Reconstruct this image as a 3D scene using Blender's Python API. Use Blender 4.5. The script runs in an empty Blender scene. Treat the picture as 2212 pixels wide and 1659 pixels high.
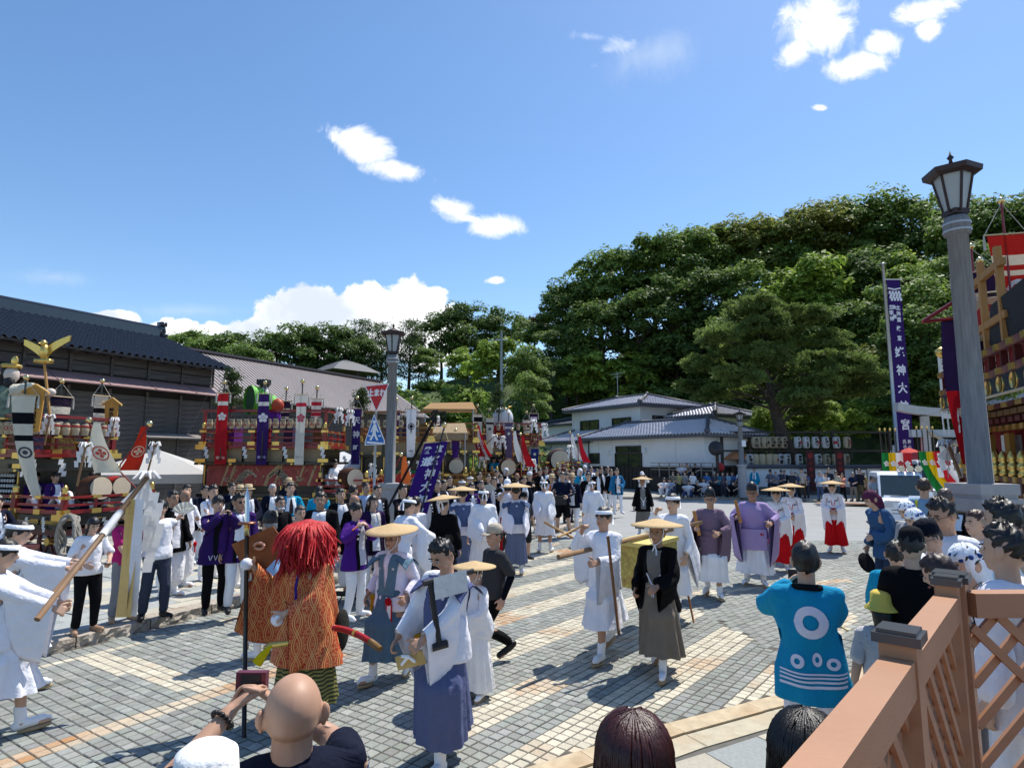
import bpy,math,random
import numpy as np
from mathutils import Vector,Matrix
from mathutils.bvhtree import BVHTree
S=bpy.context.scene
# ---------------------------------------------------------------- camera

HC,FPX,CX,CY=2.38,1300.0,1106.0,829.5
TP=160.0/FPX
PITCH=math.atan(TP)
cam=bpy.data.objects.new('camera',bpy.data.cameras.new('camera'))
S.collection.objects.link(cam)
cam.location=(0,0,HC);cam.rotation_euler=(math.pi/2+PITCH,0,0)
cam.data.sensor_width=36.0;cam.data.lens=36.0*FPX/2212.0
cam.data.clip_start=0.05;cam.data.clip_end=3000
S.camera=cam
S.view_settings.view_transform='Standard';S.view_settings.look='None'
S.view_settings.gamma=1;S.view_settings.use_curve_mapping=False
S.view_settings.exposure=0.42
S.cycles.max_bounces=6;S.cycles.diffuse_bounces=3;S.cycles.glossy_bounces=2
S.cycles.transmission_bounces=4;S.cycles.transparent_max_bounces=6
S.cycles.caustics_reflective=False;S.cycles.caustics_refractive=False
SUN_EL,SUN_AZ=math.radians(61),math.radians(43)
sl=bpy.data.lights.new('sun','SUN');sl.energy=4.2;sl.angle=math.radians(0.53);sl.color=(1.0,0.955,0.87)
sun=bpy.data.objects.new('sun',sl);S.collection.objects.link(sun)
sdir=Vector((math.sin(SUN_AZ)*math.cos(SUN_EL),math.cos(SUN_AZ)*math.cos(SUN_EL),math.sin(SUN_EL)))
sun.rotation_euler=sdir.to_track_quat('Z','Y').to_euler();sun.location=(0,0,60)
def ray(px,py):
 u,v=(px-CX)/FPX,(CY-py)/FPX
 c,s=math.cos(PITCH),math.sin(PITCH)
 return np.array([u,c-v*s,s+v*c])
def G(px,py,z=0.0):
 d=ray(px,py);t=(z-HC)/d[2]
 return np.array([d[0]*t,d[1]*t,z])
def P(px,py,Y):
 d=ray(px,py);t=Y/d[1]
 return np.array([d[0]*t,Y,HC+d[2]*t])
 # ---------------------------------------------------------------- sky with fair-weather clouds

W=bpy.data.worlds.new('World');S.world=W;W.use_nodes=True
nt=W.node_tree;N=nt.nodes;L=nt.links;N.clear()
def nd(t,**k):
 n=N.new(t)
 for a,b in k.items():setattr(n,a,b)
 return n
def mth(op,a,b=None,c=None,clamp=False):
 n=nd('ShaderNodeMath',operation=op,use_clamp=clamp)
 for i,q in enumerate((a,b,c)):
  if q is None:continue
  if isinstance(q,(int,float)):n.inputs[i].default_value=q
  else:L.new(q,n.inputs[i])
 return n.outputs[0]
SKY=0.135
sky=nd('ShaderNodeTexSky',sky_type='NISHITA',sun_disc=False)
sky.sun_elevation=SUN_EL;sky.sun_rotation=SUN_AZ;sky.air_density=1.0;sky.dust_density=0.3;sky.ozone_density=1.6;sky.altitude=0
tc=nd('ShaderNodeTexCoord');sep=nd('ShaderNodeSeparateXYZ');L.new(tc.outputs['Generated'],sep.inputs[0])
yy=mth('MAXIMUM',sep.outputs[1],0.02)
gu=mth('DIVIDE',sep.outputs[0],yy);gv=mth('DIVIDE',sep.outputs[2],yy)
cmb=nd('ShaderNodeCombineXYZ');L.new(gu,cmb.inputs[0]);L.new(gv,cmb.inputs[1])
def noise(scale,detail,rough=0.6,dist=0.0,vec=None):
 n=nd('ShaderNodeTexNoise');n.inputs['Scale'].default_value=scale;n.inputs['Detail'].default_value=detail
 n.inputs['Roughness'].default_value=rough;n.inputs['Distortion'].default_value=dist
 L.new(vec or cmb.outputs[0],n.inputs['Vector']);return n.outputs['Fac']
def gpt(px,py):
 d=ray(px,py);return d[0]/d[1],d[2]/d[1]
nz_w=noise(11,9,0.66,0.6);nz_c=noise(26,8,0.6,0.2);nz_s=noise(7,4,0.5)
def blob(px,py,rx,ry,rot=0.0):
 gx,gy=gpt(px,py)
 m=nd('ShaderNodeMapping',vector_type='TEXTURE');m.inputs['Location'].default_value=(gx,gy,0)
 m.inputs['Rotation'].default_value=(0,0,math.radians(rot));m.inputs['Scale'].default_value=(rx/FPX,ry/FPX,1)
 L.new(cmb.outputs[0],m.inputs['Vector'])
 l=nd('ShaderNodeVectorMath',operation='LENGTH');L.new(m.outputs[0],l.inputs[0])
 return mth('SUBTRACT',1.0,l.outputs['Value'])
def group(blobs,nz,amp,lo,hi):
 acc=None
 for b in blobs:
  v=blob(*b);acc=v if acc is None else mth('MAXIMUM',acc,v)
 v=mth('ADD',acc,mth('MULTIPLY',mth('SUBTRACT',nz,0.5),amp))
 r=nd('ShaderNodeMapRange',interpolation_type='SMOOTHSTEP');L.new(v,r.inputs[0])
 r.inputs[1].default_value=lo;r.inputs[2].default_value=hi
 return r.outputs[0]
wisp=group([(785,320,110,52,-25),(850,366,105,36,-12),(980,455,85,36,-20),(1068,488,85,36,-8),(1005,470,90,18,-14),(1770,50,125,110,35),(1720,112,75,44,40),(1850,145,105,48,18),(1905,92,62,46,20),(1990,28,125,40,18),(2005,62,50,36,25),(1772,233,24,13,5),(1068,606,28,12,5)],nz_w,2.0,0.10,0.72)
cum=group([(890,690,100,98,0),(800,690,110,88,0),(660,690,130,82,0),(700,720,170,62,0),(560,735,80,62,0),(930,730,90,82,0),(460,740,120,48,0),(240,690,70,24,0),(380,720,75,36,0),(200,760,260,40,0)],nz_c,0.85,0.02,0.16)
thin=group([(1315,108,95,34,28),(1270,80,60,22,-10),(1360,95,60,24,20),(1285,140,40,24,40),(750,300,90,40,-30),(960,440,80,26,-10)],nz_w,3.0,0.25,1.15)
veil=group([(400,672,200,26,0),(120,600,180,30,-4),(1400,120,230,90,15)],nz_w,1.9,0.1,1.6)
front=mth('GREATER_THAN',sep.outputs[1],0.03)
base=nd('ShaderNodeHueSaturation');base.inputs['Saturation'].default_value=1.16
L.new(sky.outputs[0],base.inputs['Color'])
def lay(under,fac,col):
 m=nd('ShaderNodeMix',data_type='RGBA');L.new(fac,m.inputs['Factor']);L.new(under,m.inputs[6])
 if isinstance(col,tuple):m.inputs[7].default_value=col
 else:L.new(col,m.inputs[7])
 return m.outputs[2]
def cl(r,g,b):return(r/SKY,g/SKY,b/SKY,1)
c0=lay(base.outputs[0],mth('MULTIPLY',mth('MULTIPLY',veil,0.45),front),cl(.62,.70,.80))
c0=lay(c0,mth('MULTIPLY',mth('MULTIPLY',thin,0.42),front),cl(.85,.89,.95))
c1=lay(c0,mth('MULTIPLY',mth('MULTIPLY',wisp,0.96),front),cl(.95,.96,.98))
shade=nd('ShaderNodeMapRange',interpolation_type='SMOOTHSTEP');L.new(nz_s,shade.inputs[0]);shade.inputs[1].default_value=0.44;shade.inputs[2].default_value=0.64
ccol=nd('ShaderNodeMix',data_type='RGBA');L.new(shade.outputs[0],ccol.inputs['Factor']);ccol.inputs[6].default_value=cl(.95,.96,.98);ccol.inputs[7].default_value=cl(.60,.66,.76)
c2=lay(c1,mth('MULTIPLY',cum,front),ccol.outputs[2])
bg=nd('ShaderNodeBackground');bg.inputs['Strength'].default_value=SKY;L.new(c2,bg.inputs['Color'])
wo=nd('ShaderNodeOutputWorld');L.new(bg.outputs[0],wo.inputs['Surface'])
# ---------------------------------------------------------------- materials

MATS={}
def hexc(h):
 h=h.lstrip('#');h=h if len(h)==6 else ''.join(q*2 for q in h);c=[int(h[i:i+2],16)/255 for i in(0,2,4)]
 return tuple(v/12.92 if v<=0.04045 else((v+0.055)/1.055)**2.4 for v in c)
def mat(name,col,rough=0.7,var=0.12,nscale=8.0,bump=0.0,bscale=40.0,metal=0.0,spec=0.4,stretch=(1,1,1),attr=None,objcol=False,trans=0.0,tcol=None,bdist=0.01,dirt=0.0,dirtcol=(.05,.04,.03),sheen=0.0):
 if name in MATS:return MATS[name]
 if isinstance(col,str):col=hexc(col)
 m=bpy.data.materials.new(name);m.use_nodes=True
 t=m.node_tree;n=t.nodes;l=t.links
 b=n['Principled BSDF'];b.inputs['Roughness'].default_value=rough;b.inputs['Metallic'].default_value=metal
 b.inputs['Specular IOR Level'].default_value=spec
 if sheen:b.inputs['Sheen Weight'].default_value=sheen
 tcn=n.new('ShaderNodeTexCoord');mp=n.new('ShaderNodeMapping');mp.inputs['Scale'].default_value=stretch
 l.new(tcn.outputs['Object'],mp.inputs['Vector'])
 nz=n.new('ShaderNodeTexNoise');nz.inputs['Scale'].default_value=nscale;nz.inputs['Detail'].default_value=6;nz.inputs['Roughness'].default_value=0.6
 l.new(mp.outputs[0],nz.inputs['Vector'])
 mr=n.new('ShaderNodeMapRange');mr.inputs[1].default_value=0.25;mr.inputs[2].default_value=0.75
 mr.inputs[3].default_value=1-var;mr.inputs[4].default_value=1+var;l.new(nz.outputs['Fac'],mr.inputs[0])
 mx=n.new('ShaderNodeMix');mx.data_type='RGBA';mx.blend_type='MULTIPLY';mx.inputs['Factor'].default_value=1
 if attr:
  a=n.new('ShaderNodeAttribute');a.attribute_name=attr;l.new(a.outputs['Color'],mx.inputs[6])
 elif objcol:
  a=n.new('ShaderNodeObjectInfo');l.new(a.outputs['Color'],mx.inputs[6])
 else:mx.inputs[6].default_value=(*col,1)
 l.new(mr.outputs[0],mx.inputs[7]);out=mx.outputs[2]
 if dirt:
  nz2=n.new('ShaderNodeTexNoise');nz2.inputs['Scale'].default_value=nscale*0.35;nz2.inputs['Detail'].default_value=8
  l.new(mp.outputs[0],nz2.inputs['Vector'])
  r2=n.new('ShaderNodeMapRange');r2.inputs[1].default_value=0.5;r2.inputs[2].default_value=0.72;r2.inputs[4].default_value=dirt
  l.new(nz2.outputs['Fac'],r2.inputs[0])
  m2=n.new('ShaderNodeMix');m2.data_type='RGBA';l.new(r2.outputs[0],m2.inputs['Factor']);l.new(out,m2.inputs[6]);m2.inputs[7].default_value=(*dirtcol,1)
  out=m2.outputs[2]
 l.new(out,b.inputs['Base Color'])
 if bump:
  nb=n.new('ShaderNodeTexNoise');nb.inputs['Scale'].default_value=bscale;nb.inputs['Detail'].default_value=5
  l.new(mp.outputs[0],nb.inputs['Vector'])
  bp=n.new('ShaderNodeBump');bp.inputs['Strength'].default_value=bump;bp.inputs['Distance'].default_value=bdist
  l.new(nb.outputs['Fac'],bp.inputs['Height']);l.new(bp.outputs[0],b.inputs['Normal'])
 if trans:
  tr=n.new('ShaderNodeBsdfTranslucent');ms=n.new('ShaderNodeMixShader');ms.inputs[0].default_value=trans
  if tcol is not None:tr.inputs['Color'].default_value=(*tcol,1)
  else:l.new(out,tr.inputs['Color'])
  l.new(b.outputs[0],ms.inputs[1]);l.new(tr.outputs[0],ms.inputs[2]);l.new(ms.outputs[0],n['Material Output'].inputs['Surface'])
 MATS[name]=m
 return m
def cloth(col,tr=0.0):
 return mat('cloth_%s_%d'%(str(col),int(tr*100)),col,rough=0.85,var=0.07,nscale=5,bump=0.6,bscale=13,spec=0.12,bdist=0.035,trans=tr)
def wood(col,name=None):return mat('wood_'+(name or str(col)),col,rough=0.6,var=0.25,nscale=6,stretch=(1,1,.12),bump=.2,bscale=30)
def paint(col,rough=0.4):return mat('paint_%s'%str(col),col,rough=rough,var=0.06,nscale=3,spec=.4,bump=.05)
GOLD=mat('gold_leaf',(.75,.50,.14),rough=0.32,metal=0.85,var=.12,nscale=30)
BRASS=mat('brass_ball',(.80,.62,.30),rough=0.15,metal=1.0,var=.05)
LACQUER=mat('black_lacquer',(.012,.010,.010),rough=.25,spec=.5,var=.2)
REDLAC=mat('red_lacquer',(.23,.012,.014),rough=.35,spec=.5,var=.15,nscale=4)
DARKRED=mat('dark_red_lacquer',(.085,.012,.012),rough=.35,spec=.5,var=.2)
PAPER=mat('white_paper',(.80,.80,.80),rough=.8,var=.03,trans=.25)
STEEL=mat('grey_metal',(.42,.44,.46),rough=.4,metal=.7,var=.08)
BLACK=mat('black_matt',(.014,.014,.016),rough=.6,var=.2)
GLASS=mat('dark_window_glass',(.015,.02,.025),rough=.06,spec=.8,var=.3,nscale=1)
# ---------------------------------------------------------------- mesh helpers

rng=np.random.default_rng(7)
def link(o,parent=None):
 S.collection.objects.link(o)
 if parent is not None:o.parent=parent
 return o
def tagp(o,label=None,cat=None,group=None,kind=None):
 if label:o['label']=label
 if cat:o['category']=cat
 if group:o['group']=group
 if kind:o['kind']=kind
 return o
def empty(name,loc=(0,0,0),rz=0.0,label=None,cat=None,group=None,kind=None):
 o=bpy.data.objects.new(name,None);o.empty_display_size=.2
 o.location=[float(v)for v in loc];o.rotation_euler=(0,0,rz);S.collection.objects.link(o)
 return tagp(o,label,cat,group,kind)
class MB:
 """collects polygons for one mesh"""
 def __init__(s):s.V=[];s.F=[];s.M=[];s.n=0;s.C=[]
 def add(s,V,F,m=0,col=None):
  V=np.asarray(V,float).reshape(-1,3);s.V.append(V)
  for f in F:s.F.append([int(i)+s.n for i in f])
  s.M+=[m]*len(F);s.n+=len(V)
  if col is not None:s.C.append(np.tile(np.array([*col,1.0]),(len(V),1))if len(np.shape(col))==1 else np.hstack([col,np.ones((len(V),1))]))
  return s
 def box(s,c,size,rz=0.0,m=0,ax=None,col=None):
  hx,hy,hz=[q/2 for q in size]
  V=np.array([[x,y,z]for z in(-hz,hz)for y in(-hy,hy)for x in(-hx,hx)])
  if ax is not None:V=V@np.array(ax,float)
  elif rz:V=V@np.array([[math.cos(rz),math.sin(rz),0],[-math.sin(rz),math.cos(rz),0],[0,0,1]])
  return s.add(V+np.array(c,float),[(0,2,3,1),(4,5,7,6),(0,1,5,4),(2,6,7,3),(0,4,6,2),(1,3,7,5)],m,col)
 def tube(s,pts,r,n=8,m=0,cap=True,col=None):
  pts=np.asarray(pts,float);k=len(pts);rr=np.broadcast_to(np.asarray(r,float),(k,))
  T=np.gradient(pts,axis=0);T/=np.linalg.norm(T,axis=1)[:,None]+1e-9
  ref=np.array([0,0,1.0])if abs(T[0][2])<.9 else np.array([1.0,0,0])
  A=np.cross(T,ref);A/=np.linalg.norm(A,axis=1)[:,None]+1e-9;B=np.cross(T,A)
  a=np.arange(n)*2*math.pi/n
  V=pts[:,None]+rr[:,None,None]*(np.cos(a)[None,:,None]*A[:,None]+np.sin(a)[None,:,None]*B[:,None])
  F=[(i*n+j,i*n+(j+1)%n,(i+1)*n+(j+1)%n,(i+1)*n+j)for i in range(k-1)for j in range(n)]
  if cap:F+=[tuple(range(n)),tuple((k-1)*n+j for j in reversed(range(n)))]
  return s.add(V.reshape(-1,3),F,m,col)
 def lathe(s,prof,n=12,c=(0,0,0),m=0,sx=1,sy=1,R=None,col=None):
  prof=np.asarray(prof,float);a=np.arange(n)*2*math.pi/n
  V=np.stack([prof[:,None,0]*np.cos(a)*sx,prof[:,None,0]*np.sin(a)*sy,np.repeat(prof[:,1:2],n,1)],-1).reshape(-1,3)
  if R is not None:V=V@np.array(R,float).T
  k=len(prof)
  F=[(i*n+j,i*n+(j+1)%n,(i+1)*n+(j+1)%n,(i+1)*n+j)for i in range(k-1)for j in range(n)]
  F+=[tuple(reversed(range(n))),tuple((k-1)*n+j for j in range(n))]
  return s.add(V+np.array(c,float),F,m,col)
 def sphere(s,c,r,nu=12,nv=8,m=0,R=None,col=None):
  r=np.broadcast_to(np.asarray(r,float),(3,))
  th=np.linspace(0,math.pi,nv+1)
  V=np.array([[math.sin(t)*math.cos(p)*r[0],math.sin(t)*math.sin(p)*r[1],math.cos(t)*r[2]]for t in th for p in np.arange(nu)*2*math.pi/nu])
  if R is not None:V=V@np.array(R,float).T
  F=[((i+1)*nu+j,(i+1)*nu+(j+1)%nu,i*nu+(j+1)%nu,i*nu+j)for i in range(nv)for j in range(nu)]
  return s.add(V+np.array(c,float),F,m,col)
 def grid(s,Pt,m=0,closed=False,col=None):
  Pt=np.asarray(Pt,float);a,b=Pt.shape[:2];e=b if closed else b-1
  F=[(i*b+j,i*b+(j+1)%b,(i+1)*b+(j+1)%b,(i+1)*b+j)for i in range(a-1)for j in range(e)]
  return s.add(Pt.reshape(-1,3),F,m,col)
 def prism(s,poly,o,ex,ey,ez,th,m=0,col=None):
  """2-D polygon in the frame (o, ex, ey), pushed th along ez"""
  poly=np.asarray(poly,float);n=len(poly);ex,ey,ez,o=[np.asarray(q,float)for q in(ex,ey,ez,o)]
  A=o+poly[:,:1]*ex+poly[:,1:2]*ey;V=np.vstack([A,A+ez*th])
  F=[tuple(reversed(range(n))),tuple(range(n,2*n))]+[(i,(i+1)%n,n+(i+1)%n,n+i)for i in range(n)]
  return s.add(V,F,m,col)
 def mesh(s,name,mats,smooth=False):
  me=bpy.data.meshes.new(name);V=np.vstack(s.V)if s.V else np.zeros((0,3))
  fast_mesh(me,V,s.F)
  for q in(mats if isinstance(mats,(list,tuple))else[mats]):me.materials.append(q)
  if any(s.M):me.polygons.foreach_set('material_index',np.array(s.M,np.int32))
  if s.C:
   ca=me.color_attributes.new('Col','FLOAT_COLOR','POINT');ca.data.foreach_set('color',np.vstack(s.C).ravel())
  if smooth:me.polygons.foreach_set('use_smooth',np.ones(len(me.polygons),bool))
  me.update();return me
 def build(s,name,mats,parent=None,smooth=False,loc=None):
  o=link(bpy.data.objects.new(name,s.mesh(name,mats,smooth)),parent)
  if loc is not None:o.location=[float(q)for q in loc]
  return o
def fast_mesh(me,V,F):
 me.vertices.add(len(V));me.vertices.foreach_set('co',np.asarray(V,np.float32).ravel())
 tot=np.array([len(f)for f in F],np.int32);me.loops.add(int(tot.sum()));me.polygons.add(len(F))
 me.loops.foreach_set('vertex_index',np.fromiter((i for f in F for i in f),np.int32,int(tot.sum())))
 st=np.zeros(len(F),np.int32);st[1:]=np.cumsum(tot)[:-1]
 me.polygons.foreach_set('loop_start',st)
 try:me.polygons.foreach_set('loop_total',tot)
 except Exception:pass
 me.update(calc_edges=True)
 me.polygons.foreach_set('use_smooth',np.zeros(len(F),bool))
def inst(name,me,loc,rot=(0,0,0),sc=(1,1,1),parent=None):
 o=bpy.data.objects.new(name,me);o.location=[float(v)for v in loc];o.rotation_euler=rot
 o.scale=sc if hasattr(sc,'__len__')else(sc,)*3
 return link(o,parent)
TXT={}
def text_poly(s,bold=0.0):
 """flat lettering as triangulated 2-D points: (verts n x 2 with unit em height, faces)"""
 k=(s,bold)
 if k in TXT:return TXT[k]
 c=bpy.data.curves.new('lettering','FONT');c.body=s;c.size=1;c.resolution_u=2;c.offset=bold;c.align_x='CENTER';c.align_y='CENTER'
 o=bpy.data.objects.new('lettering',c);S.collection.objects.link(o)
 dg=bpy.context.evaluated_depsgraph_get();e=o.evaluated_get(dg);me=e.to_mesh()
 V=np.array([v.co[:2]for v in me.vertices]).reshape(-1,2);F=[tuple(p.vertices)for p in me.polygons]
 e.to_mesh_clear();bpy.data.objects.remove(o);bpy.data.curves.remove(c)
 if len(V):V=V-(V.max(0)+V.min(0))/2
 TXT[k]=(V,F);return TXT[k]
ORD=['first','second','third','fourth','fifth','sixth','seventh','eighth','ninth','tenth','eleventh','twelfth','thirteenth','fourteenth','fifteenth','sixteenth','seventeenth','eighteenth','nineteenth','twentieth']
ORD+=['twenty-'+ORD[i]for i in range(9)]+['thirtieth']+['thirty-'+ORD[i]for i in range(9)]+['fortieth']+['forty-'+ORD[i]for i in range(9)]
# ================================================================= ground, road, pavers, pavements

def fbm(x,y,s=1.0,seed=0):
 r=np.random.default_rng(seed);o=np.zeros(np.shape(x));a=1.0
 for k in range(5):
  for _ in range(3):
   t=r.uniform(0,6.28);o=o+a*np.sin((x*math.cos(t)+y*math.sin(t))*s*2**k*r.uniform(.7,1.3)+r.uniform(0,6.28))/3
  a*=.6
 return o
def inside(poly,x,y):
 x,y=np.asarray(x,float),np.asarray(y,float);c=np.zeros(x.shape,bool);p=np.asarray(poly,float)
 for(x0,y0),(x1,y1)in zip(p,np.roll(p,-1,0)):
  if y0!=y1:c^=((y0>y)!=(y1>y))&(x<(x1-x0)*(y-y0)/(y1-y0)+x0)
 return c
def pdist(line,x,y):
 d=np.full(np.shape(x),1e9);line=np.asarray(line,float)
 for a,b in zip(line[:-1],line[1:]):
  ab=b-a;t=np.clip(((x-a[0])*ab[0]+(y-a[1])*ab[1])/(ab@ab),0,1);d=np.minimum(d,np.hypot(x-a[0]-t*ab[0],y-a[1]-t*ab[1]))
 return d
def sheet(name,poly,z,m,kind='structure',parent=None):
 mb=MB();mb.add([(x,y,z)for x,y in poly],[tuple(range(len(poly)))]);o=mb.build(name,m,parent);
 if kind:o['kind']=kind
 return o
KL=[(-10.4,-1.3),(-5.74,7.54),(-4.65,9.65),(-3.08,12.45),(-.9,15.9),(1.25,19.2),(3.4,24.2),(5.1,28.8),(5.37,30.3),(5.0,31.6),(3.6,32.6),(0,33.6),(-30,41)]
PL=[(-2.4,3.4),(-1.2,4.15),(.364,5.11),(1.28,5.67),(1.85,5.97),(2.71,6.41),(3.54,6.82),(5.3,8.4),(7.6,11.6),(10.6,16.2),(14.2,21.2),(18.5,26.5),(40,44)]
FL=[(-60,50),(0,36.5),(9.0,35.6),(13.6,35.4),(16.0,34.0),(17.2,31.2),(19.5,29.2),(30,30.5),(60,45)]
LEFT_PAVE=KL+[(-60,45),(-60,-1.7)]
RIGHT_PAVE=PL+[(60,44),(60,-3),(-2.2,-3)]
FAR_PAVE=FL+[(80,60),(80,120),(-80,120),(-80,60)]
sheet('ground',[(-900,-300),(900,-300),(900,1500),(-900,1500)],-.05,mat('earth',(.11,.115,.09),rough=.95,nscale=.6,var=.3))
# asphalt carriageway with a faint worn set pattern

am=mat('road_surface',(.30,.305,.30),rough=.9,var=.10,nscale=1.4,bump=.25,bscale=60,dirt=.25,dirtcol=(.22,.21,.19))
road=sheet('road',[(-60,-20),(70,-20),(70,46),(-60,60)],-.012,am)
bed=sheet('paver_bed',[(-11,-3),(16,-3),(16,17.9),(-11,17.9)],-.007,mat('joint_sand',(.10,.09,.075),rough=.95,var=.3,nscale=5),None,road)
# --- small granite setts

AZ1,AZ2=math.radians(33),math.radians(39)
CROSS=[(-.45,3.4),(-.62,4.95),(-1.18,12.4),(1.3,17.6),(2.2,13.4),(2.95,9.7),(3.25,7.9),(2.6,5.9),(.4,4.5)]
BAND=[tuple(G(*p)[:2])for p in((140,1423),(223,1404),(511,1477),(428,1500))]
RUST=[tuple(G(*p)[:2])for p in((-60,1672),(0,1652),(525,1473),(600,1448),(735,1410))]
CREAM_L=[tuple(G(*p)[:2])for p in((14,1460),(497,1338),(780,1262),(960,1216))]
def sett_field(az,pitch_a,pitch_b,bond,region):
 c,s=math.cos(az),math.sin(az);e_a,e_b=np.array([s,c]),np.array([c,-s])
 A=np.arange(-8,24,pitch_a);B=np.arange(-14,14,pitch_b);a,b=np.meshgrid(A,B,indexing='ij')
 if bond:a=a+((np.round(b/pitch_b).astype(int)%2)*pitch_a*.5)
 a,b=a.ravel(),b.ravel();x,y=a*e_a[0]+b*e_b[0],a*e_a[1]+b*e_b[1]
 k=(y>3.2)&(y<18)&(np.abs(x/y)<.93)&~inside(LEFT_PAVE,x,y)&~inside(RIGHT_PAVE,x,y)&(pdist(PL,x,y)>.05)&(pdist(KL,x,y)>.04)&region(x,y)
 return x[k],y[k],a[k],b[k],az
def in_cross(x,y):return inside(CROSS,x,y)
RB=[(2.95,9.6),(3.25,7.8),(2.6,5.8),(12,9),(14,18),(2.2,18),(2.2,13.4)]
F1=sett_field(AZ1,.112,.112,False,lambda x,y:~in_cross(x,y)&~inside(RB,x,y))
F2=sett_field(AZ2,.112,.112,False,in_cross)
F3=sett_field(AZ2+.2,.21,.112,True,lambda x,y:~in_cross(x,y)&inside(RB,x,y))
GREY,CREAM,RUSTC=np.array([.262,.272,.248]),np.array([.52,.475,.37]),np.array([.42,.21,.085])
def sett_col(x,y,b,kind):
 n=len(x);c=np.tile(GREY,(n,1))*(1+rng.normal(0,.11,n))[:,None]*(1+rng.normal(0,.014,(n,3)))
 c*=(1+.12*fbm(x,y,.9,3))[:,None]
 if kind==2:
  k=(((b+.25)/1.0)%1.0)<.47;k&=~((x>2.0)&(y>12))
 elif kind==1:k=inside(BAND,x,y)|(pdist(RUST,x,y)<.085)|(pdist(CREAM_L,x,y)<.07)
 else:k=(pdist([(3.0,11.0),(6.5,12.2)],x,y)<.12)|(pdist([(3.6,7.6),(5.2,9.6)],x,y)<.11)
 cr=np.tile(CREAM,(n,1))*(1+rng.normal(0,.09,n))[:,None];c[k]=cr[k]
 st=np.clip(fbm(x,y,2.3,11)-.25,0,1)*k*.95
 if kind==1:
  d=pdist(RUST,x,y);st=np.maximum(st,(d<.085)*np.clip(.75+fbm(x,y,3,5)-np.clip((y-5.2)*.35,0,.6),0,.95));st=np.maximum(st,np.clip(1-d/.35,0,1)*np.clip(fbm(x,y,2,9)+.05,0,.5))
 st=np.clip(st*rng.uniform(.5,1.3,n),0,.9)
 return np.clip(c*(1-st[:,None])+RUSTC*st[:,None],.02,.75)
def sett_mesh(name,sx,sy,mats):
 mb=MB();q=.006;h=.006;hx,hy=sx/2,sy/2
 mb.add([(-hx,-hy,-h),(hx,-hy,-h),(hx,hy,-h),(-hx,hy,-h),(-hx+q,-hy+q,0),(hx-q,-hy+q,0),(hx-q,hy-q,0),(-hx+q,hy-q,0)],[(4,5,6,7)]+[(i,(i+1)%4,(i+1)%4+4,i+4)for i in range(4)])
 return mb.mesh(name,mats)
PAV_O=mat('sett_stone',(0,0,0),rough=.85,var=.16,nscale=28,bump=.35,bscale=70,objcol=True)
PAV_A=mat('sett_stone_field',(0,0,0),rough=.85,var=.16,nscale=28,bump=.35,bscale=70,attr='Col')
def lay_pavers(fields,parent,sizes,nfirst,name='paver',zbase=0.0,jit=.003):
 X=np.concatenate([f[0]for f in fields]);Y=np.concatenate([f[1]for f in fields]);AZ=np.concatenate([np.full(len(f[0]),f[4])for f in fields])
 SZ=np.concatenate([np.tile(s,(len(f[0]),1))for f,s in zip(fields,sizes)]);C=np.concatenate([f[5]for f in fields])
 d=np.hypot(X,Y-0.0)+np.where(np.abs(X/np.maximum(Y,.1))>.86,50,0)+np.where((X>1.2)&(Y<4.6),30,0)+np.where((np.abs(X+1.3)<.45)&(Y<4.9),30,0)
 o=np.argsort(d);first=o[:nfirst];rest=o[nfirst:];cache={}
 z=zbase+rng.uniform(-jit,jit,len(X));tilt=rng.normal(0,.012,(len(X),2));yaw=rng.normal(0,.015,len(X))
 for i in first:
  k=tuple(SZ[i])
  if k not in cache:cache[k]=sett_mesh('paver',SZ[i][1],SZ[i][0],PAV_O)
  ob=inst(name,cache[k],(X[i],Y[i],z[i]),(tilt[i,0],tilt[i,1],-AZ[i]+yaw[i]),1,parent);ob.color=(*C[i],1)
 hx,hy=SZ[rest,1]/2,SZ[rest,0]/2;q=.006;base=[]
 for sx,sy,ins,dz in[(-1,-1,0,-.006),(1,-1,0,-.006),(1,1,0,-.006),(-1,1,0,-.006),(-1,-1,q,0),(1,-1,q,0),(1,1,q,0),(-1,1,q,0)]:
  lx,ly=sx*(hx-ins),sy*(hy-ins);a=-AZ[rest]+yaw[rest]
  base.append(np.stack([X[rest]+lx*np.cos(a)-ly*np.sin(a),Y[rest]+lx*np.sin(a)+ly*np.cos(a),z[rest]+dz+lx*tilt[rest,1]+ly*tilt[rest,0]],1))
 Vv=np.stack(base,1).reshape(-1,3);n=len(rest);fb=np.array([(4,5,6,7)]+[(i,(i+1)%4,(i+1)%4+4,i+4)for i in range(4)])
 Fv=(np.arange(n)[:,None,None]*8+fb[None]).reshape(-1,4)
 me=bpy.data.meshes.new(name+'_field');fast_mesh(me,Vv,Fv.tolist());me.materials.append(PAV_A)
 ca=me.color_attributes.new('Col','FLOAT_COLOR','POINT');ca.data.foreach_set('color',np.repeat(np.hstack([C[rest],np.ones((n,1))]),8,0).ravel())
 ob=link(bpy.data.objects.new(name+'_field',me),parent);ob['kind']='stuff'
fields=[f+(sett_col(f[0],f[1],f[3],k),)for f,k in((F1,1),(F2,2),(F3,3))]
lay_pavers(fields,road,[(.103,.099),(.103,.099),(.199,.101)],300)
# --- raised pavement on the left with split granite kerb

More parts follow.
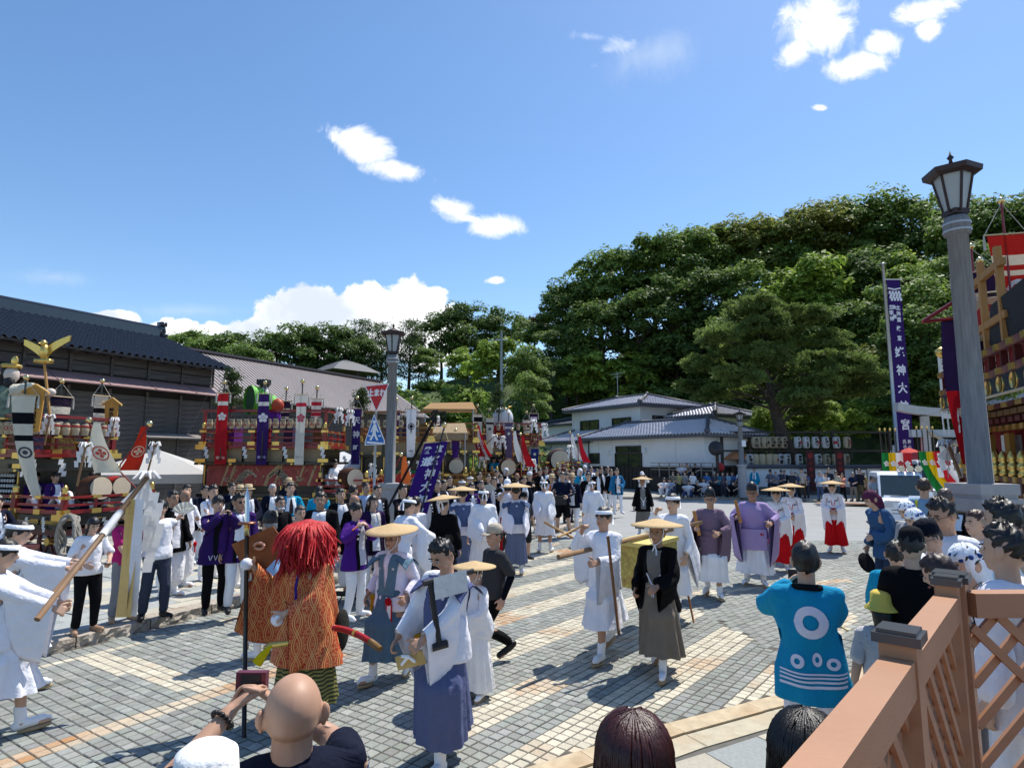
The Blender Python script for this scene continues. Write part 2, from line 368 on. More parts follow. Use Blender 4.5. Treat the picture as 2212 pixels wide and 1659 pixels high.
KH=.13
lp=MB();n_=len(LEFT_PAVE);lp.add([(x,y,KH-.012)for x,y in LEFT_PAVE],[tuple(range(n_))])
pave_l=lp.build('pavement',mat('slab_joint',(.16,.15,.135),rough=.95,var=.25));pave_l['kind']='structure'
def slab_field(az,pa,pb,region,o=(0,0),rngA=(-10,60),rngB=(-40,40),xr=.95):
 c,s=math.cos(az),math.sin(az);e_a,e_b=np.array([s,c]),np.array([c,-s])
 a,b=np.meshgrid(np.arange(*rngA,pa),np.arange(*rngB,pb),indexing='ij');a=a+(np.round(b/pb).astype(int)%2)*pa*.5
 a,b=a.ravel(),b.ravel();x,y=o[0]+a*e_a[0]+b*e_b[0],o[1]+a*e_a[1]+b*e_b[1];k=(y>2)&(np.abs(x/y)<xr)&region(x,y)
 return x[k],y[k],a[k],b[k],az
f=slab_field(math.radians(28),.6,.3,lambda x,y:inside(LEFT_PAVE,x,y)&(y<27)&(pdist(KL,x,y)>.36),(-5.7,7.14))
pick=rng.random(len(f[0]));col=np.where((pick<.3)[:,None],np.array([[.47,.44,.36]]),np.array([[.33,.345,.335]]))*(1+rng.normal(0,.06,len(pick)))[:,None]
lay_pavers([f+(col,)],pave_l,[(.592,.292)],300,'flagstone',KH)
GRAN=mat('split_granite',(.40,.35,.29),rough=.9,var=.32,nscale=9,bump=.8,bscale=22,dirt=.5,dirtcol=(.25,.15,.08),bdist=.03)
def kerb_mesh(L_,seed):
 r=np.random.default_rng(seed);mb=MB();nx,nz=14,6;W_=.30
 P_=[[(-L_/2+L_*i/nx,-.0+(0 if i in(0,nx)else .028*math.sin(i*1.9+j*1.3+seed)*r.uniform(.2,1)+.012*r.normal())*(0 if j==nz else 1),-.14+(KH+.14)*j/nz)for i in range(nx+1)]for j in range(nz+1)]
 P_.append([(-L_/2+L_*i/nx,.02,KH+.004)for i in range(nx+1)]);P_.append([(-L_/2+L_*i/nx,W_,KH+.004)for i in range(nx+1)]);P_.append([(-L_/2+L_*i/nx,W_,-.1)for i in range(nx+1)])
 P_=np.array(P_);P_[:,0,0]+=.006;P_[:,-1,0]-=.006;mb.grid(P_);k=len(P_);w=nx+1
 mb.F+=[[j*w for j in range(k)],[j*w+nx for j in reversed(range(k))]];mb.M+=[0,0]
 return mb.mesh('kerb_stone',GRAN)
KM=[kerb_mesh(.95,i)for i in range(5)]
def along(line,step,start=0.0):
 line=np.asarray(line,float);d=np.r_[0,np.cumsum(np.hypot(*np.diff(line,axis=0).T))];s=np.arange(start,d[-1],step)
 x,y=np.interp(s,d,line[:,0]),np.interp(s,d,line[:,1]);x1,y1=np.interp(s+.05,d,line[:,0]),np.interp(s+.05,d,line[:,1])
 return x,y,np.arctan2(y1-y,x1-x)
for i,(x,y,a)in enumerate(zip(*along(KL[1:11],.955))):inst('kerb_stone',KM[i%5],(x,y,0),(0,0,a),1,pave_l)
for i,(x,y,a)in enumerate(zip(*along([KL[1],KL[0]],.955,.955))):inst('kerb_stone',KM[i%5],(x,y,0),(0,0,a+math.pi),(1,1,1),pave_l)
# --- flush cream kerb and flagged forecourt on the near right

pr_=MB();pr_.add([(x,y,-.004)for x,y in RIGHT_PAVE],[tuple(range(len(RIGHT_PAVE)))])
pave_r=pr_.build('forecourt',mat('slab_joint_dark',(.13,.125,.11),rough=.95,var=.2));pave_r['kind']='structure'
f=slab_field(math.radians(61),.62,.46,lambda x,y:inside(RIGHT_PAVE,x,y)&(y<24)&(pdist(PL,x,y)>.40),(.36,4.74),(-8,34),(-24,24),1.15)
pick=rng.random(len(f[0]));col=np.where((pick<.3)[:,None],np.array([[.46,.425,.34]]),np.array([[.30,.32,.315]]))*(1+rng.normal(0,.07,len(pick)))[:,None]
lay_pavers([f+(col,)],pave_r,[(.608,.448)],300,'flagstone',.0)
KC=mat('cream_kerb',(.50,.40,.265),rough=.85,var=.25,nscale=7,bump=.3,dirt=.55,dirtcol=(.36,.20,.08))
cm=MB();cm.box((0,.11,-.055),(.985,.21,.15));cm=cm.mesh('cream_kerb',KC)
cm2=MB();cm2.box((0,.345,-.058),(.985,.24,.13));cm2=cm2.mesh('cream_border',mat('cream_border',(.47,.42,.31),rough=.85,var=.2,nscale=7,bump=.3,dirt=.45,dirtcol=(.36,.20,.08)))
for i,(x,y,a)in enumerate(zip(*along(PL[:-1],.99))):
 inst('kerb_stone',cm,(x,y,.004),(0,0,a+math.pi),1,pave_r);inst('border_stone',cm2,(x,y,.0),(0,0,a+math.pi),1,pave_r)
 # --- pavement across the junction

fp=MB();fp.add([(x,y,.12)for x,y in FAR_PAVE],[tuple(range(len(FAR_PAVE)))])
pave_f=fp.build('far_pavement',mat('far_paving',(.34,.32,.28),rough=.9,var=.15,nscale=3));pave_f['kind']='structure'
fk=MB();fk.box((0,.1,0),(1.15,.22,.26));fk=fk.mesh('kerb_stone',GRAN)
for x,y,a in zip(*along(FL[1:-1],1.16)):inst('kerb_stone',fk,(x,y,.0),(0,0,a),1,pave_f)
st=sheet('tactile_strip',[(15.3,30.9),(19.2,29.75),(19.4,30.3),(15.8,31.6)],.125,mat('red_brown_paving',(.30,.16,.11),rough=.9),None,pave_f)
for pts,w in((((1480,1120),(1640,1150)),.12),(((1655,1151),(1720,1163)),.12)):
 a,b=G(*pts[0])[:2],G(*pts[1])[:2];n=np.array([-(b-a)[1],(b-a)[0]]);n=n/np.linalg.norm(n)*w/2
 sheet('lane_marking',[a-n,b-n,b+n,a+n],-.007,mat('worn_white_line',(.52,.52,.50),rough=.9,var=.35,nscale=6),None,road)
TR=[(2.3,2.62),(2.2,3.4),(2.7,4.4),(3.9,6.0),(5.0,8.0),(6.7,10.5),(9.0,14.5),(16,14.5),(16,2.62)];TZ=.30
tm=MB();n_=len(TR);tm.add([(x,y,TZ)for x,y in TR]+[(x,y,-.05)for x,y in TR],[tuple(range(n_))]+[(i,i+n_,(i+1)%n_+n_,(i+1)%n_)for i in range(n_)])
terr=tm.build('raised_pavement',mat('pale_paving',(.40,.385,.34),rough=.9,var=.15,nscale=3,bump=.2));terr['kind']='structure'
# ================================================================= trees and the wooded hill

LEAFM={k:mat('leaf_'+k,(0,0,0),rough=.55,var=.35,nscale=.4,attr='Col',trans=.45,spec=.22)for k in('broad',)}
BARK=mat('bark',(.075,.058,.045),rough=.95,var=.4,nscale=6,bump=.8,bscale=14,stretch=(1,1,.3))
def leaves(C,Nn,size,col,asp=.55,r=None,droop=0.0):
 """diamond leaves at C facing Nn -> verts, faces, colours"""
 r=r or rng;n=len(C);t=r.normal(size=(n,3));t-=(t*Nn).sum(1)[:,None]*Nn;t[:,2]-=droop;t/=np.linalg.norm(t,axis=1)[:,None]+1e-9
 b=np.cross(Nn,t);s=(size*r.uniform(.6,1.35,n))[:,None]
 V=np.stack([C-t*s,C+b*s*asp,C+t*s,C-b*s*asp+Nn*s*.12],1).reshape(-1,3)
 F=(np.arange(n)[:,None]*4+np.arange(4)).tolist();return V,F,np.repeat(col,4,0)
def crown(seed,kind='broad',n=6500,pal=((.045,.085,.018),(.085,.135,.028)),leaf=.03,flat=.8,lobes=30):
 """unit crown: about 1 wide, standing on z = 0"""
 r=np.random.default_rng(seed);Cs,Ns,Col=[],[],[]
 cl_=[]
 for i in range(lobes):
  a=r.uniform(0,6.28);h=r.uniform(.16,.88);rad=.36*math.sqrt(max(.05,1-((h-.42)/.55)**2))*r.uniform(.3,1.15)
  cl_.append((np.array([rad*math.cos(a),rad*math.sin(a),h*flat]),r.uniform(.085,.17)))
 for c,R_ in cl_:
  m=int(n/lobes);d=r.normal(size=(m,3));d/=np.linalg.norm(d,axis=1)[:,None];d[:,2]=np.where(d[:,2]<-.3,-d[:,2]*.5,d[:,2])
  sub=np.floor((np.arctan2(d[:,1],d[:,0])+3.15)*2.2)+np.floor((d[:,2]+1)*3.2)*17
  bump=1+.22*np.sin(sub*12.9898);rr=R_*bump*r.uniform(.72,1.03,m)**.7
  p=c+d*rr[:,None]*[1,1,.78];Cs.append(p);nn=d*.75+r.normal(size=(m,3))*.42+[0,0,.75];Ns.append(nn/np.linalg.norm(nn,axis=1)[:,None])
  f=np.clip(.5+.32*np.sin(sub*78.2)+r.normal(0,.18,m)+r.uniform(-.2,.2),0,1)[:,None];Col.append(np.array(pal[0])*(1-f)+np.array(pal[1])*f)
 V,F,C=leaves(np.vstack(Cs),np.vstack(Ns),leaf,np.vstack(Col),r=r)
 return V,F,C
def lmesh(name,V,F,C,m=None):
 me=bpy.data.meshes.new(name);fast_mesh(me,V,F);me.materials.append(m or LEAFM['broad'])
 ca=me.color_attributes.new('Col','FLOAT_COLOR','POINT');ca.data.foreach_set('color',np.hstack([C,np.ones((len(C),1))]).astype(np.float32).ravel());return me
DK=((.07,.125,.035),(.21,.31,.075));MD=((.10,.17,.045),(.29,.41,.09));BR=((.17,.28,.04),(.42,.54,.10));OL=((.14,.175,.045),(.33,.36,.09));BN_=((.12,.085,.04),(.25,.18,.09))
CROWNS={'dark':[lmesh('crown',*crown(i,n=9000,pal=DK,leaf=.019))for i in(1,2,3)],'mid':[lmesh('crown',*crown(i,n=9500,pal=MD,leaf=.0175))for i in(4,5,6)],'bright':[lmesh('crown',*crown(i,n=6500,pal=BR,leaf=.027))for i in(7,8)],'olive':[lmesh('crown',*crown(i,n=9000,pal=OL,leaf=.0185))for i in(9,)],'brown':[lmesh('crown',*crown(10,n=3500,pal=BN_,leaf=.026,flat=.6))]}
def pine_crown(seed,n=110):
 r=np.random.default_rng(seed);Cs,Ns,Col=[],[],[]
 for lv in range(9):
  h=.12+.86*lv/8;rad=.34*(1-h*.75)*r.uniform(.8,1.1)
  for k in range(int(9-lv*.6)):
   a=r.uniform(0,6.28);q=rad*r.uniform(.35,1);c=np.array([q*math.cos(a),q*math.sin(a),h+r.uniform(-.03,.03)])
   m=n;d=r.normal(size=(m,3))*[.075,.075,.024];Cs.append(c+d);nn=r.normal(size=(m,3))+[0,0,.5];Ns.append(nn/np.linalg.norm(nn,axis=1)[:,None]);f=r.uniform(0,1,(m,1));Col.append(np.array((.05,.09,.035))*(1-f)+np.array((.13,.19,.06))*f)
 return leaves(np.vstack(Cs),np.vstack(Ns),.02,np.vstack(Col),asp=.3,r=r)
CROWNS['pine']=[lmesh('crown',*pine_crown(i))for i in(1,2)]
def trunk_mesh(seed,lean=0.0):
 r=np.random.default_rng(seed);mb=MB();mb.tube([(0,0,-.06),(.01+lean*.2,0,.2),(lean*.6,.01,.5),(lean,0,.85)],[.028,.02,.014,.004],7)
 for k in range(5):
  a=r.uniform(0,6.28);h=r.uniform(.3,.6);b=np.array([lean*h,0,h]);e=b+np.array([math.cos(a)*.22,math.sin(a)*.22,r.uniform(.1,.25)]);mb.tube([b,(b+e)/2+[0,0,.02],e],[.011,.008,.003],5)
 return mb.mesh('trunk',BARK,True)
TRUNKS=[trunk_mesh(i)for i in range(3)]
TREES=[]
def tree(px,py,Y,h,kind,label,wide=1.0,name=None):
 if 1150<px<1560 and 47<Y<67:h*=67/Y;Y=67
 p=P(px,py,Y);b=p[2]-h;i=len(TREES);TREES.append((p[0],Y,b))
 root=empty(name or('pine_tree' if kind=='pine' else 'tree'),(p[0],Y,b),rng.uniform(0,6.28),label,'tree','trees on the wooded hill' if Y>47 else None)
 ms=CROWNS[kind];w=h*(.95 if kind!='pine' else .9)*wide*rng.uniform(.92,1.12)
 inst('crown',ms[i%len(ms)],(0,0,h*(.17 if kind!='pine' else .12)),(0,0,0),(w,w,h*(.98 if kind!='pine' else .86)),root)
 inst('trunk',TRUNKS[i%3],(0,0,0),(0,0,0),(h*1.0,h*1.0,h*.85),root)
DESC={'dark':'dark green leafy','mid':'mid green leafy','bright':'bright yellow-green leafy','olive':'olive green leafy','brown':'brownish flowering','pine':'dark layered pine'}
ROWS=[('along the crest of the right hill',[(955,668,88,11,'dark'),(1005,640,88,12,'dark'),(1080,655,88,11,'dark'),(1155,655,92,8,'brown'),(1215,598,80,13,'dark'),(1252,600,79,11,'dark'),(1292,545,76,14,'mid'),(1350,528,74,13,'mid'),(1408,502,74,14,'mid'),(1455,488,74,14,'mid'),(1502,478,74,14,'mid'),(1560,486,76,12,'mid'),(1610,466,74,14,'olive'),(1665,468,74,14,'mid'),(1722,440,74,14,'olive'),(1782,430,74,15,'olive'),(1842,430,74,15,'mid'),(1905,415,72,15,'mid'),(1962,405,70,15,'mid'),(2045,450,66,13,'dark'),(2112,430,60,13,'mid'),(2175,392,56,14,'mid'),(2260,400,56,14,'mid')]),('half way up the right hill',[(1225,685,71,10,'dark'),(1300,640,68,11,'dark'),(1375,610,66,11,'dark'),(1440,585,66,11,'dark'),(1510,575,66,11,'dark'),(1590,560,66,11,'mid'),(1650,590,62,9,'bright'),(1742,540,61,12,'bright'),(1830,535,62,11,'dark'),(1895,520,62,11,'dark'),(1975,535,58,10,'bright'),(2035,560,54,10,'mid'),(2105,520,52,10,'mid'),(2185,515,48,10,'dark')]),('low on the right hillside',[(1010,745,72,6,'bright'),(1075,722,66,8,'bright'),(1135,738,64,7,'mid'),(1190,760,62,7,'dark'),(1245,770,58,6,'bright'),(1290,728,57,8,'bright'),(1350,745,56,8,'bright'),(1405,765,55,7,'mid'),(1460,690,58,10,'dark'),(1530,660,58,10,'dark'),(1600,650,58,9,'mid'),(1800,640,54,10,'dark'),(1870,630,52,10,'dark'),(1940,600,50,10,'mid'),(2000,640,46,9,'mid'),(1900,730,48,8,'olive'),(1970,740,46,8,'mid'),(2050,720,44,8,'dark'),(2110,700,42,8,'mid'),(1530,800,53,7,'dark'),(1590,800,52,7,'dark'),(1150,800,54,6,'mid'),(1330,800,53,6,'dark')]),('behind the white lantern wall',[(1655,868,45,4.2,'bright'),(1715,880,46,4,'mid'),(1765,850,45,4.6,'bright'),(1830,858,46,4.5,'bright'),(1895,850,46,4.8,'mid'),(1960,870,47,4.2,'bright'),(2020,860,46,4.4,'mid')]),('in the park above the sheds',[(360,712,74,8,'mid'),(405,705,75,9,'mid'),(452,718,72,9,'mid'),(502,702,74,10,'dark'),(545,740,66,8,'mid'),(602,702,78,10,'dark'),(655,690,78,10,'dark'),(705,690,79,11,'dark'),(748,700,79,10,'dark'),(792,692,80,10,'pine'),(826,702,81,9,'pine'),(886,690,82,10,'pine'),(925,745,80,6,'mid'),(590,785,58,4,'mid')])]
for where,lst in ROWS:
 for i,(px,py,Y,h,k)in enumerate(sorted(lst)):tree(px,py,Y,h,k,'%s tree, %s from the left %s'%(DESC[k],ORD[i],where))
 # the terrain runs under all tree feet

tb=np.array([t for t in TREES if t[1]>47.5]);anch=[(x,47,.3)for x in range(-120,140,8)]+[(x,44,.1)for x in range(-120,140,10)]
xs=np.linspace(-150,150,101);anch+=[(12.45-.524*t+.852*u,39+.852*t+.524*u,.05)for t in range(-3,29,3)for u in(-2,1,4,7,10,13)]
anch+=[(x,130,float(np.interp(x,[-60,-20,5,25,50,80],[9,9,14,26,34,34])))for x in range(-140,150,12)]
tb=np.vstack([tb,np.array(anch,float)])
def height(x,y):
 x,y=np.asarray(x,float),np.asarray(y,float);d2=(x[...,None]-tb[:,0])**2+(y[...,None]-tb[:,1])**2+2;w=1/d2**1.6
 return(w*tb[:,2]).sum(-1)/w.sum(-1)
gx,gy=np.meshgrid(np.linspace(-150,150,110),np.r_[np.linspace(44,100,50),np.linspace(104,260,14)]);gz=height(gx,gy)-.1;gz=np.where(gy<45,-.06,gz)
mb=MB();mb.grid(np.stack([gx,gy,gz],-1));o=mb.build('hill',mat('hill_undergrowth',(.07,.10,.035),rough=1,var=.6,nscale=.7,bump=1,bscale=2,bdist=.3),None,True);o['kind']='structure'
# undergrowth between the trees and bright kudzu on the left slope

def scatter(name,label,region,n,pal,size,leafn,seed,h=(1.5,3.0)):
 r=np.random.default_rng(seed);Vs,Fs,Cs,o=[],[],[],0
 for _ in range(n):
  px,py,Y=region(r);p=P(px,py,Y);z=float(height(np.array([p[0]]),np.array([Y]))[0]);R_=r.uniform(*h)
  m=leafn;d=r.normal(size=(m,3));d/=np.linalg.norm(d,axis=1)[:,None];d[:,2]=np.abs(d[:,2]);q=np.array([p[0],Y,z])+d*R_*r.uniform(.75,1.05,(m,1))*[1.25,1.25,.8]*(1+.2*np.sin(d[:,:1]*9+d[:,1:2]*7+r.uniform(0,6)))
  nn=d+r.normal(size=(m,3))*.5+[0,0,.4];nn/=np.linalg.norm(nn,axis=1)[:,None];f=np.clip(r.uniform(0,1)*.5+r.uniform(0,.5,(m,1)),0,1)
  V,F,C=leaves(q,nn,size,np.array(pal[0])*(1-f)+np.array(pal[1])*f,r=r);Vs.append(V);Fs+=[[i+o for i in f_]for f_ in F];Cs.append(C);o+=len(V)
 ob=link(bpy.data.objects.new(name,lmesh(name,np.vstack(Vs),Fs,np.vstack(Cs))));tagp(ob,label,'shrubs',None,'stuff')
scatter('undergrowth','dark undergrowth filling the gaps between trees on the hill',lambda r:(r.uniform(1050,2250),900,r.uniform(50,76)),170,DK,.3,260,5,(1.6,3.2))
scatter('kudzu','bright yellow-green vines covering the left slope above the sheds',lambda r:(r.uniform(620,1130),900,r.uniform(52,70)),95,BR,.26,480,6,(1.3,2.4))
scatter('park_shrubs','mid green shrubs along the park edge above the sheds',lambda r:(r.uniform(330,1000),900,r.uniform(66,84)),60,MD,.28,300,8,(1.2,2.2))
# the big pine by the wall

def big_pine():
 base=P(1722,985,41.5);base[2]=.2;r=np.random.default_rng(77)
 root=empty('pine_tree',base,0,'large spreading pine with leaning trunk beside the paper lanterns','tree')
 k=41.5/FPX
 tr=[(0,0,-.2),(-.15,0,1.2),(-.9,.05,3.6),(-1.25,.1,5.2),(-1.6,.1,7.2),(-1.9,0,9.4)]
 mb=MB();mb.tube(tr,[.62,.52,.44,.36,.24,.1],12);mb.build('trunk',BARK,root,True)
 pads=[(-65,655,80),(-110,680,60),(-10,690,70),(30,700,60),(-150,720,70),(-90,720,80),(-30,735,85),(50,745,75),(90,770,60),(-190,745,50),(-170,780,70),(-100,780,95),(0,790,95),(80,800,80),(130,815,60),(-150,825,75),(-200,830,40),(-70,830,85),(20,840,80),(100,850,70),(-30,870,60),(-170,850,55),(60,880,55),(140,850,45),(-60,690,70),(-120,750,80),(40,815,70)]
 Cs,Ns,Col=[],[],[];lim=MB()
 for dx,py,w in pads:
  z=HC+(989.5-py)*k-base[2];yy_=r.uniform(-3.2,3.2);c=np.array([dx*k,yy_,z]);R_=w*k*.5
  h=min(max(z-1.2,2.5),9);s_=np.array([np.interp(h,[q[2]for q in tr],[q[0]for q in tr]),0,h]);lim.tube([s_,(s_+c)/2+[0,0,.25],c],[.11,.065,.02],6)
  for t in range(30):
   a=r.uniform(0,6.28);q=R_*1.2*math.sqrt(r.uniform(0,1));cc=c+[q*math.cos(a),q*math.sin(a),r.uniform(-.6,.5)*R_*.8]
   m=120;d=r.normal(size=(m,3));d/=np.linalg.norm(d,axis=1)[:,None];d[:,2]=np.abs(d[:,2])*.8;L_=r.uniform(.25,.62,(m,1));Cs.append(cc+d*L_);b_=np.cross(d,r.normal(size=(m,3)));Ns.append(b_/np.linalg.norm(b_,axis=1)[:,None]);f=np.clip(r.uniform(0,.6)+r.uniform(0,.4,(m,1)),0,1);Col.append(np.array((.08,.135,.04))*(1-f)+np.array((.23,.30,.08))*f)
 V,F,C=leaves(np.vstack(Cs),np.vstack(Ns),.16,np.vstack(Col),asp=.32,r=r);link(bpy.data.objects.new('crown',lmesh('crown',V,F,C)),root);lim.build('limb',BARK,root,True)
big_pine()
# ================================================================= buildings

def tile_mesh(w,l,m,name='roof_tile',th=.03):
 """one pantile: wave across x, running down -y, front edge hanging"""
 xs_=np.linspace(-w/2,w/2,7);wv=np.cos((xs_/w+.5)*2*math.pi)*w*.19
 mb=MB();mb.grid([[(x,l/2,z-th)for x,z in zip(xs_,wv)],[(x,-l/2-.03,z+.005)for x,z in zip(xs_,wv)],[(x,-l/2-.03,z-th)for x,z in zip(xs_,wv)]][::-1]);return mb.mesh(name,m,True)
def roof_plane(parent,a,b,c,d,tw,tl,m,nfirst,seed=0):
 """tiles on the quad a-b (eave, left to right) c-d (ridge, right to left); the nearest nfirst are objects, the rest one field"""
 a,b,c,d=[np.asarray(q,float)for q in(a,b,c,d)];nu=max(1,int(round(np.linalg.norm(b-a)/tw)));nv=max(1,int(round(np.linalg.norm((c+d)/2-(a+b)/2)/tl)))
 ex=(b-a)/np.linalg.norm(b-a);up=(c+d)/2-(a+b)/2;up=up-ex*(up@ex);up=up/np.linalg.norm(up);nz_=np.cross(ex,up);R_=np.stack([ex,up,nz_],1)
 W0=np.linalg.norm(b-a)/nu;L0=np.linalg.norm((c+d)/2-(a+b)/2)/nv;me=tile_mesh(W0*1.02,L0*1.08,m);spots=[]
 slope=np.linalg.norm((d-a)-ex*((d-a)@ex));
 for j in range(nv):
  t=(j+.5)/nv;l,r_=a+(d-a)*t,b+(c-b)*t;xl,xr=(l-a)@ex,(r_-a)@ex
  for i in range(nu):
   x=(i+.5)*W0
   if xl-W0*.3<=x<=xr+W0*.3:spots.append(a+ex*x+up*(slope*t)+nz_*.02)
 spots=sorted(spots,key=lambda p:float(np.linalg.norm(p)));
 for p in spots[:nfirst]:
  o=bpy.data.objects.new('roof_tile',me);o.matrix_local=Matrix([[*R_[i],p[i]]for i in range(3)]+[[0,0,0,1]]);link(o,parent)
 rest=spots[nfirst:]
 if rest:
  V0=np.zeros(len(me.vertices)*3,np.float32);me.vertices.foreach_get('co',V0);V0=V0.reshape(-1,3)@R_.T;F0=[tuple(p.vertices)for p in me.polygons];mb=MB()
  for p in rest:mb.add(V0+p,F0)
  o=mb.build('roof_tile_field',m,parent,True);o['kind']='stuff'
def quad(mb,pts,th=.06,m=0):
 p=np.asarray(pts,float);n=np.cross(p[1]-p[0],p[2]-p[0]);n/=np.linalg.norm(n);mb.prism(np.array([[0,0]]*0).reshape(0,2)if False else[(0,0),(1,0),(1,1),(0,1)],(0,0,0),(0,0,0),(0,0,0),(0,0,0),0,m)if False else mb.add(np.vstack([p,p-n*th]),[tuple(range(len(p))),tuple(reversed(range(len(p),2*len(p))))]+[(i,i+len(p),(i+1)%len(p)+len(p),(i+1)%len(p))for i in range(len(p))],m)
OLDW=mat('weathered_boards',(.085,.078,.074),rough=.85,var=.6,nscale=3.5,stretch=(.35,.35,4),bump=.5,bscale=18,dirt=.4,dirtcol=(.12,.10,.085))
def warehouse():
 az=math.radians(28);e=np.array([math.sin(az),math.cos(az),0]);bk=np.array([-math.cos(az),math.sin(az),0]);o=np.array([-17.87,21.0,0]);up=np.array([0,0,1.0])
 root=empty('timber_warehouse',o,0,'weathered black timber warehouse with glazed dark tile roof at the left edge','warehouse')
 q=lambda s,b,z:e*s+bk*b+up*z
 body=MB();s0,s1=-7.0,8.0
 body.add([q(s0,.06,0),q(s1,.06,0),q(s1,9.9,0),q(s0,9.9,0),q(s0,.06,6.7),q(s1,.06,6.7),q(s1,9.9,6.7),q(s0,9.9,6.7),q(s0,5,8.5),q(s1,5,8.5)],[(0,1,5,4),(1,2,6,9,5),(2,3,7,6),(3,0,4,8,7),(4,5,9,8),(6,7,8,9)]);body.build('wall',mat('wall_backing',(.03,.028,.027),rough=.9),root)
 bm_={}
 R_=Matrix([[e[0],-bk[0],0,0],[e[1],-bk[1],0,0],[0,0,1,0],[0,0,0,1]])
 bays=np.arange(s0,s1+.01,1.5);
 def board(w,h):
  k=(round(w,2),h)
  if k not in bm_:
   mb=MB();mb.box((0,0,0),(w,.03,h));bm_[k]=mb.mesh('board',OLDW)
  return bm_[k]
 for i in range(len(bays)-1):
  for j in range(27):
   z=.15+j*.205
   if 5.0<z:break
   if i<3 and z<1.4:continue
   c=q((bays[i]+bays[i+1])/2+rng.uniform(-.004,.004),-.01+rng.uniform(-.008,.008),z);ob=bpy.data.objects.new('board',board(1.44,.196));ob.matrix_local=Matrix.Translation(c)@R_@Matrix.Rotation(-.07+rng.uniform(-.03,.03),4,'X');link(ob,root)
  for z,h in((5.92,.36),(6.32,.36)):
   c=q((bays[i]+bays[i+1])/2,.0+rng.uniform(-.01,.01),z);ob=bpy.data.objects.new('board',board(1.42,h));ob.matrix_local=Matrix.Translation(c)@R_;link(ob,root)
 for s in bays:
  mb=MB();mb.box(q(s,-.07,2.6),(.10,.05,5.1),ax=[e,bk,up]);mb.box(q(s,-.07,6.1),(.10,.05,.9),ax=[e,bk,up]);mb.build('post',OLDW,root)
 pl=MB();pl.box(q(-3.1,-.035,6.1),(4.8,.02,.7),ax=[e,bk,up]);pl.build('mud_plaster',mat('mud_plaster',(.20,.135,.08),rough=.95,var=.25,nscale=2,dirt=.7,dirtcol=(.09,.08,.075)),root)
 pent=MB();quad(pent,[q(s0,-.85,5.22),q(s1,-.85,5.22),q(s1,.0,5.66),q(s0,.0,5.66)],.05)
 pe=pent.build('pent_roof',mat('faded_pink_metal',(.30,.185,.18),rough=.6,var=.12,nscale=1.2,dirt=.2),root)
 for s in np.arange(s0+1,s1,1.82):
  mb=MB();mb.box(q(s,-.42,5.455),(.03,.96,.03),ax=[e,(q(0,.85,.44)/np.linalg.norm(q(0,.85,.44))),np.cross(e,q(0,.85,.44)/np.linalg.norm(q(0,.85,.44)))]);mb.build('seam',mat('faded_pink_metal',(.30,.185,.18)),pe)
 BT=mat('glazed_dark_tile',(.024,.024,.030),rough=.12,spec=.9,var=.35,nscale=4)
 deck=MB();E0,E1,R0,R1=q(s0,-.8,6.55),q(s1+.45,-.8,6.55),q(s0,5,8.65),q(s1+.45,5,8.65)
 quad(deck,[E0-up*.05,E1-up*.05,R1-up*.05,R0-up*.05],.1);quad(deck,[q(s1+.45,10.8,6.5),q(s0,10.8,6.5),R0-up*.05,R1-up*.05],.1);rf=deck.build('roof',mat('roof_deck',(.03,.03,.035),rough=.6),root)
 roof_plane(rf,E0,E1,R1,R0,.30,.30,BT,300)
 rg=MB();rg.box(q((s0+s1)/2+.2,5,8.8),(s1-s0+.5,.34,.5),ax=[e,bk,up]);rg.tube([q(s0,5,9.08),q(s1+.45,5,9.08)],.11,10);rg.build('ridge',BT,rf)
 on=MB();on.sphere(q(s1+.5,5,8.95),(.16,.3,.42),10,8);on.box(q(s1+.5,5,9.3),(.3,.42,.22),ax=[e,bk,up]);on.sphere(q(s1+.52,4.75,8.7),.16,8,6);on.build('ridge_end_tile',BT,rf,True)
 for s in np.arange(s0+.3,s1,.62):
  mb=MB();mb.box(q(s,-.35,6.47),(.09,.9,.10),ax=[e,bk,up]);mb.build('rafter',OLDW,rf)
 sh=MB();quad(sh,[q(4.7,-.8,3.25),q(7.4,-.8,3.25),q(7.4,0,3.45),q(4.7,0,3.45)],.05);sh.box(q(4.75,-.6,1.6),(.09,.09,3.2),ax=[e,bk,up]);sh.build('door_canopy',mat('grey_timber',(.24,.21,.19),rough=.9,var=.3,stretch=(1,1,.2)),root)
 # second, longer shed with a ribbed brown metal roof

 root2=empty('long_shed',o,0,'long dark timber shed with brown ribbed metal roof behind the floats','shed')
 b2=MB();t0,t1=8.3,24.5
 b2.add([q(t0,.5,0),q(t1,.5,0),q(t1,8,0),q(t0,8,0),q(t0,.5,5.5),q(t1,.5,5.5),q(t1,8,5.5),q(t0,8,5.5),q(t0,4.2,7.9),q(t1,4.2,7.9)],[(0,1,5,4),(1,2,6,9,5),(2,3,7,6),(3,0,4,8,7),(4,5,9,8),(6,7,8,9)]);b2.build('wall',mat('wall_backing',(.03,.028,.027)),root2)
 for j in range(25):
  for i,s in enumerate(np.arange(t0,t1-1,3.45)):
   ob=bpy.data.objects.new('board',board(3.4,.2));ob.matrix_local=Matrix.Translation(q(s+1.72,.46+rng.uniform(-.008,.008),.2+j*.208))@R_@Matrix.Rotation(-.07,4,'X');link(ob,root2)
 for s in np.arange(t0,t1,3.45):
  mb=MB();mb.box(q(s,.42,2.7),(.12,.06,5.4),ax=[e,bk,up]);mb.build('post',OLDW,root2)
 dk=MB();A,B,C_,D_=q(t0-.3,-.35,5.25),q(t1+.4,-.35,5.25),q(t1+.4,4.2,8.05),q(t0-.3,4.2,8.05)
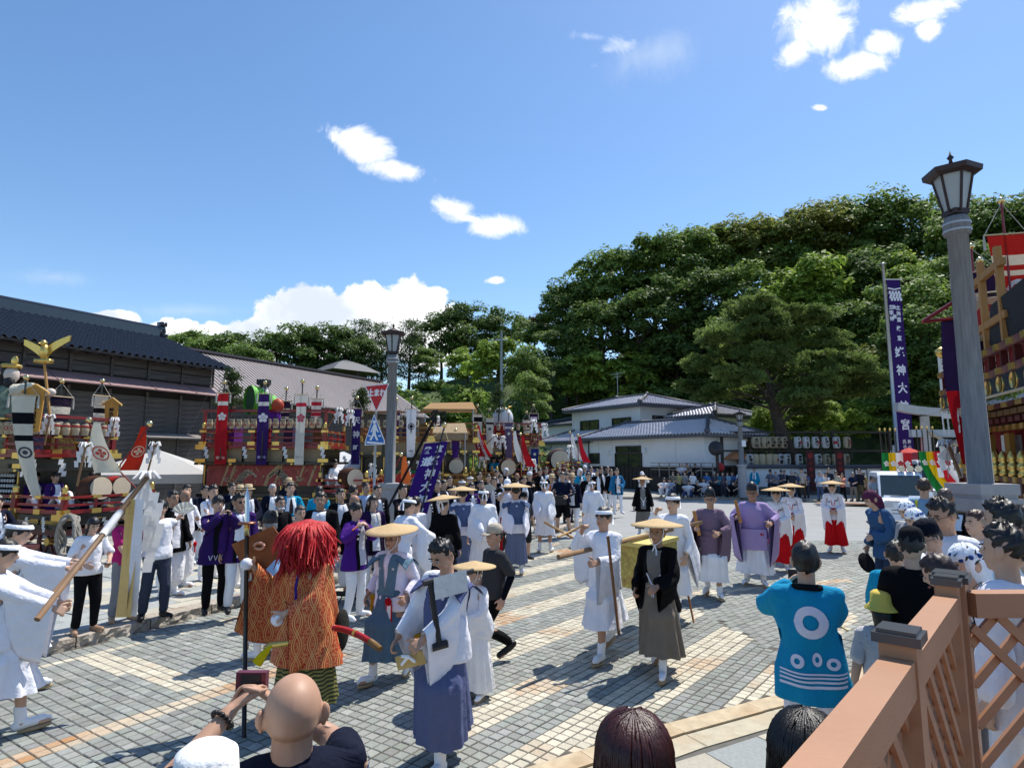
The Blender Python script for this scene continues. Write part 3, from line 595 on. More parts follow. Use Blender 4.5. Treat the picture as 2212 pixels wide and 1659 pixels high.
 MR=mat('brown_ribbed_metal',(.27,.23,.225),rough=.45,var=.08,nscale=1,spec=.5);quad(dk,[A,B,C_,D_],.08);quad(dk,[q(t1+.4,8.6,5.3),q(t0-.3,8.6,5.3),D_,C_],.08);rf2=dk.build('roof',MR,root2)
 rb=MB();sl_=(D_-A);ln=np.linalg.norm(sl_);su=sl_/ln;nn=np.cross(e,su)
 for s in np.arange(0,t1-t0+.6,.24):rb.box(A+e*(s+.03)+sl_/2+nn*.012,(.06,ln,.045),ax=[e,su,nn])
 o_=rb.build('rib_field',MR,rf2);o_['kind']='stuff'
 rg=MB();rg.box(q((t0+t1)/2,4.2,8.1),(t1-t0+.7,.5,.12),ax=[e,bk,up]);rg.build('ridge',mat('ridge_cap',(.10,.085,.09),rough=.5),rf2)
warehouse()
WHITE=mat('white_render',(.74,.76,.78),rough=.85,var=.035,nscale=1.5,dirt=.12,dirtcol=(.55,.55,.52))
GT=mat('glint_pale_pantile',(.56,.53,.57),rough=.33,spec=.6,var=.15,nscale=3);GR=mat('grey_ridge',(.085,.09,.11),rough=.5,var=.2)  # tile base colour raised to pinkish white to stand in for sun glint
DKW=mat('dark_timber',(.035,.028,.024),rough=.7,var=.3,stretch=(1,1,.2))
def window(parent,o,ex,w,h,nx=2,nz=1,out=None,name='window'):
 """framed window lying on a wall at the centre o"""
 up=np.array([0,0,1.0]);out=np.cross(ex,up)if out is None else out;fr=MB()
 for sx in(-1,1):fr.box(o+ex*sx*w/2+out*.03,(.09,.1,h+.09),ax=[ex,out,up])
 for sz in(-1,1):fr.box(o+up*sz*h/2+out*.028,(w-.09,.1,.09),ax=[ex,out,up])
 for i in range(1,nx):fr.box(o+ex*(i/nx-.5)*w+out*.02,(.05,.07,h-.09),ax=[ex,out,up])
 for i in range(1,nz):fr.box(o+up*(i/nz-.5)*h+out*.018,(w-.09,.06,.035),ax=[ex,out,up])
 f=fr.build(name,DKW,parent)
 for i in range(nx):
  mb=MB();mb.box(o+ex*((i+.5)/nx-.5)*w+out*(.004+.006*(i%2)),(w/nx-.04,.008,h-.06),ax=[ex,out,up]);mb.build('pane',GLASS,f)
 return f
def hip(parent,q,s0,s1,b0,b1,z,rise,ov=.6,gab=.45,tw=.30,tl=.34,nf=0,vis=('front','right')):
 s0,s1,b0,b1=s0-ov,s1+ov,b0-ov,b1+ov;m=(b0+b1)/2;g=(b1-b0)/2*gab*2*.9
 A,B,C_,D_=q(s0,b0,z),q(s1,b0,z),q(s1,b1,z),q(s0,b1,z);r0,r1=q(s0+g,m,z+rise),q(s1-g,m,z+rise);dn=np.array([0,0,.07])
 dk=MB();dk.add(np.array([A,B,C_,D_,r0,r1])-dn,[(0,1,5,4),(1,2,5),(2,3,4,5),(3,0,4)][::1]);
 for p0,p1 in((A,B),(B,C_),(C_,D_),(D_,A)):dk.add([p0-dn,p1-dn,p1-dn*3.4,p0-dn*3.4],[(0,3,2,1)])
 dk.add(np.array([A,B,C_,D_])-dn*3.4,[(0,3,2,1)]);rf=dk.build('roof',GR,parent)
 if 'front' in vis:roof_plane(rf,B,A,r0,r1,tw,tl,GT,nf)
 if 'right' in vis:roof_plane(rf,A,D_,r0,r0,tw,tl,GT,0)
 rg=MB()
 for p0,p1 in((A,r0),(D_,r0),(r0,r1),(B,r1),(C_,r1)):rg.tube([p0+[0,0,.06],p1+[0,0,.10]],.12,8)
 for p in(A,r0,r1):rg.sphere(p+[0,0,.12],.2,8,6)
 rg.build('ridge',GR,rf,True);return rf
def house():
 c0=np.array([12.45,39.0,0]);a=np.array([-.524,.852,0]);b=np.array([.852,.524,0]);up=np.array([0,0,1.0]);q=lambda t,s,z:a*t+b*s+up*z
 root=empty('white_house',c0,0,'white two-storey house with tiled hip roofs coloured pale as sun glint','house')
 def block(t0,t1,s0,s1,z0,z1,m=WHITE,name='wall'):
  mb=MB();mb.box(q((t0+t1)/2,(s0+s1)/2,(z0+z1)/2),(t1-t0,s1-s0,z1-z0),ax=[a,b,up]);return mb.build(name,m,root)
 block(-.0,11.7,0,.9,1.76,3.9);block(2.6,11.7,.9,4.6,1.7,3.88,WHITE);block(.1,11.7,.06,4.6,0,1.76,DKW,'timber_base');block(11.7,19.5,.6,7,.3,3.8);block(9,18,3,9.5,3.7,6.65);block(4.2,9.2,6,11.5,3.7,5.6);block(18,25,4,10,1,5.7)
 block(-.04,4.4,-.12,3.2,1.80,3.88,WHITE,'white_panel')
 for i,t in enumerate(np.arange(.3,11.6,.42)):
  mb=MB();mb.box(q(t,.01,.86),(.36,.06,1.68),ax=[a,b,up]);mb.build('board',DKW,root)
 f=-b
 window(root,q(7.2,-.02,3.02),a,2.6,.42,2,1,f);window(root,q(7.2,-.02,2.2),a,2.8,1.0,2,3,f,'lattice_window');window(root,q(11.1,-.02,2.35),a,1.1,.75,1,2,f)
 window(root,q(11.2,2.98,5.15),a,2.2,1.05,2,1,f);window(root,q(15.4,2.98,5.15),a,2.5,1.05,2,1,f);window(root,q(21,3.98,4.2),a,3,.9,2,1,f)
 window(root,q(8.98,5.0,5.25),b,1.3,1.1,1,1,-a)
 for t,z in((5.4,2.9),(9.3,2.75)):
  mb=MB();mb.box(q(t,-.1,z),(.22,.2,.28),ax=[a,b,up]);mb.build('vent_cover',WHITE,root)
 for t in(2.4,4.4,6.0,9.0,10.6):
  mb=MB();mb.box(q(t,-.008 if t>4.3 else-.126,2.83),(.02,.02,2.0),ax=[a,b,up]);mb.build('wall_seam',mat('seam_grey',(.5,.52,.54),rough=.9),root)
 hip(root,q,-.1,11.6,0,4.6,3.98,1.12,.75,nf=300);hip(root,q,11.9,19.5,.6,7,3.85,1.2,.6,vis=('front',));hip(root,q,9,18,3,9.5,6.75,1.05,.65);hip(root,q,4.2,9.0,6,11.5,5.7,.9,.5);hip(root,q,18.5,25,4,10,5.75,.7,.5,vis=())
 # porch under the right end of the roof

 for s in(2.6,4.5):
  mb=MB();mb.box(q(.05,s,1.95),(.16,.16,3.9),ax=[a,b,up]);mb.build('porch_post',wood('#6d5a48'),root)
 pr=MB();pr.box(q(1.3,2.8,3.84),(2.6,3.7,.08),ax=[a,b,up]);pr.build('porch_ceiling',wood('#8a7258'),root)
 rl=MB()
 for z in(1.62,1.86,2.06):rl.box(q(1.3,-.9,z),(5.4,.04,.05),ax=[a,b,up])
 for t in np.arange(-1.3,4.1,.9):rl.box(q(t,-.9,1.55),(.06,.06,1.05),ax=[a,b,up])
 rl.build('terrace_rail',mat('rail_grey',(.25,.23,.21),rough=.7),root);block(-1.4,4.0,-.95,-.05,0,1.12,DKW,'terrace')
 an=MB();an.tube([q(15,6,8),q(15,6,10.2)],.03,6)
 for z,w in((10.1,1.5),(9.8,1.1)):an.box(q(15,6,z),(w,.03,.03),ax=[a,b,up])
 for k in(-.6,-.3,0,.3,.6):an.box(q(15+k,6,10.1),(.02,.5,.02),ax=[a,b,up])
 an.build('antenna',STEEL,root)
 dp=MB();dp.tube([q(11.75,-.1,3.8),q(11.75,-.1,1.0)],.05,8);dp.build('downpipe',DKW,root)
house()
# --- shrine boundary wall with two rows of paper lanterns above

def wall_right():
 x0,x1,Y=14.3,23.3,38.0
 root=empty('boundary_wall',(x0,Y,0),0,'low white wall on a dark stone base under the paper lanterns','wall')
 mb=MB();mb.box(((x1-x0)/2,.15,1.16),(x1-x0,.28,1.12));mb.build('render',WHITE,root)
 sb={}
 for r_ in range(2):
  for i in range(9):
   mb=MB();w=(x1-x0)/9;mb.box((w*(i+.5),.1+rng.uniform(-.02,.02),.13+r_*.3),(w-.03,.42,.28));mb.build('stone',mat('dark_base_stone',(.10,.105,.11),rough=.9,var=.35,nscale=4,bump=.6),root)
 cp=MB();cp.box(((x1-x0)/2,.15,1.76),(x1-x0+.1,.5,.07));cp.tube([(0,.15,1.86),(x1-x0,.15,1.86)],.12,8)
 cpo=cp.build('coping',GR,root)
 pi=empty('gate_pillar',(23.9,37.6,0),0,'white stone gate pillar at the right end of the lantern wall','pillar')
 mb=MB();mb.box((0,0,1.1),(.8,.8,2.2));mb.box((0,0,2.3),(1.15,1.15,.22));mb.build('shaft',WHITE,pi);mb=MB();mb.box((0,0,2.62),(.5,.5,.42));mb.box((0,0,3.0),(.32,.32,.34));mb.build('finial',WHITE,pi)
 fr=empty('lantern_rack',(13.6,39.2,0),0,'dark timber rack of posts and rails carrying two rows of lanterns','rack')
 m=MB()
 for x in(0,3.6,7.2,10.9):mb=MB();mb.box((x,0,2.1),(.16,.16,4.2));mb.build('post',DKW,fr)
 for z in(4.05,2.85,1.85):mb=MB();mb.box((5.45,0,z),(10.9,.1,.12));mb.build('rail',DKW,fr)
 LN={'cream':mat('lantern_paper_cream',(.62,.52,.36),rough=.7,var=.06,trans=.3),'white':mat('lantern_paper_white',(.74,.74,.74),rough=.7,var=.04,trans=.3)}
 def lantern_mesh(mt):
  mb=MB();pr=[(.12,-.37),(.2,-.33)]+[(.235+.006*(-1)**i-.03*abs(i-8)/8,-.3+.6*i/16)for i in range(17)]+[(.2,.33),(.12,.37)];mb.lathe(pr,16,m=0);mb.lathe([(.13,.36),(.13,.42)],12,m=1);mb.lathe([(.13,-.42),(.13,-.36)],12,m=1);mb.tube([(0,0,.4),(0,0,.6)],.012,5,1);return mb.mesh('lantern',[mt,BLACK],True)
 LMs={k:lantern_mesh(v)for k,v in LN.items()}
 INK=mat('ink',(.015,.013,.013),rough=.8);RED=mat('red_ink',(.42,.03,.03),rough=.7)
 def hang(cx,row,i,n,txt,kind,crest):
  Y_=39.0;p=P(1478+cx*.2399,796+(660 if row==0 else 808)*.2399,Y_);p[2]=3.38 if row==0 else 2.28
  rt=empty('paper_lantern',p,0,'%s paper lantern%s, %s from left in the %s row above the wall'%(kind,' lettered '+txt if txt else '',ORD[i],'upper' if row==0 else 'lower'),'lantern','paper lanterns above the white wall')
  inst('lantern_body',LMs[kind],(0,0,0),(0,0,rng.uniform(0,6)),1,rt)
  if txt:
   h=.60/len(txt);mb=MB()
   for k_,ch in enumerate(txt):
    v,f=text_poly(ch,.045)
    if not len(v):continue
    x=v[:,0]*min(.26,h*1.15);z=(len(txt)/2-k_-.5)*h+v[:,1]*h;mb.add(np.column_stack([x,-np.sqrt(np.maximum(.248**2-x*x,.01))-.004,z]),[q[::1]for q in f])
   mb.build('lettering',INK,rt)
  if crest:
   mb=MB();
   for(dx,dz)in((0,0),(.05,.05),(-.05,.05),(.05,-.05),(-.05,-.05)):a=np.arange(8)*.785;x=(.15 if crest>0 else-.15)+dx+.05*np.cos(a);mb.add(np.column_stack([x,-np.sqrt(np.maximum(.252**2-x*x,.003))-.003,dz+.05*np.sin(a)]),[tuple(range(8))])
   mb.build('crest',RED if abs(crest)==1 else INK,rt)
 r1=[(640,'大山','cream',0),(680,'寺山大明神','cream',0),(730,'琴平大権現','cream',2),(785,'天満宮','cream',2),(840,'天満宮','cream',2),(895,'天満宮','cream',2),(1020,'正一位稲荷','white',1),(1096,'正一位稲荷','white',0),(1180,'折居社','white',1),(1270,'折居社','white',0),(1370,'姥神大神宮','white',-1),(1463,'姥神大神宮','cream',1)]
 r2=[(588,'新栄山','white',0),(640,'','cream',0),(700,'','cream',0),(760,'','cream',0),(815,'','cream',1),(868,'中町','white',0),(925,'松宝丸','white',0),(1032,'萬歳山','white',0),(1128,'聖','white',0),(1205,'聖武山','white',0),(1280,'国武山','cream',0),(1362,'政光山','cream',0),(1455,'清正山','cream',0)]
 for i,(cx,t,k,cr)in enumerate(r1):hang(cx,0,i,12,t,k,cr)
 for i,(cx,t,k,cr)in enumerate(r2):hang(cx,1,i,13,t,k,cr)
 for i,cx in enumerate((1140,1405)):
  p=P(1478+cx*.2399,1010,37.2);rt=empty('banner_board',(p[0],37.2,.12),0,'tall dark red banner board by the white wall, %s of two'%('left' if i==0 else 'right'),'banner','dark red banner boards');mb=MB();mb.box((0,0,1.5),(.5,.04,2.5));mb.build('board',mat('dark_red_cloth',(.05,.012,.014),rough=.8),rt)
  mb=MB();
  for z,r_ in((2.4,.17),(1.95,.09),(1.6,.13),(1.2,.08)):a=np.arange(10)*.628;mb.add(np.column_stack([r_*np.cos(a),np.full(10,-.026),z+r_*np.sin(a)]),[tuple(range(10))])
  mb.build('print',mat('dull_red_print',(.22,.02,.02),rough=.8),rt)
 nb=empty('notice_board',(21.5,37.5,.12),0,'small notice board with white paper on the white wall','notice board');mb=MB();mb.box((0,0,1.25),(.8,.06,.75));mb.build('frame',DKW,nb);mb=MB();mb.box((0,-.035,1.25),(.66,.012,.6));mb.build('paper',PAPER,nb)
 for p,c,l in(((14.9,42.5,0),(.75,.75,.74),'white pavilion tent behind the grey lamp post'),((-11.8,20.2,.13),(.62,.60,.56),'cream pavilion tent in front of the timber warehouse'),((-6.7,24.0,.13),(.74,.75,.78),'white pavilion tent behind the tiger panel float')):
  s_=1.75 if p[1]<22 else 1.45;rt=empty('pavilion_tent',p,.35,l,'tent','pavilion tents');h=1.75 if p[1]<40 else 2.1;ap=h+.75
  mb=MB();g=[];
  for k_,f_ in((0,1.0),(.5,.5),(1,.03)):g.append([(sx*s_*f_,sy*s_*f_,h+(ap-h)*(k_**.85))for sx,sy in((-1,-1),(0,-1),(1,-1),(1,0),(1,1),(0,1),(-1,1),(-1,0))])
  mb.grid(g,closed=True);mb.grid([[(x,y,z-(.28 if j else 0))for x,y,z in g[0]]for j in(1,0)],closed=True);mb.build('canopy',mat('canopy_%s'%str(c),c,rough=.8,trans=.25,var=.04,bump=.3,bscale=2),rt)
  for sx in(-1,1):
   for sy in(-1,1):mb=MB();mb.tube([(sx*s_*.97,sy*s_*.97,0),(sx*s_*.97,sy*s_*.97,h)],.03,6);mb.build('leg',STEEL,rt)
 for p,c,l in(((15.0,40.4,0),'#e8a878','pale orange parasol under the paper lanterns'),((21.9,33.4,0),'#d8504a','red festival parasol by the gate pillar')):
  rt=empty('parasol',p,0,l,'parasol');mb=MB();mb.lathe([(.02,2.95),(.5,2.75),(1.0,2.5),(1.25,2.32),(1.24,2.31),(.5,2.7)],14);mb.build('canopy',mat('parasol_'+c,c,rough=.8,trans=.3),rt);mb=MB();mb.tube([(0,0,.1),(0,0,2.95)],.025,6);mb.build('pole',DKW,rt)
wall_right()
# --- stone torii with rope

def torii():
 Y=33.0;xl,xr=P(1997,900,Y)[0],P(1997,900,Y)[0]+4.6;c=(xl+xr)/2;k=Y/FPX;ST=mat('pale_granite',(.46,.47,.48),rough=.85,var=.12,nscale=6,bump=.3)
 root=empty('torii_gate',(c,Y,.1),0,'pale grey stone torii gate behind the white truck','gate');hw=(xr-xl)/2
 for s in(-1,1):mb=MB();mb.tube([(s*hw*1.05,0,0),(s*hw,0,4.55)],[.27,.22],14);mb.build('pillar',ST,root,True)
 mb=MB();xs_=np.linspace(-hw-1.55,hw+1.55,15);up_=.32*(np.abs(xs_)/(hw+1.55))**3
 mb.grid([[(x,y,4.55+u+z)for x,u in zip(xs_,up_)]for y,z in((-.22,0),(-.28,.42),(.28,.42),(.22,0),(-.22,0))]);mb.add([(xs_[0],y,4.55+up_[0]+z)for y,z in((-.22,0),(-.28,.42),(.28,.42),(.22,0))],[(3,2,1,0)]);mb.build('lintel',ST,root)
 mb=MB();mb.box((0,0,3.62),(2*hw+1.7,.26,.40));mb.build('tie_beam',ST,root);mb=MB();mb.box((0,-.02,4.18),(.5,.2,.7));mb.build('plaque',ST,root)
 rope=MB();xs_=np.linspace(-hw,hw,17);rope.tube([(x,-.28,2.9+.75*(x/hw)**2)for x in xs_],[.07+.03*(1-abs(x)/hw)for x in xs_],8);rp=rope.build('straw_rope',mat('straw_rope',(.50,.42,.28),rough=.9,var=.25,nscale=30,bump=.8),root,True)
 for x in(-1.2,0,1.2):mb=MB();mb.lathe([(.03,0),(.09,-.1),(.14,-.38),(.11,-.42)],8,(x,-.28,2.85+.75*(x/hw)**2));mb.build('tassel',mat('straw_rope',(.5,.42,.28)),rp)
 sr=empty('shrine_hall',(33.0,46,1.0),0,'shrine hall with dark eaves and pale glinting tiled roof behind the torii','shrine');mb=MB();mb.box((2.0,3,2.3),(9,5,5.0));mb.build('wall',DKW,sr)
 hip(sr,lambda t,s,z:np.array([-t+7.0,s,z]),0,10,0,7,5.2,3.4,.9,nf=0);
 fn=empty('stone_fence',(24.9,38.4,0),0,'grey stone picket fence behind the gate pillar','fence')
 for i in range(22):mb=MB();mb.box((i*.42,0,1.75),(.2,.16,1.3));mb.build('picket',ST,fn)
 for z in(2.25,1.0):mb=MB();mb.box((4.5,.0,z),(9.4,.1,.16));mb.build('rail',ST,fn)
 mb=MB();mb.box((4.5,.1,.5),(9.6,.5,1.0));mb.build('base',mat('dark_base_stone',(.10,.105,.11)),fn)
torii()
# --- small pavilion on the left height, far lamps, pole

pv=empty('park_pavilion',(*P(745,775,74)[:2],7.5),0,'small open park pavilion with grey roof among the trees above the sheds','pavilion');z0=7.5
mb=MB();mb.lathe([(4.6,5.3),(2.5,6.3),(.2,7.0)],4,(0,0,0));mb.build('roof',mat('grey_slate',(.14,.14,.15),rough=.7),pv)
for sx in(-2.2,2.2):mb=MB();mb.box((sx,-2,2.6),(.3,.3,5.4));mb.build('post',DKW,pv)
pb=P(1083,880,45)
up_=empty('utility_pole',(pb[0],45,0),0,'slim blue-grey steel pole in front of the wooded hill','pole');mb=MB();mb.tube([(0,0,0),(0,0,12.0)],[.16,.09],10);mb.build('shaft',mat('blue_grey_pole',(.22,.30,.36),rough=.5),up_,True)
mb=MB();mb.box((0,0,11.3),(.9,.08,.08));mb.build('crossarm',STEEL,up_)
# ================================================================= festival floats, banners, lanterns

def zig(mb,o,ex,w=.09,h=.30,n=4,m=0):
 """folded paper streamer hanging from o"""
 ex=np.asarray(ex,float);nrm=np.cross(ex,[0,0,1.0]);s=h/n
 for i in range(n):
  a=np.asarray(o,float)+ex*((i%2)*w*.32+i*.012)-np.array([0,0,s*i*.86])+nrm*.012*(i%2)
  mb.add([a,a+ex*w*.75,a+ex*w*.62-[0,0,s*1.15],a-ex*w*.14-[0,0,s*1.15]],[(0,1,2,3)],m)
SH=[0]
def shide(o,ex,h,where):
 mb=MB();zig(mb,(0,0,0),ex,h*.32,h);ob=mb.build('paper_streamer',PAPER);ob.location=[float(q)for q in o];SH[0]+=1
 return tagp(ob,where,'streamer','folded paper streamers on the floats')
def strip_cloth(mb,top,ex,h,w0,w1,bands,m0=0,sway=.06,ny=18,curl=0.3,seed=0,swx=0.0):
 """hanging banner cloth; bands = [(t0, t1, material index)]"""
 r=np.random.default_rng(seed);ph=r.uniform(0,6);ex=np.asarray(ex,float);nrm=np.cross(ex,[0,0,1.0]);g=[]
 for j in range(ny+1):
  t=j/ny;w=w0+(w1-w0)*t;row=[]
  for i in range(7):
   u=i/6-.5;row.append(np.asarray(top,float)+ex*(u*w+swx*t*t)-np.array([0,0,h*t])+nrm*(sway*math.sin(t*4+ph+u*2)*t+curl*w*.25*math.cos(u*5+ph)*t))
  g.append(row)
 g=np.array(g);V=g.reshape(-1,3);F,M=[],[]
 for j in range(ny):
  t=(j+.5)/ny;m=m0
  for a,b,k in bands:
   if a<=t<b:m=k
  for i in range(6):F.append((j*7+i,j*7+i+1,(j+1)*7+i+1,(j+1)*7+i));M.append(m)
 o=mb.n;mb.add(V,F);mb.M[-len(M):]=M;return g
def on_cloth(g,u,t,off):
 ny=len(g)-1;y=min(max(t,0),.999)*ny;j=int(y);f=y-j;x=min(max(u,0),.999)*6;i=int(x);q=x-i
 p=(g[j,i]*(1-q)+g[j,i+1]*q)*(1-f)+(g[j+1,i]*(1-q)+g[j+1,i+1]*q)*f
 n=np.cross(g[j,6]-g[j,0],g[j+1,3]-g[j,3]);n/=np.linalg.norm(n)+1e-9
 return p,n*off
def print_on(g,shapes,parent,name,m,w,h,off=.008):
 """flat prints (lists of (x, z) in metres from the cloth's top centre) laid on the cloth, both faces"""
 mb=MB()
 for V2,F in shapes:
  for sgn in(1,-1):
   V=[]
   for x,z in V2:
    wl=np.linalg.norm(g[min(int(max(-z,0)/h*(len(g)-1)),len(g)-1),6]-g[min(int(max(-z,0)/h*(len(g)-1)),len(g)-1),0]);p,n=on_cloth(g,.5+x/max(wl,.02),-z/h,off*sgn);V.append(p+n)
   mb.add(V,F)
 return mb.build(name,m,parent)
def disc2(c,r0,r1=0,n=20,sx=1):
 a=np.arange(n)*2*math.pi/n
 if r1:
  V=[(c[0]+r*sx*math.cos(q),c[1]+r*math.sin(q))for r in(r0,r1)for q in a];return V,[(i,(i+1)%n,n+(i+1)%n,n+i)for i in range(n)]
 return[(c[0]+r0*sx*math.cos(q),c[1]+r0*math.sin(q))for q in a],[tuple(range(n))]
def flower2(c,r,n=5):
 out=[disc2(c,r*.22)]
 for k in range(n):a=math.pi/2+k*2*math.pi/n;out.append(disc2((c[0]+r*.6*math.cos(a),c[1]+r*.6*math.sin(a)),r*.36,0,12));
 return out
def txt2(s,c,h,w=None,bold=.03):
 v,f=text_poly(s,bold);k=h if w is None else w;return[(c[0]+p[0]*k,c[1]+p[1]*h)for p in v],f
def vert_text(s,c,h,step=None,bold=.03):
 step=step or h*1.1;return[txt2(ch,(c[0],c[1]-i*step),h,None,bold)for i,ch in enumerate(s)if ch!=' ']
CM=lambda c:cloth(c,.2)
def banner(top,ex,h,w,cols,bands,label,prints=(),pole=None,taper=.85,ball=True,group='tall cloth banners on the floats',name='banner',polec=None,cords=True,swx=0.0,sway=.05,seed=1):
 """banner hung from a cross bar on a pole; top = middle of the cross bar (world)"""
 top=np.asarray(top,float);root=empty(name,top,0,label,'banner',group);ex=np.asarray(ex,float)
 mb=MB();g=strip_cloth(mb,(0,0,-.02),ex,h,w,w*taper,bands,0,sway,seed=seed,swx=swx);mb.build('cloth',[CM(c)for c in cols],root,True)
 for shp,col in prints:print_on(g,shp,root,'print',cloth(col),w,h)
 mb=MB();mb.tube([-ex*(w/2+.05),ex*(w/2+.05)],.014,6);mb.build('cross_bar',wood('#c9b08a'),root)
 nrm=np.cross(ex,[0,0,1.0]);up,dn=pole or(.35,h*.5);mb=MB();mb.tube([-nrm*.03*1+[0,0,up],-nrm*.03-[0,0,dn]],.02,8);mb.build('pole',polec or LACQUER,root)
 if ball:
  mb=MB();mb.sphere(-nrm*.03+[0,0,up+.05],.065,14,10);mb.build('pole_ball',BRASS,root,True)
 if cords:
  mb=MB()
  for s in(1,-1):mb.tube([-nrm*.03+[0,0,up],ex*s*(w/2+.04)],.007,5);mb.tube([ex*s*(w/2+.05),ex*s*(w/2+.05)-[0,0,.12],ex*s*(w/2+.05)-[0,0,.3]],[.01,.022,.026],6)
  mb.build('cord',cloth('#b9b4aa'),root)
 return root
def gohei(base,tip,label,size=1.0):
 """staff with white paper streamers tied at its tip"""
 base,tip=np.asarray(base,float),np.asarray(tip,float);root=empty('ritual_wand',base,0,label,'paper wand','staffs tied with white paper');d=tip-base
 mb=MB();mb.tube([(0,0,0),d],.02*size,7);mb.build('staff',wood('#8a6a4c'),root)
 mb=MB();r=np.random.default_rng(int(abs(base[0]*100))+3)
 for k in range(9):a=r.uniform(0,6.28);e=np.array([math.cos(a),math.sin(a),0]);mb.tube([d,d+e*.09*size+[0,0,.05*size],d+e*.12*size-[0,0,.03*size]],[.012*size,.02*size,.01*size],5)
 mb.build('paper_bow',PAPER,root,True)
 for k,e in enumerate(([1,0,0],[-.5,.86,0],[-.7,-.7,0])):
  mb=MB();zig(mb,d-np.array([0,0,.03])+np.array(e)*.04*size,e,.085*size,.42*size,4);mb.build('paper_streamer',PAPER,root)
 mb=MB();mb.add([d*.97,d*.97+np.array([-.16,0,-.14])*size,d*.97+np.array([-.02,.02,-.2])*size,d*.97+np.array([.14,.02,-.14])*size],[(0,1,2),(0,2,3)]);mb.build('paper_hood',PAPER,root)
 return root
def small_lantern(kind):
 mb=MB();pr=[(.06,-.15)]+[(.093+.004*(-1)**i-.02*abs(i-5)/5,-.13+.26*i/10)for i in range(11)]+[(.06,.15)];mb.lathe(pr,14,m=0);mb.lathe([(.062,.145),(.062,.18)],10,m=1);mb.lathe([(.062,-.18),(.062,-.145)],10,m=1);mb.tube([(0,0,.17),(0,0,.26)],.006,4,1)
 cr=lambda sh,k:[mb.add(np.column_stack([np.array(V)[:,0],-np.sqrt(np.maximum(.0985**2-np.array(V)[:,0]**2,.0004)),np.array(V)[:,1]]),F,k)for V,F in sh]
 if kind=='band':
  for z in(.085,.06):mb.lathe([(.0945,z),(.097,z+.004),(.097,z+.014),(.0945,z+.018)],14,m=2)
 elif kind=='flower':cr(flower2((0,-.03),.06,3),2);cr([txt2('姫子山',(0,.075),.042)],1)
 elif kind=='diamond':cr([disc2((0,0),.062,.05)],1);cr([([(0,.035),(-.035,0),(0,-.035),(.035,0)],[(0,1,2,3)])],1)
 elif kind=='wheel':cr([disc2((0,0),.05,.03)],2)
 return mb.mesh('lantern',[mat('lantern_paper_cream',(.62,.52,.36)),BLACK,mat('red_ink',(.42,.03,.03))],True)
SL={k:small_lantern(k)for k in('band','flower','diamond','wheel')}
def lantern_row(p0,p1,n,kind,desc,where,skip=()):
 for i in range(n):
  if i in skip:continue
  p=np.asarray(p0,float)+(np.asarray(p1,float)-p0)*(i/max(1,n-1));ob=inst('paper_lantern',SL[kind],p,(rng.normal(0,.03),rng.normal(0,.03),rng.uniform(-.25,.25)),1);tagp(ob,'%s, %s from left %s'%(desc,ORD[i],where),'lantern',desc+'s '+where)
def drum(c,ax,r,L_,label,body=None):
 root=empty('drum',c,0,label,'drum','drums on the float stages');ax=np.asarray(ax,float);ax=ax/np.linalg.norm(ax)
 mb=MB();mb.tube([ax*-L_/2,ax*-L_/4,ax*0,ax*L_/4,ax*L_/2],[r*.97,r*1.1,r*1.14,r*1.1,r*.97],20);mb.build('barrel',body or wood('#4a2a1a'),root,True)
 for s in(1,-1):mb=MB();mb.tube([ax*s*L_/2,ax*s*(L_/2+.012)],r*.95,20);mb.build('drumhead',mat('drum_skin',(.62,.52,.38),rough=.6,var=.06),root);mb=MB();a=np.arange(25)*2*math.pi/24;A=frame(ax,np.array([0,0,1.0]));mb.tube([ax*s*(L_/2-.01)+A[:,1]*r*math.cos(q)+A[:,2]*r*math.sin(q)for q in a],.014,6);mb.build('rim',LACQUER,root)
 return root
def frame(d,p):
 x=d/np.linalg.norm(d);y=p-x*(p@x)
 if np.linalg.norm(y)<1e-4:y=np.array([x[1],-x[2],x[0]]);y=y-x*(y@x)
 y=y/np.linalg.norm(y);return np.stack([x,y,np.cross(x,y)],1)
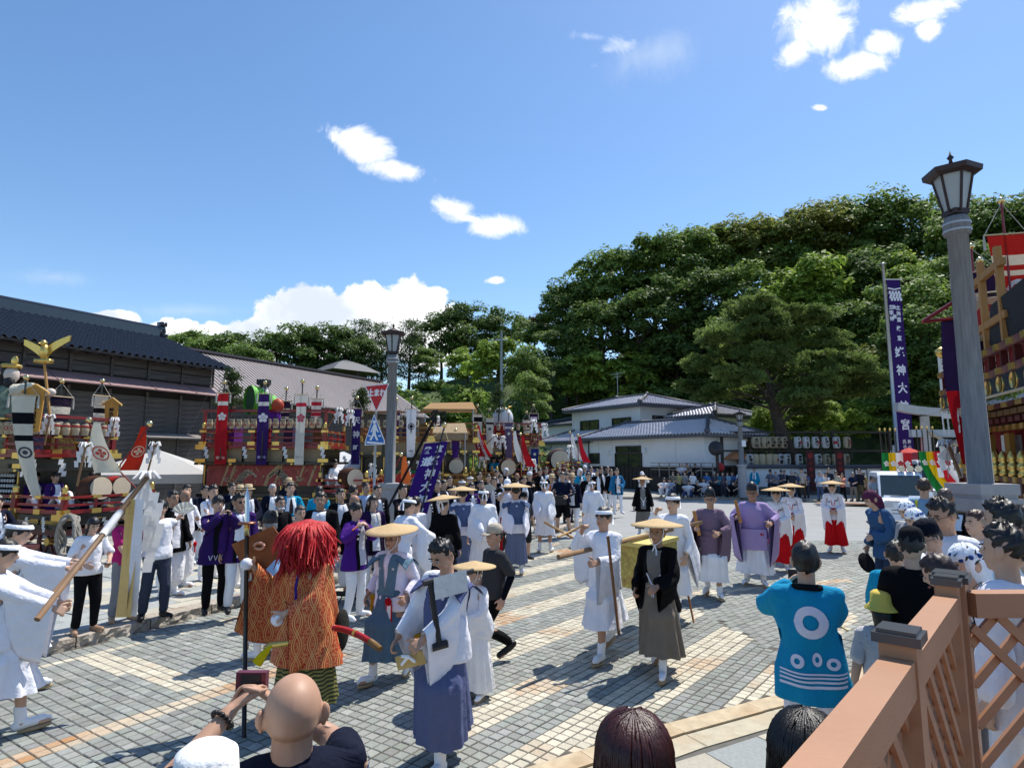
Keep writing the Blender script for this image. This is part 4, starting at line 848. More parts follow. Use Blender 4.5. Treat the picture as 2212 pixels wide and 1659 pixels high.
def flt(o,yaw,label,x0,x1,W_,zu,zs,xs,red=REDLAC,zt=None,panel=None,wood_=False,low=True,zp=None,blind=True,scale=1.0):
 """float: body x0..x1 with railed upper deck at zu, drum stage x1..xs at zs; local x along the float, y away from the street"""
 root=empty('festival_float',o,yaw,label,'festival float','festival floats parked in a row');R_=red;T=lambda x,y,z:(Matrix.Translation(root.location)@Matrix.Rotation(yaw,4,'Z'))@Vector((x,y,z))
 D2=DARKRED if not wood_ else wood('#4b2a17');trim=GOLD;zt=zt or zu+1.0;zp=zp or zu-.55
 def bx(name,c,s,m,par=root):mb=MB();mb.box(c,s);return mb.build(name,m,par)
 for x in(x0+.6,xs-.6):
  for y in(.15,W_-.15):
   mb=MB();a=np.arange(21)*2*math.pi/20;mb.tube([(x+.36*math.cos(q),y,.40+.36*math.sin(q))for q in a],.05,6);w=mb.build('wheel',DARKRED,root,True);mb=MB();mb.tube([(x,y-.07,.4),(x,y+.07,.4)],.09,10);mb.build('hub',GOLD,w)
   for k in range(6):mb=MB();mb.box((x+.18*math.cos(k*1.047),y,.4+.18*math.sin(k*1.047)),(.34,.04,.05),ax=[(math.cos(k*1.047),0,math.sin(k*1.047)),(0,1,0),(-math.sin(k*1.047),0,math.cos(k*1.047))]);mb.build('spoke',DARKRED,w)
 bx('chassis',((x0+xs)/2,W_/2,.62),(xs-x0,W_-.1,.14),D2);bx('skirting_beam',((x0+xs)/2,-.02,.74),(xs-x0+.2,.12,.1),LACQUER)
 bx('underbody',((x0+xs)/2,W_/2,(.78+zs-.1)/2),(xs-x0-.1,W_-.12,zs-.1-.70),LACQUER)
 n=max(2,int((xs-x0)/.8))
 for i in range(n):
  c=x0+(xs-x0)*(i+.5)/n;w=(xs-x0)/n-.12;z=(.80+zs-.14)/2;h=zs-.14-.82
  mb=MB()
  for sz in(-1,1):mb.box((c,.045,z+sz*h/2),(w,.02,.018))
  for sx in(-1,1):mb.box((c+sx*w/2,.044,z),(.018,.02,h))
  mb.build('panel_trim',trim,root)
 bx('stage_floor',((x0+xs)/2,W_/2,zs-.05),(xs-x0+.15,W_+.15,.10),LACQUER)
 def railing(xa,xb,z,h,side=True,ends=(True,True),name='rail',step=.62,ypl=0.0,Wd=W_):
  runs=[((xa,ypl),(xb,ypl))]if side else[]
  if ends[1]:runs.append(((xb,ypl),(xb,Wd)))
  if ends[0]:runs.append(((xa,ypl),(xa,Wd)))
  for(ax_,ay),(bx_,by)in runs:
   L_=math.hypot(bx_-ax_,by-ay);u=np.array([(bx_-ax_)/L_,(by-ay)/L_,0]);v=np.array([-u[1],u[0],0])
   for k,(hz,th)in enumerate(((.06,.085),(h*.55,.05),(h,.055))):mb=MB();mb.box(((ax_+bx_)/2,(ay+by)/2,z+hz),(L_+(.14 if k!=1 else .0),th*(1.0 if k else .95),th),ax=[u,v,(0,0,1)]);mb.build(name,R_,root)
   m=max(1,int(L_/step))
   for i in range(m+1):
    p=np.array([ax_,ay,0])+u*L_*i/m
    mb=MB();mb.box((p[0],p[1],z+h*.5),(.052,.052,h*.9));mb.build('baluster',R_,root)
    for hz,ww,hh,pr_ in((h,.2,.07,0),(.06,.22,.11,0),(-.06,.24,.11,.04)):mb=MB();mb.box((p[0]-v[0]*pr_,p[1]-v[1]*pr_,z+hz),(ww if abs(u[0])>.5 else .1-pr_,.1-pr_ if abs(u[0])>.5 else ww,hh));mb.build('gold_fitting',trim,root)
  for x,y in((xa,ypl),(xb,ypl),(xb,Wd)):
   if not side and y==ypl and x==xa:continue
   mb=MB();mb.box((x,y,z+h*.5+.03),(.10,.10,h+.12));mb.build('corner_post',R_,root);mb=MB();mb.lathe([(.05,0),(.06,.03),(.045,.05),(.06,.09),(.055,.14),(.02,.19),(.0,.2)],10,(x,y,z+h+.08));mb.build('post_cap',trim,root,True)
   mb=MB();mb.box((x,y,z-.04),(.3,.3,.13));mb.build('gold_bracket',trim,root)
 railing(x1-.1,xs,zs,.38,ends=(False,True));
 if low:railing(x0,x1-.15,zs,.38,ends=(False,False))
 # cabin with pillars and panel

 bx('cabin',((x0+x1)/2-.1,W_/2+.1,(zs+zp)/2),(x1-x0-.3,W_-.35,zp-zs),LACQUER)
 for x in np.linspace(x0+.1,x1-.1,4):mb=MB();mb.box((x,.06,(zs+zp)/2),(.10,.10,zp-zs));mb.build('pillar',LACQUER,root);mb=MB();mb.box((x,.0,(zs+zp)/2),(.03,.02,zp-zs));mb.build('pillar_trim',trim,root)
 if panel:panel(root,x0,x1,zs,zp)
 # eaves, blinds, upper deck

 bx('eave',((x0+x1)/2,W_/2,zp+.03),(x1-x0+.3,W_+.3,.07),LACQUER)
 if blind:
  for i in range(3):
   w=(x1-x0)/3;bx('bamboo_blind',(x0+w*(i+.5),.05,(zp+zu)/2),(w-.1,.03,zu-zp-.16),mat('bamboo_blind',(.30,.22,.13),rough=.7,var=.2,nscale=3,stretch=(.3,1,30)))
 bx('upper_cabin',((x0+x1)/2,W_/2,(zp+zu)/2),(x1-x0-.15,W_-.2,zu-zp-.05),LACQUER)
 bx('upper_deck',((x0+x1)/2,W_/2,zu-.04),(x1-x0+.25,W_+.25,.08),R_ if not wood_ else wood('#7a4a25'))
 for i in range(5):
  x=x0+(x1-x0)*i/4;mb=MB();mb.box((x,-.10,zp+.12),(.30,.05,.10));mb.build('gold_fitting',trim,root);mb=MB();mb.lathe([(.0,-.025),(.07,-.025),(.07,.025),(.0,.025)],10,(x,-.10,zp+.02));mb.build('gold_fitting',trim,root)
 railing(x0,x1,zu,.42,ends=(True,True))
 for x,y in((x0,0),(x1,0),(x1,W_),((x0+x1)/2,0)):bx('lantern_post',(x,y+.03,(zu+zt)/2),(.07,.07,zt-zu),R_)
 for(ax_,ay),(bx_,by)in(((x0,0),(x1,0)),((x1,0),(x1,W_))):mb=MB();mb.box(((ax_+bx_)/2,(ay+by)/2+.03,zt),(abs(bx_-ax_)+.2 if ax_!=bx_ else .06,abs(by-ay)+.2 if ay!=by else .06,.07));mb.build('lantern_rail',R_,root)
 for i in range(4):
  for y0_ in(.4,):
   x=x0+(x1-x0)*(i+.5)/4;mb=MB();mb.box((x,W_*.5,zu+.3),(.28,.6,.6));mb.build('costume_box',cloth(['#5b2a78','#7a1f2a','#3c3a5c','#6b5a3a'][i]),root)
 return root,T
 # ---- float one, at the left edge

Y1=math.radians(-21)
def lattice(root,x0,x1,zs,zp):
 mb=MB();mb.box((x1-1.35,.05,(zs+zp)/2),(.95,.02,zp-zs-.25));mb.build('red_panel',mat('red_brocade',(.30,.02,.02),rough=.8),root)
 for k in range(6):
  for j in range(7):
   mb=MB();mb.box((x1-.82+k*.1,.03,zs+.25+j*.12),(.06,.03,.06),ax=[(.707,0,.707),(0,1,0),(-.707,0,.707)]);mb.build('lattice_opening',mat('lattice_light',(.45,.47,.5)),root)
f1,T1=flt((-11.29,14.0,KH),Y1,'red and black festival float with bearded doll at the left edge',-3.4,0,2.1,2.35,1.0,1.55,zt=3.25,panel=lattice,zp=1.95,blind=False)
fx=lambda T,x,y,z:np.array(T(x,y,z))
lantern_row(fx(T1,.06,.15,2.95),fx(T1,.06,2.0,2.95),9,'band','cream lantern with two red bands','at the leftmost float front')
lantern_row(fx(T1,-1.5,-.02,2.95),fx(T1,-.15,-.02,2.95),7,'wheel','small cream lantern','along the street side of the leftmost float')
E1x=np.array([.934,-.358,0]);E1y=np.array([.358,.934,0])
banner(P(52,853,13.6),[.93,.36,0],2.3,.46,['#d8d2c0','#15151b','#8f8d8c'],[(.16,.26,1),(.38,.44,1)],'tall cream and black striped banner hanging at the left float corner',taper=.35,seed=3,prints=[([disc2((0,-1.28),.13,.09)],'#4a4a50'),([disc2((0,-1.28),.05)],'#4a4a50')],swx=.42)
banner(P(133,857,15.3),[.36,.93,0],.85,.5,['#2a1f33','#d8d0bc'],[(.3,.5,1),(.72,.84,1)],'short dark banner with two cream bars on the leftmost float',taper=.8,seed=4)
banner(P(220,855,16.0),[.5,.86,0],.8,.34,['#d8d0bc','#15151b'],[(.38,.54,1),(.72,.82,1)],'short cream banner with black bars at the back corner of the leftmost float',taper=.95,seed=5)
def flag(p,tip,w,h,col,label,crest=None,crestc='#b03030',polec=None,swx=0.0):
 """narrow pennant on a slanting pole from p to tip"""
 p,tip=np.asarray(p,float),np.asarray(tip,float);root=empty('pennant',p,0,label,'flag','slanting pennants on the floats');d=tip-p
 mb=MB();mb.tube([(0,0,0),d],.018,7);mb.build('pole',polec or REDLAC,root);mb=MB();mb.sphere(d+[0,0,.05],.075,14,10);mb.build('pole_ball',BRASS,root,True)
 mb=MB();g=strip_cloth(mb,d*.985+np.array([w*.3,0,0])*np.sign(swx or 1),np.array([1.0,.1,0]),h,w*.25,w,[],0,.03,seed=8,swx=swx);g_=g;mb.build('cloth',[CM(col)],root,True)
 if crest:print_on(g,crest,root,'crest',cloth(crestc),w,h)
 return root
ring_crest=lambda z,r:[disc2((0,-z),r*.9,r*.76,24)]+flower2((0,-z),r*.6,4)
flag(P(255,1010,14.6),P(192,912,14.4),.62,1.18,'#e2ddc8','cream pennant with red ring crest beside the leftmost float',ring_crest(.72,.19),'#c0564a',swx=.35)
flag(P(255,1010,14.6),P(323,920,14.6),.46,1.05,'#b8301f','red pennant with cream ring crest beside the leftmost float',ring_crest(.6,.15),'#d8b89a',swx=-.25)
flag(P(300,1060,14.8),P(253,1012,14.6),.05,.05,'#8a2a2a','thin crossed red pole without cloth on the leftmost stage')
gohei(P(96,962,14.2),P(107,900,14.2),'paper-tied staff on the leftmost float, nearest its corner');gohei(P(230,965,15.4),P(248,907,15.4),'paper-tied staff at the right end of the upper deck of the leftmost float');gohei(P(166,1050,14.0),P(185,962,14.0),'paper-tied staff rising from the leftmost stage rail beside the cream pennant',1.2);gohei(P(300,1090,14.8),P(335,960,14.8),'paper-tied staff right of the red pennant',1.1)
for i,px in enumerate((43,72,128)):shide(P(px,992,13.9),E1y if i>1 else E1x,.42,'white zigzag paper hanging under the upper deck of the leftmost float, %s from the left'%ORD[i])
for i,px in enumerate((55,91,131,160,166,222)):shide(P(px,1117,13.5+(i>4)*.8),E1y if i>4 else E1x,.34,'white zigzag paper under the stage of the leftmost float, %s from the left'%ORD[i])
drum(P(203,1056,14.6),(.934,-.358,.1),.28,.5,'wooden drum with pale skin on the leftmost stage');drum(P(246,1052,15.1),(.934,-.358,.05),.24,.55,'red barrel drum slung on the leftmost stage',mat('red_drum',(.40,.03,.02),rough=.35))
def signboard(p,h,w,text,label,c='#c08a3a'):
 root=empty('wooden_signboard',p,0,label,'signboard','wooden name boards on the leftmost float');ez=(0,0,1);ex=np.array([.9,.3,0]);ey=np.array([.3,-.9,0])
 mb=MB();mb.prism([(-w*.38,-h),(w*.38,-h),(w/2,-.06),(0,.08),(-w/2,-.06)],(0,0,0),ex,ez,-ey,.06);mb.build('board',wood(c),root)
 mb=MB()
 for s in(1,-1):mb.prism([(0,.10),(s*w*.68,-.08),(s*w*.68,-.12),(0,.06)][::s],-ey*-.02,ex,ez,-ey,.14)
 mb.build('cap_roof',wood('#d2a457'),root);mb=MB();cw=min(w*.6,(h-.2)/len(text))
 for i,ch in enumerate(text):v,f=text_poly(ch,.04);mb.add([np.array(ex)*p_[0]*cw+ey*.012+np.array([0,0,-.18-(i+.5)*(h-.2)/len(text)+p_[1]*cw])for p_ in v],f)
 mb.build('lettering',mat('ink',(.015,.013,.013)),root)
signboard(P(76,838,13.7),1.0,.40,'神功山巡行','tall wooden name board with black lettering on the leftmost float, the larger one');signboard(P(242,866,16.0),.66,.34,'神功皇后','small wooden name board at the back corner of the leftmost float')
nb=empty('name_plaque',P(182,972,14.7),-.4,'dark gold-framed name plaque leaning on the leftmost float','plaque');mb=MB();mb.box((0,0,0),(.55,.04,.42),ax=[(1,0,0),(0,.9,.35),(0,-.35,.9)]);mb.build('frame',GOLD,nb);mb=MB();mb.box((0,-.025,0),(.46,.02,.33),ax=[(1,0,0),(0,.9,.35),(0,-.35,.9)]);mb.build('plate',LACQUER,nb)
# doll with eagle staff

def doll_one():
 base=P(2,990,14.6);base[2]=2.45+KH;root=empty('festival_doll',base,0,'bearded festival doll in green brocade with gold crown at the left edge','doll')
 mb=MB();mb.lathe([(.55,-.2),(.5,.5),(.42,1.2),(.3,1.45),(.1,1.6)],18,sy=.8);mb.build('robe',mat('green_brocade',(.16,.20,.14),rough=.8,var=.6,nscale=9),root,True)
 mb=MB();mb.sphere((.07,-.02,1.82),(.15,.17,.21),16,12);mb.build('face',mat('doll_face',(.62,.52,.45),rough=.5),root,True)
 mb=MB();mb.sphere((-.02,.05,1.88),(.2,.2,.22),14,10);mb.tube([(-.12,-.02,1.8),(-.16,-.06,1.4),(-.12,-.1,1.05)],[.1,.12,.04],8);mb.build('hair',BLACK,root,True);mb=MB();mb.sphere((.09,-.1,1.62),(.13,.1,.16),12,8);mb.build('beard',BLACK,root,True)
 mb=MB();mb.lathe([(.2,0),(.22,.05),(.2,.1)],16,(.03,0,1.98));mb.sphere((.18,-.1,2.15),(.09,.04,.12),10,8);mb.build('crown',GOLD,root);mb=MB();mb.tube([(.25,-.1,1.42),(.7,-.15,1.46),(1.0,-.1,1.38)],[.16,.15,.09],10);mb.build('arm',cloth('#cfcab8'),root,True);mb=MB();mb.sphere((1.12,-.1,1.38),(.12,.1,.1),10,8);mb.build('hand',mat('doll_face',(.62,.52,.45)),root,True);mb=MB();mb.lathe([(.0,-.02),(.14,-.02),(.14,.02),(0,.02)],10,(.3,-.42,.72));mb.build('gold_crest',GOLD,root)
 s=empty('eagle_staff',P(110,925,14.5),0,'wooden staff topped by a golden eagle with spread wings','staff');t=P(95,775,14.5)-P(110,925,14.5)
 mb=MB();mb.tube([(0,0,0),t*.85,t],[.03,.03,.025],8);mb.build('pole',wood('#b98a4a'),s);mb=MB();mb.sphere(t+[0,0,.16],(.10,.12,.2),12,9);mb.sphere(t+[-.02,-.03,.38],(.07,.08,.08),10,8);mb.tube([t+[-.02,-.1,.38],t+[-.03,-.19,.34]],[.03,.004],6);mb.box(t+[0,0,-.06],(.34,.2,.1));mb.build('eagle',GOLD,s,True)
 for k in(1,-1):
  mb=MB();g=[[t+np.array([k*x*.56,.04,.22+.34*x**.6-.02-c*(.26*(1-.45*x))+(.05*k)])for c in(0,.5,1)]for x in np.linspace(.05,1,7)];mb.grid(g);g2=[[p+[0,.04,0]for p in row]for row in g];mb.grid(g2);mb.build('wing',GOLD,s)
doll_one()
cb=empty('rope_coil',P(146,1187,13.3)*[1,1,0]+[0,0,.15],0,'thick grey rope coil hung on the front of the leftmost float','rope')
for k in range(5):mb=MB();a=np.arange(26)*2*math.pi/25;mb.tube([(.23*math.cos(q)*(1-k*.05)+k*.012,-.04+.035*k*math.sin(q*3+k),.56+.46*math.sin(q)*(1-k*.03))for q in a],.038,7);mb.build('rope_loop',mat('old_rope',(.27,.25,.22),rough=.95,var=.35,nscale=40,bump=.8,bscale=60),cb,True)
# ---- float two with the tiger panel

def tiger(root,x0,x1,zs,zp):
 mb=MB();xa,xb,za,zb=x0+.18,x1-.1,zs+.22,zp-.02;mb.box(((xa+xb)/2,.0,(za+zb)/2),(xb-xa,.05,zb-za));pn=mb.build('brocade_panel',mat('faded_red_brocade',(.27,.055,.045),rough=.85,var=.35,nscale=5),root)
 gm=mat('gold_thread',(.33,.23,.11),rough=.6,var=.4,nscale=20);dk=mat('dark_thread',(.09,.07,.05),rough=.8);r=np.random.default_rng(5)
 fl=lambda pts,ws:[(np.array(p),w)for p,w in zip(pts,ws)]
 def stroke(mb,pts,w):
  pts=np.array(pts,float);t=np.gradient(pts,axis=0);t/=np.linalg.norm(t,axis=1)[:,None]+1e-9;n=np.column_stack([-t[:,1],t[:,0]]);w=np.broadcast_to(w,len(pts));V=[]
  for p,q,ww in zip(pts,n,w):V+=[(p[0]-q[0]*ww,-.028,p[1]-q[1]*ww),(p[0]+q[0]*ww,-.028,p[1]+q[1]*ww)]
  mb.add(V,[(2*i,2*i+2,2*i+3,2*i+1)for i in range(len(pts)-1)])
 mb=MB();H=zb-za;X=lambda u:xa+u*(xb-xa);Z=lambda v:za+v*H
 for u,w in((.13,.03),(.19,.04),(.52,.05),(.60,.03),(.8,.03),(.9,.035)):stroke(mb,[(X(u),Z(0)),(X(u+.03),Z(.5)),(X(u+.06 if u!=.52 else u+.12),Z(1))],w)
 for k in range(26):u,v,a=r.uniform(0,1),r.uniform(.1,.9),r.uniform(-2.4,-.8);stroke(mb,[(X(u),Z(v)),(X(u)+.14*math.cos(a),Z(v)+.14*math.sin(a))],[.016,.003])
 mb.build('bamboo_design',gm,pn)
 mb=MB()
 for u0,fl_ in((.28,1),(.72,-1)):
  body=[(X(u0),Z(.18)),(X(u0+.03*fl_),Z(.42)),(X(u0+.07*fl_),Z(.62)),(X(u0+.10*fl_),Z(.7))];stroke(mb,body,[.09,.10,.10,.07]);stroke(mb,[(X(u0+.10*fl_),Z(.68)),(X(u0+.14*fl_),Z(.55)),(X(u0+.16*fl_),Z(.42))],[.05,.03,.04]);stroke(mb,[(X(u0),Z(.2)),(X(u0-.08*fl_),Z(.12)),(X(u0-.12*fl_),Z(.3)),(X(u0-.07*fl_),Z(.45))],.022);stroke(mb,[(X(u0+.02*fl_),Z(.2)),(X(u0+.05*fl_),Z(.05))],.04)
 mb.build('tiger_design',mat('tan_thread',(.30,.25,.17),rough=.7,var=.5,nscale=16),pn);mb=MB()
 for u0,fl_ in((.28,1),(.72,-1)):
  for v in np.linspace(.15,.66,8):stroke(mb,[(X(u0-.035+v*.09*fl_),Z(v)),(X(u0+.03+v*.09*fl_),Z(v+.03))],.012)
 for V in mb.V:V[:,1]-=.004
 mb.build('stripe_design',dk,pn)
f2,T2=flt((-9.2,18.0,KH),0.0,'long red and gold festival float with a tiger brocade panel',0,3.62,2.0,2.62,1.22,4.9,zt=3.66,panel=tiger,zp=2.06,low=False)
lantern_row(P(453,916,17.97),P(690,914,17.97),16,'flower','small cream lantern with pink flower crest','along the tiger panel float')
banner(P(483,849,17.75),[1,.05,0],2.08,.30,['#b3222a','#dcd8cc'],[(.11,.19,1),(.21,.24,1)],'long red banner with white flower crest on the tiger panel float',taper=1.1,seed=11,prints=[(flower2((0,-.68),.13,5),'#e0d8d0'),([txt2('姫子山',(0,-1.88),.08)],'#d8b0a0')],pole=(.28,2.0))
banner(P(571,850,17.75),[1,.0,0],2.08,.32,['#3a2560','#d4d0cc','#3f4f80'],[(.11,.185,1),(.20,.225,1)],'long purple banner with white flower crest on the tiger panel float',taper=1.0,seed=12,prints=[(flower2((0,-.70),.15,5),'#dcd6da'),([txt2('姫子山',(0,-1.85),.08)],'#b0a8c8')],pole=(.28,2.0))
banner(P(652,852,17.75),[1,.0,0],2.05,.31,['#d9d4c8','#c03048'],[(.115,.19,1),(.205,.235,1)],'long white banner with pink flower crest on the tiger panel float',taper=.8,seed=13,prints=[(flower2((0,-.68),.14,5),'#c25a68'),([txt2('姫子山',(0,-1.82),.07)],'#b0a8a8')],pole=(.35,2.0))
banner(P(684,861,19.0),[1,.2,0],.75,.32,['#dcd6c8','#b8303c'],[(.12,.28,1),(.55,.75,1)],'short cream and red striped banner at the back of the tiger panel float',seed=14,pole=(.3,.8));banner(P(617,866,19.4),[1,.1,0],.8,.3,['#33203f','#d8cfb8'],[(.3,.42,1),(.6,.7,1)],'short dark striped banner behind the green doll',seed=15,pole=(.35,.8))
for i,px in enumerate((441,524,611,692)):shide(P(px,965,17.8),[1,0,0],.36,'white zigzag paper under the upper rail of the tiger panel float, %s from the left'%ORD[i])
gohei(P(706,925,18.6),P(733,885,18.4),'paper-tied staff at the front end of the tiger panel float, upper one');gohei(P(740,930,18.6),P(757,890,18.4),'paper-tied staff between the tiger panel float and the stop sign');
drum(P(757,1033,18.2),(.75,-.66,0),.29,.5,'large pale-skinned drum on the stage of the tiger panel float')
def doll_two():
 b=P(572,920,18.9);root=empty('festival_doll',b,0,'festival doll in bright green with black cap and a large green sack','doll');k=18.9/FPX;q=lambda px,py,dy=0:P(px,py,18.9+dy)-b;GC=mat('bright_green_cloth',(.10,.42,.03),rough=.6,var=.2)
 mb=MB();a=np.arange(19)*2*math.pi/18;c0,c1,c2=q(538,864,-.3),q(560,866),q(590,880,.2);mb.grid([[c+np.array([(.0 if i==0 else .05)*math.cos(t),r_*.35*math.cos(t)*-1,0])+np.array([r_*.55*math.cos(t),0,r_*math.sin(t)])for t in a]for i,(c,r_)in enumerate(((c0,.46),(c1,.44),(c2,.25),(q(600,890),.12)))]);mb.build('sack',GC,root,True);mb=MB();mb.add([c0+np.array([.05+.5*.48*math.cos(t),.02-.15*math.cos(t),.43*math.sin(t)])for t in a[:-1]],[tuple(range(18))]);mb.build('sack_mouth',mat('sack_inside_shade',(.01,.05,.012)),root)  # sack mouth is a dark green disc, shade inside put into its colour
 mb=MB();mb.lathe([(.36,0),(.3,.5),(.16,.75)],14,q(583,925),sy=.8);mb.build('trousers',cloth('#5a2a86'),root,True);mb=MB();mb.lathe([(.3,0),(.32,.35),(.12,.6)],14,q(583,895),sy=.8);mb.build('robe',GC,root,True);mb=MB();mb.sphere(q(571,848),(.13,.14,.16),12,9);mb.build('face',mat('doll_white',(.7,.68,.66),rough=.5),root,True);mb=MB();mb.sphere(q(572,832),(.15,.15,.10),12,8);mb.box(q(570,826),(.34,.3,.16));mb.build('cap',BLACK,root);mb=MB();mb.sphere(q(600,876,-.2),(.19,.17,.22),14,10);mb.build('mallet',mat('orange_red',(.45,.06,.02),rough=.5),root,True)
doll_two()
def sprig(px,py,Y,h,label,seed):
 r=np.random.default_rng(seed);b=P(px,py,Y);root=empty('pine_sapling',b,0,label,'tree','pine saplings set up on the floats');mb=MB();mb.tube([(0,0,0),(.05,0,h*.6),(0,0,h)],[.04,.03,.01],6);mb.build('trunk',BARK,root);Cs,Ns,Co=[],[],[]
 for k in range(26):hh=r.uniform(.25,1)*h;a=r.uniform(0,6.28);q=(1.05-hh/h)*h*.42*r.uniform(.3,1);c=np.array([q*math.cos(a),q*math.sin(a),hh]);d=r.normal(size=(60,3))*[.11,.11,.06];Cs.append(c+d);n_=r.normal(size=(60,3));Ns.append(n_/np.linalg.norm(n_,axis=1)[:,None]);f=r.uniform(0,1,(60,1));Co.append(np.array((.03,.055,.02))*(1-f)+np.array((.08,.12,.035))*f)
 V,F,C=leaves(np.vstack(Cs),np.vstack(Ns),.06,np.vstack(Co),asp=.3,r=r);link(bpy.data.objects.new('crown',lmesh('crown',V,F,C)),root)
sprig(498,900,19.4,1.5,'dark pine sapling standing on the tiger panel float left of the green doll',1);sprig(780,925,23,1.5,'pine sapling on the timber float by the stop sign',2);sprig(1077,910,28,1.7,'slender pine sapling with drooping tip behind the white doll',3)
# ---- float three, natural timber with gold

WDR=wood('#8a5a2c')
def redcloth(root,x0,x1,zs,zp):mb=MB();mb.box(((x0+x1)/2+.4,-.03,zs+.18),(1.6,.03,.5));mb.build('red_skirt_cloth',mat('red_felt',(.42,.03,.025),rough=.9),root);mb=MB();v,f=text_poly('敬',.03);mb.add([((x0+x1)/2+.5+p[0]*.34,-.05,zs+.18+p[1]*.34)for p in v],f);mb.build('lettering',cloth('#d8c0a0'),root);mb=MB();mb.box(((x0+x1)/2+.4,-.02,zs+.5),(1.7,.03,.1));mb.build('green_border',mat('green_felt',(.02,.13,.05),rough=.9),root)
f3,T3=flt((-5.6,22.2,KH),math.radians(6),'natural timber festival float with gold fittings behind the stop sign',0,2.6,2.0,2.95,1.25,3.9,red=WDR,zt=3.95,panel=redcloth,wood_=True,zp=2.3)
lantern_row(P(764,916,22.1),P(900,915,22.4),9,'diamond','small cream lantern with black diamond crest','along the natural timber float')
banner(P(771,882,21.8),[1,.1,0],2.0,.30,['#332560','#d8d4cc'],[(.0,.02,1)],'dark purple banner with white characters left of the stop sign',taper=1,seed=21,prints=[(vert_text('天神',(0,-.42),.26,.5),'#e0dcd8'),(vert_text('町',(0,-1.4),.2),'#e0dcd8')])
banner(P(889,883,21.8),[1,.05,0],1.72,.36,['#dadce2','#14141a'],[(.14,.19,1),(.205,.225,1)],'white banner with black diamond crest on the natural timber float',taper=.8,seed=22,prints=[([disc2((0,-.62),.12,.095),([(0,-.54),(-.08,-.62),(0,-.70),(.08,-.62)],[(0,1,2,3)])],'#14141a'),([txt2('鶴喜山',(0,-1.5),.06)],'#555560')])
banner(P(856,886,22.6),[1,.05,0],1.6,.3,['#3a2468','#d8d4cc'],[(.12,.2,1)],'purple banner beside the white diamond banner on the natural timber float',seed=23)
flag(P(842,1035,20.5),P(866,985,20.0),.4,.9,'#e07038','orange pennant hanging beside the left lamp post',None,swx=.12);flag(P(835,1040,20.5),P(850,990,20.0),.34,.95,'#e4d8b4','pale cream pennant hanging beside the left lamp post',None,swx=-.05)
gohei(P(846,1040,20.4),P(878,1000,20.4),'paper-tied staff right of the left lamp post');gohei(P(770,1040,19.6),P(805,1005,19.6),'paper-tied staff under the stop sign');gohei(P(925,915,23.5),P(945,902,23.4),'paper-tied staff by the lower canvas canopy')
shide(P(741,985,21.4),[1,0,0],.4,'white zigzag paper left of the crossing sign');shide(P(900,995,22.4),[1,0,0],.4,'white zigzag paper below the white diamond banner')
# ---- float four under canvas

f4,T4=flt((-3.6,25.2,KH),math.radians(8),'festival float covered by two tan canvas canopies',0,2.1,2.0,3.0,1.25,3.0,red=WDR,zt=3.7,wood_=True,zp=2.4)
TAN=mat('tan_canvas',(.40,.235,.10),rough=.9,trans=.2,var=.08,bump=.4,bscale=1.5)
def canopy(px0,px1,py0,py1,Y,dz,label,c=None):
 a,b=P(px0,py1,Y),P(px1,py1,Y);top=P(px0,py0,Y)[2];root=empty('canvas_canopy',a,0,label,'canopy','tan canvas canopies');w=b[0]-a[0];h=top-a[2];mb=MB()
 mb.grid([[(-.1,0,0),(w+.1,.15,.0)],[(-.1,0,dz),(w+.1,.15,dz)],[(.1,1.0,h),(w-.1,1.1,h+.05)],[(-.1,2.0,dz),(w+.1,2.1,dz)]]);mb.build('canvas',c or TAN,root)
 for x in(0,w):
  for y in(.1,1.9):mb=MB();mb.tube([(x,y,-1.2),(x,y,dz)],.025,6);mb.build('pole',STEEL,root)
canopy(918,1022,866,889,25.6,.12,'upper tan canvas canopy on the covered float');canopy(913,1004,913,950,24.0,.28,'lower tan canvas canopy on the covered float',mat('pale_tan_canvas',(.40,.29,.17),rough=.9,trans=.2,bump=.4,bscale=1.5))
banner(P(984,951,24.3),[1,0,0],1.0,.28,['#4a2c78'],[],'plain purple banner under the lower canvas canopy',seed=31);drum(P(984,1007,24.2),(.2,-1,0),.3,.5,'pale-skinned drum on the stage of the canvas covered float')
bell=gohei(P(962,1005,23.8),P(955,960,23.8),'white paper staff in front of the drum on the covered float')
# ---- float five, red, with many flags

f5,T5=flt((-1.3,28.0,KH),math.radians(10),'red festival float with many flags near the middle of the row',0,2.7,2.0,2.95,1.35,4.0,zt=3.85,zp=2.35)
lantern_row(P(1062,923,28.0),P(1162,922,28.6),8,'wheel','small cream lantern','along the red middle float')
for px,py,Y,h,w,cs,bd,lab in((1032,895,27.2,1.9,.40,['#d6d2c4','#16161c'],[(.06,.1,1),(.12,.16,1)],'tall pale banner with a dark crest right of the canvas canopies'),(1058,903,27.4,1.6,.34,['#d0cbbb','#16161c'],[(.1,.16,1)],'narrow pale banner with black bars left of the white doll'),(1099,912,27.4,1.65,.36,['#554a68','#b8b4c0'],[(.1,.14,1),(.16,.18,1)],'grey-purple banner with pale diamond right of the white doll'),(1138,908,28.6,.62,.34,['#d8d4c8','#16161c'],[(.35,.5,1),(.65,.72,1)],'short cream banner with black bars on the red middle float'),(1153,893,29.0,.55,.34,['#2c2036','#c8b8c8'],[(.3,.5,1)],'short dark banner at the back of the red middle float'),(1155,968,28.2,.85,.34,['#2a3a7a'],[],'blue banner with pale flowers at the right end of the red middle float')):
 banner(P(px,py,Y),[1,.1,0],h,w,cs,bd,lab,seed=int(px),prints=[([disc2((0,-h*.3),w*.2)],'#55555a' if 'crest' in lab or 'bars' in lab else '#c8c2b4')]if h>1 or 'blue' in lab else[])
